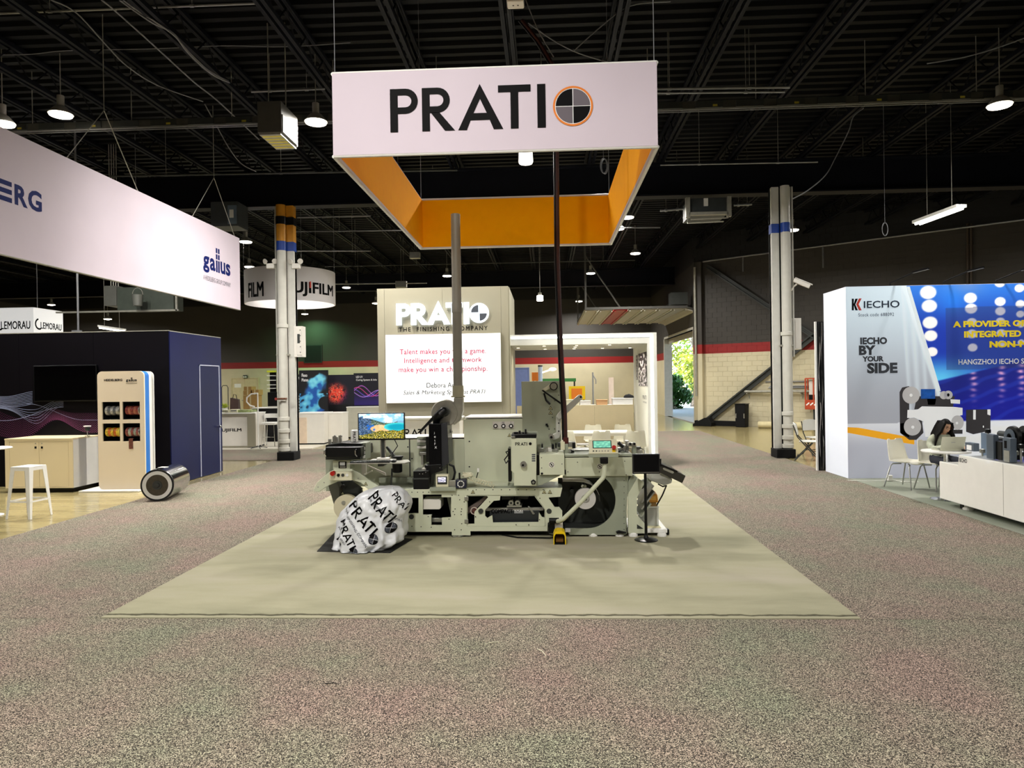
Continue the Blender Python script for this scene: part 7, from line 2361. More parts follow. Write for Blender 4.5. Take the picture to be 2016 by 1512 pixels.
wv_ = at(700, 860, UY + .3).x - at(694.3, 860, UY + .3).x
text_on(mb, 'PRATI', (p.x + 0, UY + .3, p.z), -ZU, XU, wid=hgt, hei=wv_, bold=.02)
mb.build('lettering', inkb, pm0)
disc(698.5, 871.5, 2.4, UY + .295, UY + .3, inkb, 'logo_disc', None, 18, 1.4)
c = at(782, 916, UY + .12)
MB().lathe([(.05, -.09), (.062, -.08), (.062, .09), (.075, .1), (.075, .115), (.03, .12)], (c.x, UY + .12, c.z), n=20).build('black_motor', black, pm0, smooth=True)
mp([[(758, 880), (763, 879), (782, 903), (776, 904)]], UY + .1, UY + .15, dgrey, 'slanted_strut', .003)
MB().tube([at(772, 922, UY + .1), at(771, 940, UY + .1), at(770, 958, UY + .1)], .011, 8).build('support_rod', dgrey, pm0)
mbx(746, 940, 812, 959, CBY - .05, CBY + .05, machd, 'lower_panel', .003)

# --- monitor on its tray
tr = thing('keyboard_tray', 'thin grey tray on an arm at the end of the printing machine carrying a monitor', 'tray', (at(740, 912, UY).x, UY - .1, at(740, 912, UY).z))
tz0 = at(740, 913.5, UY - .22).z
a, b = at(683, 912, UY - .22).x, at(801, 912, UY - .22).x
MB().prism([(a, UY - .22), (b - .02, UY - .22), (b + .02, UY - .1), (b - .05, UY + .12), (a + .06, UY + .12)], lambda x, y, d: (x, y, d), tz0, tz0 + .012).build('plate', galv, tr, bevel=.002)
MB().box((a + b) / 2 - .03, (a + b) / 2 + .03, UY - .05, UY + .3, tz0 - .05, tz0 - .001).build('arm', dgrey, tr)
kb_ = thing('keyboard', 'black keyboard lying on the thin grey tray below the monitor', 'keyboard', (at(728, 910, UY - .2).x, UY - .17, tz0 + .013))
ka, kb2 = at(689, 908, UY - .2).x, at(767, 908, UY - .2).x
MB().box(ka, kb2, UY - .215, UY - .08, tz0 + .0125, tz0 + .028).build('case', black, kb_, bevel=.004)
mb = MB()
for i in range(15):
    for j in range(5):
        x = ka + .012 + i * (kb2 - ka - .02) / 15; y = UY - .205 + j * .025
        mb.box(x, x + (kb2 - ka) / 19, y, y + .019, tz0 + .028, tz0 + .034)
mb.build('keys', dgrey, kb_)['kind'] = 'stuff'
mm = at(774, 909, UY - .2)
mo_ = thing('computer_mouse', 'black mouse on the thin grey tray beside the keyboard', 'mouse', (mm.x, UY - .16, tz0 + .012))
MB().ell((mm.x, UY - .16, tz0 + .026), .032, .052, .018, 14, 8).build('shell', black, mo_, smooth=True)
MB().box(mm.x - .003, mm.x + .003, UY - .2, UY - .17, tz0 + .036, tz0 + .043).build('scroll_wheel', dgrey, mo_)
VY = UY - .06
a, b = at(705, 867, VY), at(796.5, 812, VY)
mon = thing('monitor', 'monitor showing a bright bay and beach picture on the end of the printing machine', 'monitor', ((a.x + b.x) / 2, VY, tz0 + .012))
MB().box(a.x, b.x, VY, VY + .035, a.z, b.z).build('housing', black, mon, bevel=.004)
def coast(u, v):
    n = .5 * nz(u * 7, v * 6, 2) + .3 * nz(u * 20, v * 18, 5)
    n2 = nz(u * 34, v * 30, 8)
    if v > .72 + .10 * math.sin(u * 6.5 + .4) * (u < .85) + .05 * n + (.10 if u < .1 else 0):
        c = mixc((.55, .80, .95), (.96, .98, 1), sst(-.1, .3, n + .12))
    elif u > .86 and v > .50: c = mixc((.35, .62, .80), (.55, .75, .85), v)
    else:
        c = mixc((.16, .22, .25), (.74, .77, .74), sst(-.2, .35, n2 + n))
        if u < .28: c = mixc(c, (.16, .34, .66), .55 * sst(-.1, .4, n2 + .3))
        if .28 < u < .7: c = mixc(c, (.30, .42, .30), .5)
    sea = math.hypot((u - .86) / .30, (v - .46) / .16)
    if sea < 1.05: c = mixc((.03, .62, .74), (.30, .86, .88), sst(.5, 1.05, sea) )
    bch = math.hypot((u - .48) / .22, (v - .40) / .15)
    if bch < 1 and sea > 1: c = mixc((.86, .68, .46), (.94, .84, .66), .5 + n)
    for sx, sy in ((.22, .40), (.26, .48), (.34, .36), (.2, .52), (.31, .52)):
        if math.hypot(u - sx, (v - sy) * .7) < .03: c = mixc(c, (.1, .42, .85), .8)
    fg = .30 + .08 * nz(u * 5, 3, 1) - .16 * sst(.5, 0, u) + .06 * sst(.6, 1, u)
    if v < fg: c = mixc(mixc((.16, .20, .05), (.80, .72, .16), sst(-.2, .4, n2)), (.96, .93, .72), sst(.15, .5, nz(u * 50, v * 40, 1)))
    return c
print_grid('screen', (a.x + .012, VY, a.z + .02), XU, ZU, b.x - a.x - .024, b.z - a.z - .032, 110, 66, coast, PRE, mon, .002)
pa, pb = at(747, 866, VY).x, at(757.5, 866, VY).x
MB().box(pa, pa + .012, VY + .04, VY + .055, tz0 + .02, a.z + .1).box(pb - .012, pb, VY + .04, VY + .055, tz0 + .02, a.z + .1).build('stand_pole', chrome, mon)
MB().box(pa + .012, pb - .012, VY + .04, VY + .06, tz0 + .02, a.z + .1).build('stand_spine', dgrey, mon)
MB().box((pa + pb) / 2 - .16, (pa + pb) / 2 + .15, VY - .01, VY + .14, tz0 + .0125, tz0 + .03).box((pa + pb) / 2 - .08, (pa + pb) / 2 + .08, VY + .02, VY + .1, tz0 + .03, tz0 + .055).build('stand_base', whitel, mon, bevel=.01)
MB().tube([(pb + .1, VY + .05, a.z + .02), (pb + .14, VY + .08, a.z - .08), (pb + .06, VY + .12, a.z - .18), (pb + .02, VY + .1, tz0 + .05)], .006, 6).build('cable', black, mon)

# --- black monitor on a floor stand
SY = 8.22
bc = fl(1277, 1064.5, FLZ)
bm_ = thing('floor_monitor', 'blank black monitor on a thin black pole stand with a round base', 'monitor', (bc.x, bc.y, FLZ))
a, b = at(1245, 932.5, bc.y), at(1298, 893, bc.y)
MB().box(a.x, b.x, bc.y - .03, bc.y + .02, a.z, b.z).build('housing', mat('monitor_frame', '#17181c', .3, var=.05), bm_, bevel=.005)
MB().box(a.x + .016, b.x - .012, bc.y - .034, bc.y - .03, a.z + .026, b.z - .012).build('screen', MATS['gloss_black'], bm_)
MB().box(a.x + .01, b.x - .008, bc.y - .034, bc.y - .03, a.z + .014, a.z + .02).build('lower_strip', steel, bm_)
MB().box(b.x, b.x + .02, bc.y - .01, bc.y + .03, b.z - .15, b.z - .06).build('side_clip', black, bm_)
xt = at(1271, 933, bc.y).x
MB().cyl((xt, bc.y + .03, FLZ + .03), (xt, bc.y + .03, b.z - .1), .017, n=12).build('pole', black, bm_, smooth=True)
MB().lathe([(.135, 0), (.135, .008), (.12, .016), (.03, .03), (.02, .06)], (xt, bc.y + .03, FLZ), n=32).build('base', black, bm_, smooth=True)

# --- delivery trolley at the end of the machine
DY_ = MY - .02
dt = thing('delivery_trolley', 'pale green grey delivery trolley with a sloping face beside the blank black monitor', 'trolley', (at(1270, 1050, DY_).x, DY_, FLZ))
mp([[(1255, 941), (1269.5, 950.5), (1254, 980.6), (1254, 1014), (1273, 1035), (1273, 1050.5), (1237, 1050.5), (1236.3, 974)]], DY_, DY_ + .05, mach, 'side_plate', .005, dt)
mp([[(1244, 933), (1255.5, 940.5), (1236.5, 974), (1231, 960)]], DY_ + .02, DY_ + .7, machd, 'sloping_cover', .005, dt)
mp([[(1255, 941), (1269.5, 950.5), (1254, 980.6), (1254, 1014), (1273, 1035), (1273, 1046), (1237, 1046), (1236.3, 974)]], DY_ + .72, DY_ + .76, machd, 'side_plate', .005, dt)
xa, xb = at(1237, 1050, DY_).x, at(1314.5, 1050, DY_).x
zsh = at(1290, 1043, DY_).z
MB().box(xa, xb, DY_ + .02, DY_ + .75, at(1290, 1050, DY_).z, zsh).build('base_shelf', white, dt, bevel=.006)
MB().box(at(1277, 1045, DY_).x, xb - .06, DY_ + .1, DY_ + .68, zsh, zsh + .006).build('shelf_mat', mat('cream_mat', '#e8e2b8', .5), dt)
for px in (1246.5, 1303):
    c = at(px, 1055, DY_ + .03)
    MB().box(c.x - .03, c.x + .03, DY_ + .0, DY_ + .06, FLZ + .05, zsh - .03).build('foot_post', white, dt)
    MB().lathe([(.055, 0), (.055, .025), (.04, .045), (.02, .05)], (c.x, DY_ + .03, FLZ), n=16).build('levelling_foot', white, dt, smooth=True)
    MB().box(c.x + .05, c.x + .1, DY_ + .08, DY_ + .16, FLZ, FLZ + .07).build('caster', black, dt, bevel=.01)
for i, (p0, p1) in enumerate((((1258, 983), (1281, 950)), ((1258, 996), (1283, 962)), ((1257, 1010), (1276, 985)))):
    A, B = at(*p0, DY_ + .3), at(*p1, DY_ + .3)
    d = (B - A); u = d.cross(YU).normalized()
    MB().obox((A + B) / 2, d / 2, YU * .25, u * .009).build('sloping_tray', (steel, galv, machd)[i], dt, bevel=.002)
mp([[(1256, 1014), (1258, 1013), (1270, 1025), (1268, 1027)]], DY_ + .06, DY_ + .6, steel, 'lower_tray', .001, dt)
MB().prism([(1254, 1032), (1254, 1041), (1267, 1041)], lambda x, y, d: Vector((at(x, y, DY_).x, d, at(x, y, DY_).z)), DY_ - .002, DY_).build('triangular_slot', dgrey, dt)
# tilted scanner head
mp([[(1299, 913.5), (1334, 929), (1350, 936.5), (1343.5, 951.5), (1298, 930)]], DY_ + .1, DY_ + .5, mat('dark_bronze', '#3c3a34', .4, .4, var=.1), 'tilted_head', .006, dt)
mp([[(1297, 911.5), (1334, 927), (1334, 930), (1297, 915)]], DY_ + .08, DY_ + .52, black, 'head_edge', .002, dt)
mp([[(1305, 922), (1308, 920.5), (1326, 928), (1327, 931), (1324, 932.5), (1306, 925)]], DY_ + .095, DY_ + .1, galv, 'head_slot', .002, dt)
mp([[(1282, 933), (1298, 926), (1324, 943), (1322, 951), (1308, 956), (1280, 946)]], DY_ + .15, DY_ + .45, mat('pale_casing', '#b9bab4', .4, var=.04), 'head_casing', .008, dt)
MB().tube([at(1296, 953, DY_ + .2), at(1305, 958, DY_ + .15), at(1312, 956, DY_ + .2), at(1304, 975, DY_ + .3), at(1290, 1000, DY_ + .35)], .009, 6).build('cable', black, dt, smooth=True)
mp([[(1263, 946), (1284, 934), (1286, 940), (1266, 984)]], DY_ + .45, DY_ + .5, machd, 'head_bracket', .003, dt)
# things in the trolley
A, B = at(1277, 988, DY_ + .25), at(1296, 973, DY_ + .25)
xbn0, xbn1 = at(1264.5, 1021, DY_ + .2).x, at(1297, 1021, DY_ + .2).x
zb0, zb1 = zsh + .007, at(1280, 997, DY_ + .2).z
bn_ = thing('clear_bin', 'clear plastic bin standing on the shelf of the delivery trolley', 'bin', ((xbn0 + xbn1) / 2, DY_ + .4, zb0))
clr = mat('clear_plastic', '#d4dad6', .12, var=0, alpha=.38)
mb = MB().box(xbn0, xbn1, DY_ + .2, DY_ + .206, zb0, zb1).box(xbn0, xbn1, DY_ + .6, DY_ + .606, zb0, zb1).box(xbn0, xbn0 + .006, DY_ + .206, DY_ + .6, zb0, zb1).box(xbn1 - .006, xbn1, DY_ + .206, DY_ + .6, zb0, zb1).box(xbn0, xbn1, DY_ + .2, DY_ + .606, zb0, zb0 + .006)
mb.build('walls', clr, bn_)
MB().box(xbn0 - .006, xbn1 + .006, DY_ + .19, DY_ + .2, zb1 - .015, zb1).box(xbn0 - .006, xbn1 + .006, DY_ + .606, DY_ + .616, zb1 - .015, zb1).build('rim', mat('clear_rim', '#c9cec9', .3), bn_)
cbx = thing('carton', 'brown cardboard carton standing in the clear bin of the delivery trolley', 'box', ((A.x + B.x) / 2, DY_ + .4, zb0 + .007))
MB().box(A.x - .04, B.x - .02, DY_ + .27, DY_ + .55, zb0 + .007, A.z - .012).build('body', ctn, cbx, bevel=.004)
MB().box(A.x - .042, B.x - .018, DY_ + .38, DY_ + .44, A.z - .0125, A.z - .0115).build('tape', cream, cbx)
ybx = thing('orange_box', 'small orange box resting on top of the brown carton in the delivery trolley', 'box', ((A.x + B.x) / 2, DY_ + .4, A.z - .011))
MB().add([(A.x, DY_ + .25, A.z - .011), (B.x, DY_ + .25, A.z - .011), (B.x, DY_ + .5, A.z - .011), (A.x, DY_ + .5, A.z - .011), (A.x + .005, DY_ + .25, B.z - .005), (B.x - .01, DY_ + .25, B.z), (B.x - .005, DY_ + .5, B.z + .01), (A.x + .01, DY_ + .5, B.z)], [(0, 3, 2, 1), (4, 5, 6, 7), (0, 1, 5, 4), (1, 2, 6, 5), (2, 3, 7, 6), (3, 0, 4, 7)]).build('body', mat('amber_card', '#c98a2a', .6, var=.12), ybx, bevel=.012)
MB().box(A.x + .02, B.x - .03, DY_ + .247, DY_ + .25, A.z + .02, B.z - .025).build('label_panel', mat('amber_label', '#e0a94a', .6), ybx)

# feet of the machine on the rewinder side
for px in (1168, 1220):
    c = at(px, 1055, MY)
    MB().box(c.x - .025, c.x + .025, MY - .0, MY + .06, FLZ + .04, at(px, 1052, MY).z).lathe([(.055, 0), (.055, .02), (.04, .04), (.02, .045)], (c.x, MY + .03, FLZ), n=16).build('levelling_foot', white, pm0, smooth=True)
mbx(1113, 1042, 1123, 1048, MY - .06, MY, white, 'corner_clamp', .004)
mp([[(1213, 1047), (1219, 1045), (1233, 1048), (1233, 1050), (1214, 1051)]], MY - .05, MY - .01, black, 'floor_pedal', .003)
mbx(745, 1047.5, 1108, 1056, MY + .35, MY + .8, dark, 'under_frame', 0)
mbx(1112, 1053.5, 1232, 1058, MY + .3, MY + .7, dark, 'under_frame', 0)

# --- yellow foot switch
c = fl(1102, 1072, FLZ)
fp = thing('foot_switch', 'yellow hooded foot switch on the carpet under the bent tube', 'foot switch', (c.x, c.y, FLZ))
w2, dph, hgt = .072, .19, .155
out = [(-w2, 0), (-w2, hgt * .62), (-w2 * .78, hgt * .9), (-w2 * .4, hgt), (w2 * .4, hgt), (w2 * .78, hgt * .9), (w2, hgt * .62), (w2, 0)]
inn = [(w2 * .86, 0), (w2 * .84, hgt * .58), (w2 * .62, hgt * .78), (-w2 * .62, hgt * .78), (-w2 * .84, hgt * .58), (-w2 * .86, 0)]
MB().plate([out + inn], lambda a, b, d: (c.x + a, c.y + d, FLZ + b), 0, dph).build('hood', yellow, fp, bevel=.003)
MB().box(c.x - w2 * .84, c.x + w2 * .84, c.y + dph - .02, c.y + dph, FLZ, FLZ + hgt * .75).box(c.x - w2 * .84, c.x + w2 * .84, c.y + .0, c.y + dph, FLZ, FLZ + .012).build('inner_shell', black, fp)
MB().obox((c.x, c.y + .09, FLZ + .05), (.045, 0, 0), (0, .07, .02), (0, -.004, .012)).build('pedal', mat('brown_pedal', '#6b4a1c', .5), fp, bevel=.004)
MB().tube([(c.x, c.y + dph, FLZ + .05), (c.x - .1, c.y + dph + .1, FLZ + .012), (c.x - .5, c.y + dph + .14, FLZ + .01), (c.x - .7, c.y + dph + .3, FLZ + .01)], .009, 6).build('cable', black, fp, smooth=True)

# --- black mat, mostly painting the shadow on the carpet, and the printed plastic bundle
q = [fl(624, 1086, FLZ), fl(768, 1089, FLZ), fl(812, 1062, FLZ), fl(664, 1043, FLZ)]
mt_ = MB().prism([(p.x, p.y) for p in q], lambda a, b, d: (a, b, d), .0145, .022).build('mat_and_shadow', mat('mat_shadow_black', '#131311', .85, var=.25, scale=20))
tag(mt_, 'flat black mat with painted shadow on the carpet under the printed plastic bundle', 'mat')
sil = [(1085, 690, 757), (1079, 682, 768), (1070, 659, 776), (1060, 661, 795), (1050, 663, 797), (1040, 664, 797), (1028, 666, 796), (1016, 668, 797), (1006, 673, 804), (997, 681, 806), (988, 690, 805), (980, 698, 802), (972, 709, 797), (966, 722, 791), (962, 735, 785), (959.5, 752, 776)]
BY = 8.08
bt_ = at(725, 1085, BY - .3)
bd = thing('wrapped_bundle', 'heap wrapped in white plastic with black printed letters at the end of the machine', 'bundle', (bt_.x, BY, .023))
zlo = at(725, 1085, BY - .22).z; 
rows = []
vs, fs = [], []
n = 110
M_ = len(sil)
prof_rows = []
for k in range(M_ * 4 - 3):
    f = k / 4; i = min(int(f), M_ - 2); t = f - i
    y, xl, xr = [sil[i][j] * (1 - t) + sil[i + 1][j] * t for j in range(3)]
    prof_rows.append((y, xl, xr))
K = len(prof_rows)
for k, (y, xl, xr) in enumerate(prof_rows):
    h = k / (K - 1)
    a, b = at(xl, y, BY), at(xr, y, BY)
    cx, hw_ = (a.x + b.x) / 2, (b.x - a.x) / 2
    dep = (.40 * math.sqrt(max(0, 1 - h ** 2.2)) + .03) if h < 1 else .02
    z = a.z + (.10 if False else 0)
    for j in range(n):
        t = 2 * PI * j / n
        ct, st_ = math.cos(t), math.sin(t)
        ex = 2.6
        px_ = math.copysign(abs(ct) ** (2 / ex), ct) * hw_
        py_ = math.copysign(abs(st_) ** (2 / ex), st_) * dep
        P = Vector((cx + px_, BY + .05 + py_, z))
        fold = .05 * (1 - 2 * abs(math.sin(4 * t + 3.5 * h + 1.8 * nz(ct * 2, st_ * 2, h * 2)))) * (1 - h * .8) + .055 * (abs(nz(P.x * 6, P.y * 6, P.z * 4)) - .2) + .045 * (abs(nz(P.x * 13 + 5, P.y * 13, P.z * 9)) - .2)
        out = Vector((ct, st_, 0))
        if abs(ct) > .8: fold *= .4
        P += out * fold
        P.z += .012 * nz(P.x * 9, P.y * 9, 3) * (1 if k else 0)
        P.z = max(P.z, .023)
        vs.append(P)
for k in range(K - 1):
    fs += [(k * n + j, k * n + (j + 1) % n, (k + 1) * n + (j + 1) % n, (k + 1) * n + j) for j in range(n)]
fs.append(tuple(range((K - 1) * n, K * n)))
# ragged hem reaching the black sheet
hem = [Vector((v.x * 1.0, v.y, .0235 + .02 * max(0, nz(v.x * 9, v.y * 9)))) for v in vs[:n]]
o0 = len(vs); vs += hem
fs += [(o0 + j, o0 + (j + 1) % n, (j + 1) % n, j) for j in range(n)]
plas = mat('white_plastic_film', '#dfe1e6', .28, var=.02, spec=.6)
bob = MB().add(vs, fs).build('plastic_wrap', plas, bd)
for p_ in bob.data.polygons: p_.use_smooth = True
bvh = BVHTree.FromPolygons([tuple(v) for v in vs], fs)
def wrap_print(mb, out):
    """lay flat letters on the front of the wrap, following its folds"""
    bm = bmesh.new()
    me = bpy.data.meshes.new('t')
    me.from_pydata([tuple(v) for v in mb.v], [], mb.f)
    bm.from_mesh(me)
    bmesh.ops.triangulate(bm, faces=bm.faces)
    bmesh.ops.subdivide_edges(bm, edges=[e_ for e_ in bm.edges if e_.calc_length() > .03], cuts=3, use_grid_fill=True)
    bmesh.ops.triangulate(bm, faces=bm.faces)
    ok = {}
    for v in bm.verts:
        hit = bvh.ray_cast(Vector((v.co.x, BY - 2, v.co.z)), YU)
        ok[v] = hit[0] is not None
        if ok[v]: v.co = hit[0] + hit[1] * (.004 if hit[1].y < 0 else -.004)
    bmesh.ops.delete(bm, geom=[v for v in bm.verts if not ok[v]], context='VERTS')
    bm.verts.index_update()
    out.add([v.co.copy() for v in bm.verts], [[v.index for v in f.verts] for f in bm.faces])
    bm.free(); bpy.data.meshes.remove(me)
LO, LG = MB(), MB()
def slanted(p0, p1, hpx, out, s=None, ring=None):
    A, B = at(*p0, BY - .25), at(*p1, BY - .25)
    U = (B - A).normalized(); V = -U.cross(YU).normalized()
    if V.z < 0: V = -V
    hgt = hpx / FPX * BY
    m = MB()
    if s:
        text_on(m, s, A, U, V, wid=(B - A).length, hei=hgt, off=0)
    else:
        L_ = (B - A).length / 3.61
        for dx, pieces in prati_glyphs():
            for loops in pieces:
                m.plate([[(a + dx, b) for a, b in lp] for lp in loops], lambda a, b, d: A + U * (a * L_) + V * (b * hgt), 0, .0001)
    o_ = MB(); wrap_print(m, o_)
    o_.build('printed_lettering', inkb if out is LO else inkdgrey, bd, recalc=False)
    return A, B, U, V
def mark(x, y, r):
    for m_, rr0, rr1, qs in ((LO, 1.0, .9, None), (LO, .85, 0, ((90, -1, 1), (270, 1, -1))), (LG, .85, 0, ((0, 1, 1), (180, -1, -1)))):
        c = at(x, y, BY - .25); rr = r / FPX * BY
        mb = MB()
        U = Vector((.97, 0, -.24)); V = Vector((.24, 0, .97))
        if qs is None: sector(mb, c, U, V, rr, 0, 360, 0, rr * rr1, 24)
        else:
            for a0, s1, s2 in qs: 
                pts = arc(0, 0, rr * rr0, a0, a0 + 90, 6) + [(0, 0)]
                mb.add([c + U * (a + s1 * rr * .04) + V * (b + s2 * rr * .04) for a, b in pts], [tuple(range(len(pts)))])
        wrap_print(mb, m_)
slanted((683, 999), (733, 1054), 22, LO)
slanted((723, 982), (764, 1031), 21, LO)
slanted((668, 1028), (695, 1078), 15, LO)
slanted((749, 963), (776, 968), 8, LO)
slanted((768, 978), (798, 1014), 10, LO)
slanted((676, 1004), (729, 1076), 4.5, LG, 'THE FINISHING COMPANY')
slanted((722, 981), (790, 1036), 4, LG, 'THE FINISHING COMPANY')
slanted((664, 1040), (684, 1068), 3.5, LG, 'FINISHING')
slanted((661, 1062), (672, 1076), 10, LO, 'R')
for x, y, r in ((739.5, 1058.5, 9.5), (769.5, 1039, 9.5), (703.5, 1081, 8)): mark(x, y, r)
LO.build('printed_target', inkb, bd, recalc=False)
LG.build('printed_target', inkdgrey, bd, recalc=False)

# --- dark power cable dropping from the roof behind the sign face to the machine
cy_ = CBY - .3
pts = [at(1027, 40, cy_), at(1060, 80, cy_), at(1090, 130, cy_), at(1096, 200, cy_), at(1097, 320, cy_), at(1099, 520, cy_), at(1105, 680, cy_ + .0), at(1108, 740, cy_), at(1113, 820, cy_ - .02), at(1114, 866, cy_)]
dc = thing('power_cable', 'dark red brown power cable dropping from the roof through the sign ring', 'cable', pts[-1])
MB().tube(pts, .022, 8).build('cable', mat('dark_red_cable', '#35130f', .5, var=.1), dc, smooth=True)
MB().tube([p + Vector((-.035, .01, 0)) for p in pts], .013, 8).build('cable', black, dc, smooth=True)
MB().cyl(pts[-1] + Vector((0, 0, -.05)), pts[-1] + Vector((0, 0, .03)), .035, n=12).build('plug', mat('plug_red', '#4a1512', .4), dc, smooth=True)
# ================================================================ CEILING FITTINGS AND LAMPS
RIG = 7.9
def highbay(px, py, label, Y=None, zc=6.55, pos=None, watt=None, rad=.2, col=(1.0, .965, .90)):
    if pos is None:
        d = ray(px, py)
        t = (zc - CAM.z) / d.z
        p = CAM + d * t
        if Y: p = at(px, py, Y)
    else: p = Vector(pos)
    t = thing('high_bay_lamp', label, 'lamp', p, 'round high bay lamps')
    MB().lathe([(.05, .16), (rad * .55, .12), (rad, .01), (rad, 0), (rad * .96, 0), (rad * .5, .11), (.05, .14)], p, n=24).build('reflector', lampwhite, t, smooth=True)
    MB().cyl(p + ZU * .15, p + ZU * .33, .06, n=12).build('housing', galv, t, smooth=True)
    MB().lathe([(.01, .012), (rad * .94, .012), (rad * .9, -.025), (rad * .4, -.045), (.01, -.05)], p, n=24).build('lens', lampglow, t, smooth=True)
    MB().cyl(p + ZU * .33, (p.x, p.y, RIG), .008, n=6).build('hook_rod', galv, t)
    ld = bpy.data.lights.new('lamp_light', 'AREA')
    ld.shape = 'DISK'; ld.size = rad * 1.8
    ld.energy = HALL_W if watt is None else watt
    ld.color = col
    ld.spread = math.radians(165)
    lo = bpy.data.objects.new('lamp_light', ld); COL.objects.link(lo)
    lo.parent = t; lo.location = (0, 0, -.07)
    return t
seen = [((622, 240), 'lit round high bay lamp beside the grey unit heater and the orange lined sign'), ((1968, 207), 'lit round high bay lamp under the long busway, far from the orange lined sign'),
        ((484, 476), 'lit round high bay lamp at the far end of the long white fascia'), ((1700, 375), 'lit round high bay lamp just under the big dark girder'),
        ((1560, 453), 'lit round high bay lamp against the white column by the printed wall'), ((682, 566), 'lit round high bay lamp between the ring sign and the glowing booth wall'),
        ((880, 543), 'lit round high bay lamp just behind the exhaust duct'), ((740, 597), 'lit round high bay lamp touching the top edge of the glowing booth wall'),
        ((1163, 538), 'lit round high bay lamp over the raised dock door, the upper one'), ((1217, 450), 'lit round high bay lamp behind the corner of the orange lined sign'),
        ((1140, 593), 'lit round high bay lamp over the raised dock door, the lower one'), ((5, 243), 'lit round high bay lamp above the long white fascia at its near end'),
        ((212, 628), 'lit round high bay lamp low behind the dark navy booth'), ((101, 600), 'lit round high bay lamp above the lit box sign')]
for (p, lab) in seen:
    zc = 6.55
    d = ray(*p); yy = (zc - CAM.z) / d.z * d.y
    if yy > 39:
        highbay(*p, lab, Y=39.0 if p[0] > 1000 else 36.0, watt=HALL_W * 2)
    else: highbay(*p, lab)
UNSEEN = ['round high bay lamp in the roof above the open aisle by the stool', 'round high bay lamp in the roof above the carpet before the hanging sign', 'round high bay lamp in the roof above the aisle by the white machine',
          'round high bay lamp in the roof behind the photographer, towards the navy booth', 'round high bay lamp in the roof behind the photographer, towards the printed wall', 'round high bay lamp in the roof far behind the bar table', 'round high bay lamp in the roof far behind the white machine',
          'round high bay lamp in the roof beyond the cream cabinet', 'round high bay lamp in the roof above the laptop table', 'round high bay lamp in the roof over the edge of the navy booth', 'round high bay lamp in the roof over the corner of the glowing booth wall', 'round high bay lamp in the roof behind the hanging sign, above the lit portal',
          'round high bay lamp in the roof above the printed wall', 'round high bay lamp in the roof behind the lit box signs', 'round high bay lamp in the roof behind the glowing booth wall', 'round high bay lamp in the roof behind the lit portal', 'round high bay lamp in the roof above the black counter', 'round high bay lamp in the roof in front of the dock door']
for i, (x, y, wk) in enumerate(((-7, 3.5, .7), (-1.5, 2.6, 1.7), (6.5, 3.5, .7), (-4, -2, 1.7), (3.5, -2.5, 1.7), (-12, -3, 1.2), (11, -3, 1.2), (-14, 9, 1), (13, 8, 1.2), (-8.5, 12.0, 1.4), (-3.6, 13.3, 1.6), (1.3, 14.0, 2.3), (14, 18, 1), (-16, 20, 1), (-3, 19, 1.2), (2.5, 21, 1), (-12, 28, 1), (3.5, 27, 1.3))):
    highbay(0, 0, UNSEEN[i], pos=(x, y, 6.75), watt=HALL_W * wk)
highbay(0, 0, 'round high bay lamp with a green cast near the back wall under the ring sign', pos=at(600, 618, 40.2), watt=110, col=(.35, 1, .45))
# flood lanterns
for (px, py, Y, lab, r) in ((1035, 308, 13.5, 'square lit flood lantern hanging inside the orange lined sign', 14), (1063, 586, 27, 'lit lantern lamp hanging behind the glowing booth wall', 6.5)):
    p = at(px, py, Y)
    t = thing('flood_lantern', lab, 'lamp', p)
    w_ = r / FPX * Y
    MB().lathe([(w_ * .9, -w_), (w_, -w_ * .8), (w_ * .95, w_ * .6), (w_ * .5, w_ * .75)], p, n=16).build('glowing_shade', emis('lantern_glow_%d' % px, '#fff6e2', 9), t, smooth=True)
    MB().cyl(p + ZU * w_ * .75, p + ZU * w_ * 1.5, w_ * .55, n=12).cyl(p + ZU * w_ * 1.5, (p.x, p.y, RIG), .01, n=6).build('ballast', galv, t)
# fluorescent fitting
a, b = at(1805, 442, 15.5), at(1893, 410, 14.2)
t = thing('strip_light', 'lit fluorescent strip light hanging below the dark girder near the block wall', 'lamp', (a + b) / 2)
d = (b - a).normalized()
u = d.cross(ZU).normalized()
MB().obox((a + b) / 2 + ZU * .05, d * ((b - a).length / 2), u * .11, ZU * .03).build('fixture', white, t)
MB().cyl(a + d * .03 + u * .05, b - d * .03 + u * .05, .022, n=8).cyl(a + d * .03 - u * .05, b - d * .03 - u * .05, .022, n=8).build('tube', emis('tube_glow', '#fffbe8', 14), t)
mb = MB()
for f in (.25, .8):
    p = a + (b - a) * f; mb.cyl(p + ZU * .08, (p.x, p.y, 6.46 if False else RIG), .005, n=5)
mb.build('hanger', galv, t)
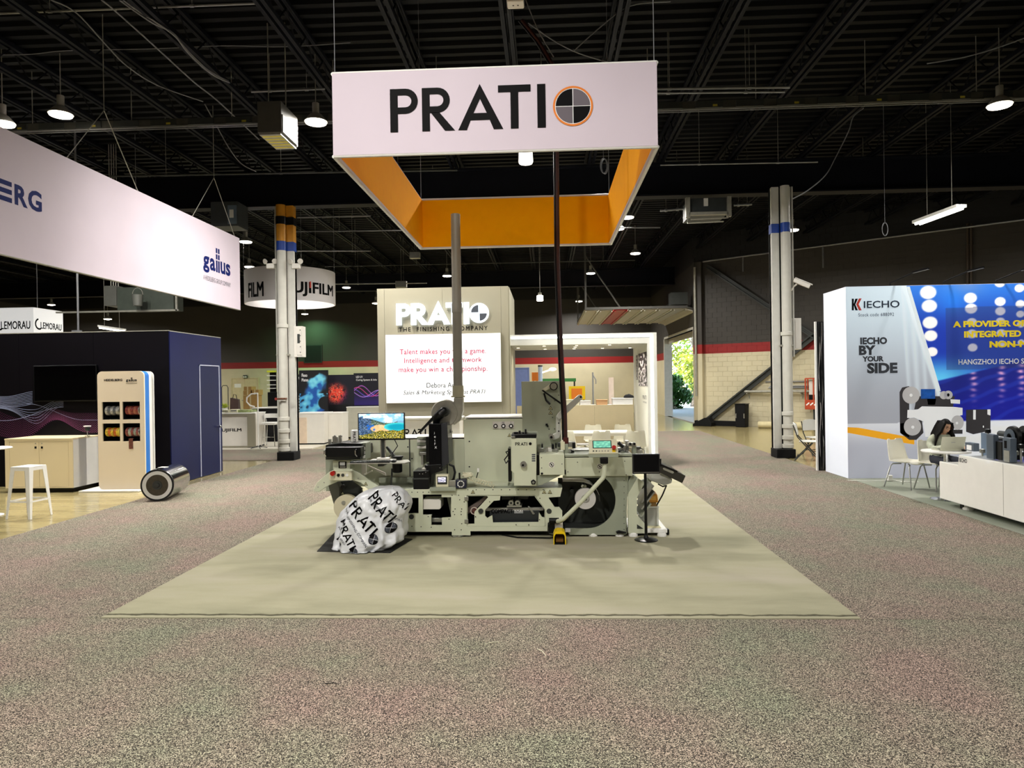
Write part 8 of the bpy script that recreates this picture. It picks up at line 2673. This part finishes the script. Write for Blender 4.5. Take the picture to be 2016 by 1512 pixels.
# busway with joints
BWY = 12.6
def busway():
    z0 = at(1650, 208, BWY).z
    zA = at(250, 234, BWY).z
    t = thing('busway', 'long dark grey busway with yellow tags crossing the roof behind the hanging signs', 'busway', (0, BWY, z0))
    zc = (z0 + zA) / 2
    body = mat('busway_grey', '#4a4a44', .5, .3, var=.15)
    MB().box(-14, 12, BWY, BWY + .08, zc - .06, zc + .07).build('duct', body, t)
    x = -13.6
    pc = MB()
    i = 0
    while x < 11.6:
        o = MB().box(x, x + .48, BWY - .02, BWY - .001, zc - .055, zc + .06).build('joint_cover', dgrey, t)
        if i % 2: MB().box(x + .3, x + .38, BWY - .024, BWY - .02, zc - .04, zc - .005).build('yellow_tag', mat('tag_yellow_%d' % i, '#b5a83a', .5), t)
        x += .71; i += 1
    MB().cyl((-14, BWY - .05, zc - .10), (12, BWY - .05, zc - .10), .014, n=6).cyl((-14, BWY - .05, zc - .135), (12, BWY - .05, zc - .135), .008, n=6).build('conduit', pipem, t)
    for k in range(-7, 7): MB().cyl((k * 1.9, BWY + .04, zc + .07), (k * 1.9, BWY + .04, RIG), .008, n=5).build('hanger', galv, t)
    return zc
zc_bus = busway()
# straight conduits across the roof
def conduit_run(p0, p1, Y, r, label, m=pipem):
    a, b = at(*p0, Y), at(*p1, Y)
    t = thing('conduit', label, 'conduit', a)
    mb = MB().cyl(a, b, r, n=8)
    mb.build('tube', m, t, smooth=True)
    L_ = (b - a).length; n = max(2, int(L_ / 2.2))
    mc = MB()
    for k in range(n):
        p = a + (b - a) * ((k + .5) / n)
        MB().cyl(p, (p.x, p.y, max(RIG, p.z + .05)), .005, n=5).build('hanger', galv, t)
        d_ = (b - a).normalized()
        mc.cyl(p - d_ * .03, p + d_ * .03, r * 1.5, n=8)
    mc.build('coupling', m, t)
    return t
conduit_run((-40, 28), (520, 6), 10.2, .018, 'bright conduit crossing the top of the roof left of the sign, nearest the camera'.replace(' left of the sign', ' above the white fascia'))
conduit_run((1240, 176), (1555, 172), 12.2, .022, 'pale conduit just above the busway beside the orange lined sign, the upper of a pair')
conduit_run((1240, 184), (1545, 181), 12.2, .018, 'pale conduit just above the busway beside the orange lined sign, the lower of a pair')
conduit_run((1300, 325), (1610, 319), 15.5, .016, 'thin conduit below the busway ending at the junction rail over the booth')
conduit_run((215, 347), (900, 335), 15.0, .02, 'dark conduit with clamps running behind the orange lined sign', dgrey)
conduit_run((495, 181), (640, 175), 12.3, .018, 'pale conduit above the grey unit heater')
conduit_run((585, 428), (730, 425), 20, .02, 'pale conduit beside the amber column top')
conduit_run((580, 456), (1300, 448), 20, .016, 'thin conduit behind the lower edge of the orange lined sign', pipem)
conduit_run((585, 494), (730, 494), 24, .025, 'white conduit below the orange lined sign leading to a junction box')
conduit_run((640, 525), (1250, 512), 25, .018, 'thin long conduit above the glowing booth wall', dgrey)
conduit_run((660, 559), (840, 557), 28, .03, 'pale conduit behind the top of the glowing booth wall')
conduit_run((1300, 415), (1345, 411), 18.5, .03, 'short pipe on the near side of the louvred box under the girder')
conduit_run((1445, 404), (1480, 402), 18.5, .03, 'short pipe on the far side of the louvred box under the girder')
conduit_run((1380, 518), (1800, 450), 17.0, .02, 'long bright pipe along the top of the block wall below the strip light') if False else None
# pipe along the wall top
a, b = onwall(1384, 515, .3), onwall(2050, 428, .3)
t = thing('wall_pipe', 'long grey pipe running along the top of the dark block wall', 'pipe', a)
MB().cyl(a, b, .035, n=8).build('tube', pipem, t, smooth=True)
MB().tube([a + (b - a) * .42, a + (b - a) * .42 - ZU * .8], .03, 6).tube([a + (b - a) * .15, a + (b - a) * .15 - ZU * .6], .03, 6).build('drop', pipem, t)
mb = MB()
for px in (1905, 1912):
    q0, q1 = onwall(px, 440, .1), onwall(px, 575, .1)
    mb.cyl(q0, q1, .04, n=8)
t = thing('wall_pipe', 'pair of dark vertical pipes on the block wall above the printed wall', 'pipe', onwall(1908, 575, .1))
mb.build('tube', mat('bronze_pipe', '#3f342a', .5), t)
MB().obox(onwall(1908, 480, .05), WD * .12, WN * .05, ZU * .03).build('clamp', dgrey, t)
# loose sagging cables
def sag(pts, Y, r, label, m=cablem):
    P = [at(px, py, Y + (dy[0] if dy else 0)) for px, py, *dy in pts]
    # smooth the drawn points
    out = []
    for i in range(len(P) - 1):
        p0, p1, p2, p3 = P[max(i - 1, 0)], P[i], P[i + 1], P[min(i + 2, len(P) - 1)]
        for k in range(6):
            u = k / 6
            out.append(.5 * ((2 * p1) + (p2 - p0) * u + (2 * p0 - 5 * p1 + 4 * p2 - p3) * u * u + (-p0 + 3 * p1 - 3 * p2 + p3) * u ** 3))
    out.append(P[-1])
    t = MB().tube(out, r, 6).build('loose_cable', m, smooth=True)
    return tag(t, label, 'cable')
sag([(100, 0), (150, 25, .3), (210, 90, .8), (250, 130, 1.2), (310, 168, 1.8), (400, 200, 2.3)], 9.5, .010, 'thin pale cable sagging from the roof edge towards the grey unit heater')
sag([(235, 0), (260, 18, .2), (300, 45, .5), (340, 65, .8), (365, 95, 1.2), (410, 138, 1.7), (450, 160, 2.2)], 9.6, .012, 'pair cable sagging under the near conduit, the outer one')
sag([(242, 0), (270, 20, .2), (310, 46, .5), (345, 72, .8), (372, 106, 1.2), (415, 145, 1.7), (452, 163, 2.2)], 9.62, .012, 'pair cable sagging under the near conduit, the inner one')
sag([(200, 0), (225, 20, .4), (300, 87, 1.2), (380, 160, 2.2), (430, 200, 3), (510, 275, 5)], 9.6, .012, 'long straight pale cable running down the joist towards the heater')
sag([(403, 205), (425, 245, .3), (450, 290, .5), (475, 322, .7), (505, 338, .9)], 13.5, .010, 'short looping cable below the busway by the grey unit heater')
sag([(1700, 213), (1680, 230), (1670, 260), (1645, 310), (1625, 345), (1590, 375), (1560, 392)], 14.5, .012, 'long curved cable hanging from the busway to the white column')
sag([(2016, 75), (1960, 95), (1900, 112), (1825, 125)], 11.0, .010, 'thin cable running to the joist near the corner of the roof')
sag([(1040, 45), (1090, 80), (1140, 105), (1205, 125)], 10.6, .008, 'thin pale cable crossing the roof above the orange lined sign')
sag([(1035, 0), (1060, 60), (1090, 112)], 9.0, .007, 'thin straight wire dropping above the orange lined sign')
sag([(0, 108), (60, 107), (130, 100), (300, 96), (440, 90), (560, 92), (690, 84)], 11.5, .007, 'fine horizontal wire under the roof deck above the fascia')
sag([(1130, 100), (1180, 55), (1240, 12), (1320, 3)], 10.5, .008, 'fine dark cable rising across the joists above the sign corner')
for i, (x, y0, y1, Y) in enumerate(((1165, 0, 6, 9), )): pass
# white device at the top edge
p = at(1015, 3, 9.0)
t = thing('roof_sensor', 'small white box fixed under the roof joist above the orange lined sign', 'sensor', p)
MB().box(p.x - .11, p.x + .11, 8.9, 9.1, p.z - .05, p.z + .2).build('housing', white, t, bevel=.02)
MB().box(p.x - .04, p.x + .04, 8.95, 9.05, p.z + .2, RIG).build('bracket', galv, t)
mb = MB()
for dx_ in (-.03, .03): mb.cyl((p.x + dx_, 9.0, p.z - .053), (p.x + dx_, 9.0, p.z - .05), .012, n=8)
mb.build('sensor_eye', dgrey, t)
# unit heater
HY = 11.0
a, b = at(507, 265, HY), at(553, 198, HY)
t = thing('unit_heater', 'grey unit heater box hanging under the roof beside a lit round lamp', 'heater', ((a.x + b.x) / 2, HY, a.z))
MB().box(a.x, b.x, HY, HY + .75, a.z + .03, b.z).build('casing', mat('heater_grey', '#4c4b46', .5, .2, var=.08), t, bevel=.008)
MB().box(b.x, b.x + .01, HY + .05, HY + .7, a.z + .05, b.z - .2).build('side_panel', mat('heater_side', '#7d7c74', .5, var=.15), t)
MB().box(a.x + .02, b.x - .02, HY + .02, HY + .73, a.z, a.z + .03).build('outlet_frame', galv, t)
for k in range(5):
    MB().box(a.x + .04, b.x - .04, HY + .08 + k * .13, HY + .14 + k * .13, a.z - .004, a.z).build('louvre', mat('heater_louvre_%d' % k, '#d8c93a', .4), t)
mb = MB()
for x in (a.x + .05, b.x - .05): mb.cyl((x, HY + .35, b.z), (x, HY + .35, RIG), .01, n=6)
mb.build('hanger', galv, t)
# louvred box under the girder
LYY = 17.0
a, b = at(1351, 440, LYY), at(1440, 386, LYY)
t = thing('louvred_unit', 'grey louvred ventilation box hung under the big girder near the white column', 'ventilator', ((a.x + b.x) / 2, LYY, a.z))
MB().box(a.x + .1, b.x - .1, LYY + .1, LYY + .9, a.z + .2, b.z).build('casing', mat('vent_grey', '#3b4041', .5, .2, var=.1), t, bevel=.01)
MB().box(a.x + .08, b.x - .08, LYY, LYY + .1, a.z + .2, a.z + .27).box(a.x, a.x + .1, LYY, LYY + .12, a.z + .15, b.z).box(b.x - .1, b.x, LYY, LYY + .12, a.z + .15, b.z).build('frame', galv, t)
MB().box((a.x + b.x) / 2 - .1, (a.x + b.x) / 2, LYY + .06, LYY + .1, b.z - .2, b.z - .02).build('nameplate', white, t)
MB().tube([(a.x + .05, LYY, a.z + .2), (a.x + .02, LYY - .02, a.z), (b.x - .2, LYY - .02, a.z + .02)], .015, 6).tube([(b.x - .05, LYY, a.z + .2), (b.x - .1, LYY - .05, a.z + .1), (a.x + .1, LYY - .05, a.z + .08)], .015, 6).build('guard_bar', galv, t)
# box behind the far end of the fascia
a, b = at(415, 446, 17.0), at(468, 404, 17.0)
t = thing('louvred_unit', 'grey ventilation box hung under the girder behind the end of the white fascia', 'ventilator', ((a.x + b.x) / 2, 17, a.z))
MB().box(a.x, b.x, 17.0, 17.6, a.z, b.z + .1).build('casing', MATS['vent_grey'], t, bevel=.01)
MB().box(b.x - .25, b.x - .03, 16.98, 17.0, a.z + .05, b.z).build('side_panel', mat('vent_blue_grey', '#5a6a78', .4), t)
MB().box(b.x - .2, b.x - .1, 16.97, 16.98, a.z + .2, a.z + .4).build('nameplate', white, t)
# dark bulkhead duct below the fascia with a bucket lamp
BY_ = 16.4
a, b = at(205, 602, BY_), at(315, 562, BY_)
t = thing('bulkhead_box', 'dark grey bulkhead box hanging behind the lower edge of the white fascia', 'duct', ((a.x + b.x) / 2, BY_, a.z))
MB().box(a.x, a.x + .3, BY_, BY_ + .5, a.z, b.z + .02).build('end_box', mat('bulkhead_grey', '#5d5e58', .5, .2, var=.08), t, bevel=.005)
MB().box(a.x + .3, b.x + .3, BY_ + .05, BY_ + .5, a.z - .12, b.z - .02).build('long_box', mat('bulkhead_green', '#3c443b', .6, var=.15), t)
MB().box(a.x - 1.2, b.x + .45, BY_ - .02, BY_ + .02, a.z - .16, a.z - .12).box(b.x + .38, b.x + .42, BY_ - .02, BY_ + .02, a.z - .16, b.z + .1).build('frame_rail', galv, t)
mb = MB()
for k in range(4): mb.cyl((a.x + .05 + .06 * k, BY_ + .2, b.z), (a.x + .05 + .06 * k, BY_ + .2, RIG), .01, n=5)
mb.build('hanger', galv, t)
p = at(271, 590, BY_ - .3)
t = thing('hanging_bucket', 'grey metal bucket hanging in front of the dark bulkhead box', 'bucket', p)
MB().lathe([(.01, -.14), (.10, -.14), (.125, .12), (.13, .12), (.12, .11), (.095, -.12), (.01, -.12)], p, n=20).build('body', mat('zinc', '#83867f', .4, .5), t, smooth=True)
MB().tube([p + Vector((.125 * math.cos(k * PI / 8), 0, .12 + .16 * math.sin(k * PI / 8))) for k in range(9)], .007, 6).build('handle', galv, t)
MB().cyl(p + ZU * .28, (p.x, p.y, RIG), .006, n=5).build('rope', cablem, t)
# thin post between box signs and bulkhead
p = at(154, 652, 15.2); p2 = at(151, 540, 15.2)
t = thing('hanging_pole', 'thin grey pole hanging from the roof behind the dark navy booth', 'pole', p)
MB().cyl((p.x, 15.2, p.z), (p.x, 15.2, RIG), .022, n=8).build('pole', pipem, t)
MB().box(p.x - .12, p.x + .06, 15.15, 15.25, p.z - .02, p.z + .02).build('foot_plate', pipem, t)
# fluorescent behind the navy booth
a, b = at(196, 645, 22), at(245, 652, 22)
t = thing('strip_light', 'lit strip light low behind the top edge of the dark navy booth', 'lamp', (a + b) / 2)
MB().obox((a + b) / 2 + ZU * .05, (b - a) / 2, (0, .1, 0), (0, 0, .03)).build('fixture', white, t)
MB().cyl(a, b, .03, n=8).build('tube', MATS['tube_glow'], t)
mb = MB()
for f in (.2, .8):
    q = a + (b - a) * f; mb.cyl(q + ZU * .08, (q.x, q.y, RIG), .006, n=5)
mb.build('hanger', galv, t)
# tied cable coils and small junction boxes
for (px, py, Y, lab) in ((1742, 437, 15.5, 'small clear bag of cable hanging on a wire near the strip light'), (1188, 310, 13.0, 'coil of pale cable hanging inside the corner of the orange lined sign')):
    p = at(px, py, Y)
    t = thing('cable_coil', lab, 'cable coil', p)
    mb = MB()
    for k in range(4):
        mb.tube([p + Vector((.06 * math.sin(a * PI / 8) + .01 * k, .02 * k, -.15 + .14 * math.cos(a * PI / 8))) for a in range(17)], .007, 5)
    mb.build('loops', cablem, t)
    MB().cyl(p, (p.x, p.y, RIG), .005, n=5).build('tie', cablem, t)
for (px, py, Y, sz, lab) in ((817, 503, 24.0, .18, 'grey junction box at the end of the white conduit below the orange lined sign'), (790, 560, 27.8, .22, 'grey junction box on the conduit behind the glowing booth wall')):
    p = at(px, py, Y)
    t = thing('junction_box', lab, 'box', p)
    MB().box(p.x - sz, p.x + sz, Y - .1, Y + .1, p.z - sz * .6, p.z + sz * .6).build('housing', galv, t, bevel=.01)
    MB().box(p.x - sz * .9, p.x + sz * .9, Y - .108, Y - .1, p.z - sz * .5, p.z + sz * .5).build('cover', mat('cover_grey_%d' % px, '#7f8180', .5), t)
    MB().cyl((p.x, Y, p.z + sz * .6), (p.x, Y, RIG), .008, n=5).build('hanger', galv, t)
# scraps lying on the carpet
for (p0, p1, lab) in (((954, 1268), (982, 1264), 'pale straw like scrap lying on the carpet before the middle of the booth'), ((1058, 1277), (1075, 1291), 'short pale scrap lying aslant on the carpet, farther from the booth edge'), ((640, 1346), (668, 1347), 'thin black scrap lying on the carpet before the wrapped bundle')):
    a, b = fl(*p0, .011), fl(*p1, .011)
    tag(MB().tube([a, (a + b) / 2 + Vector((.004, .01, .003)), b], .0025, 5).build('carpet_scrap', blackm if 'black' in lab else cream, None), lab, 'scrap')
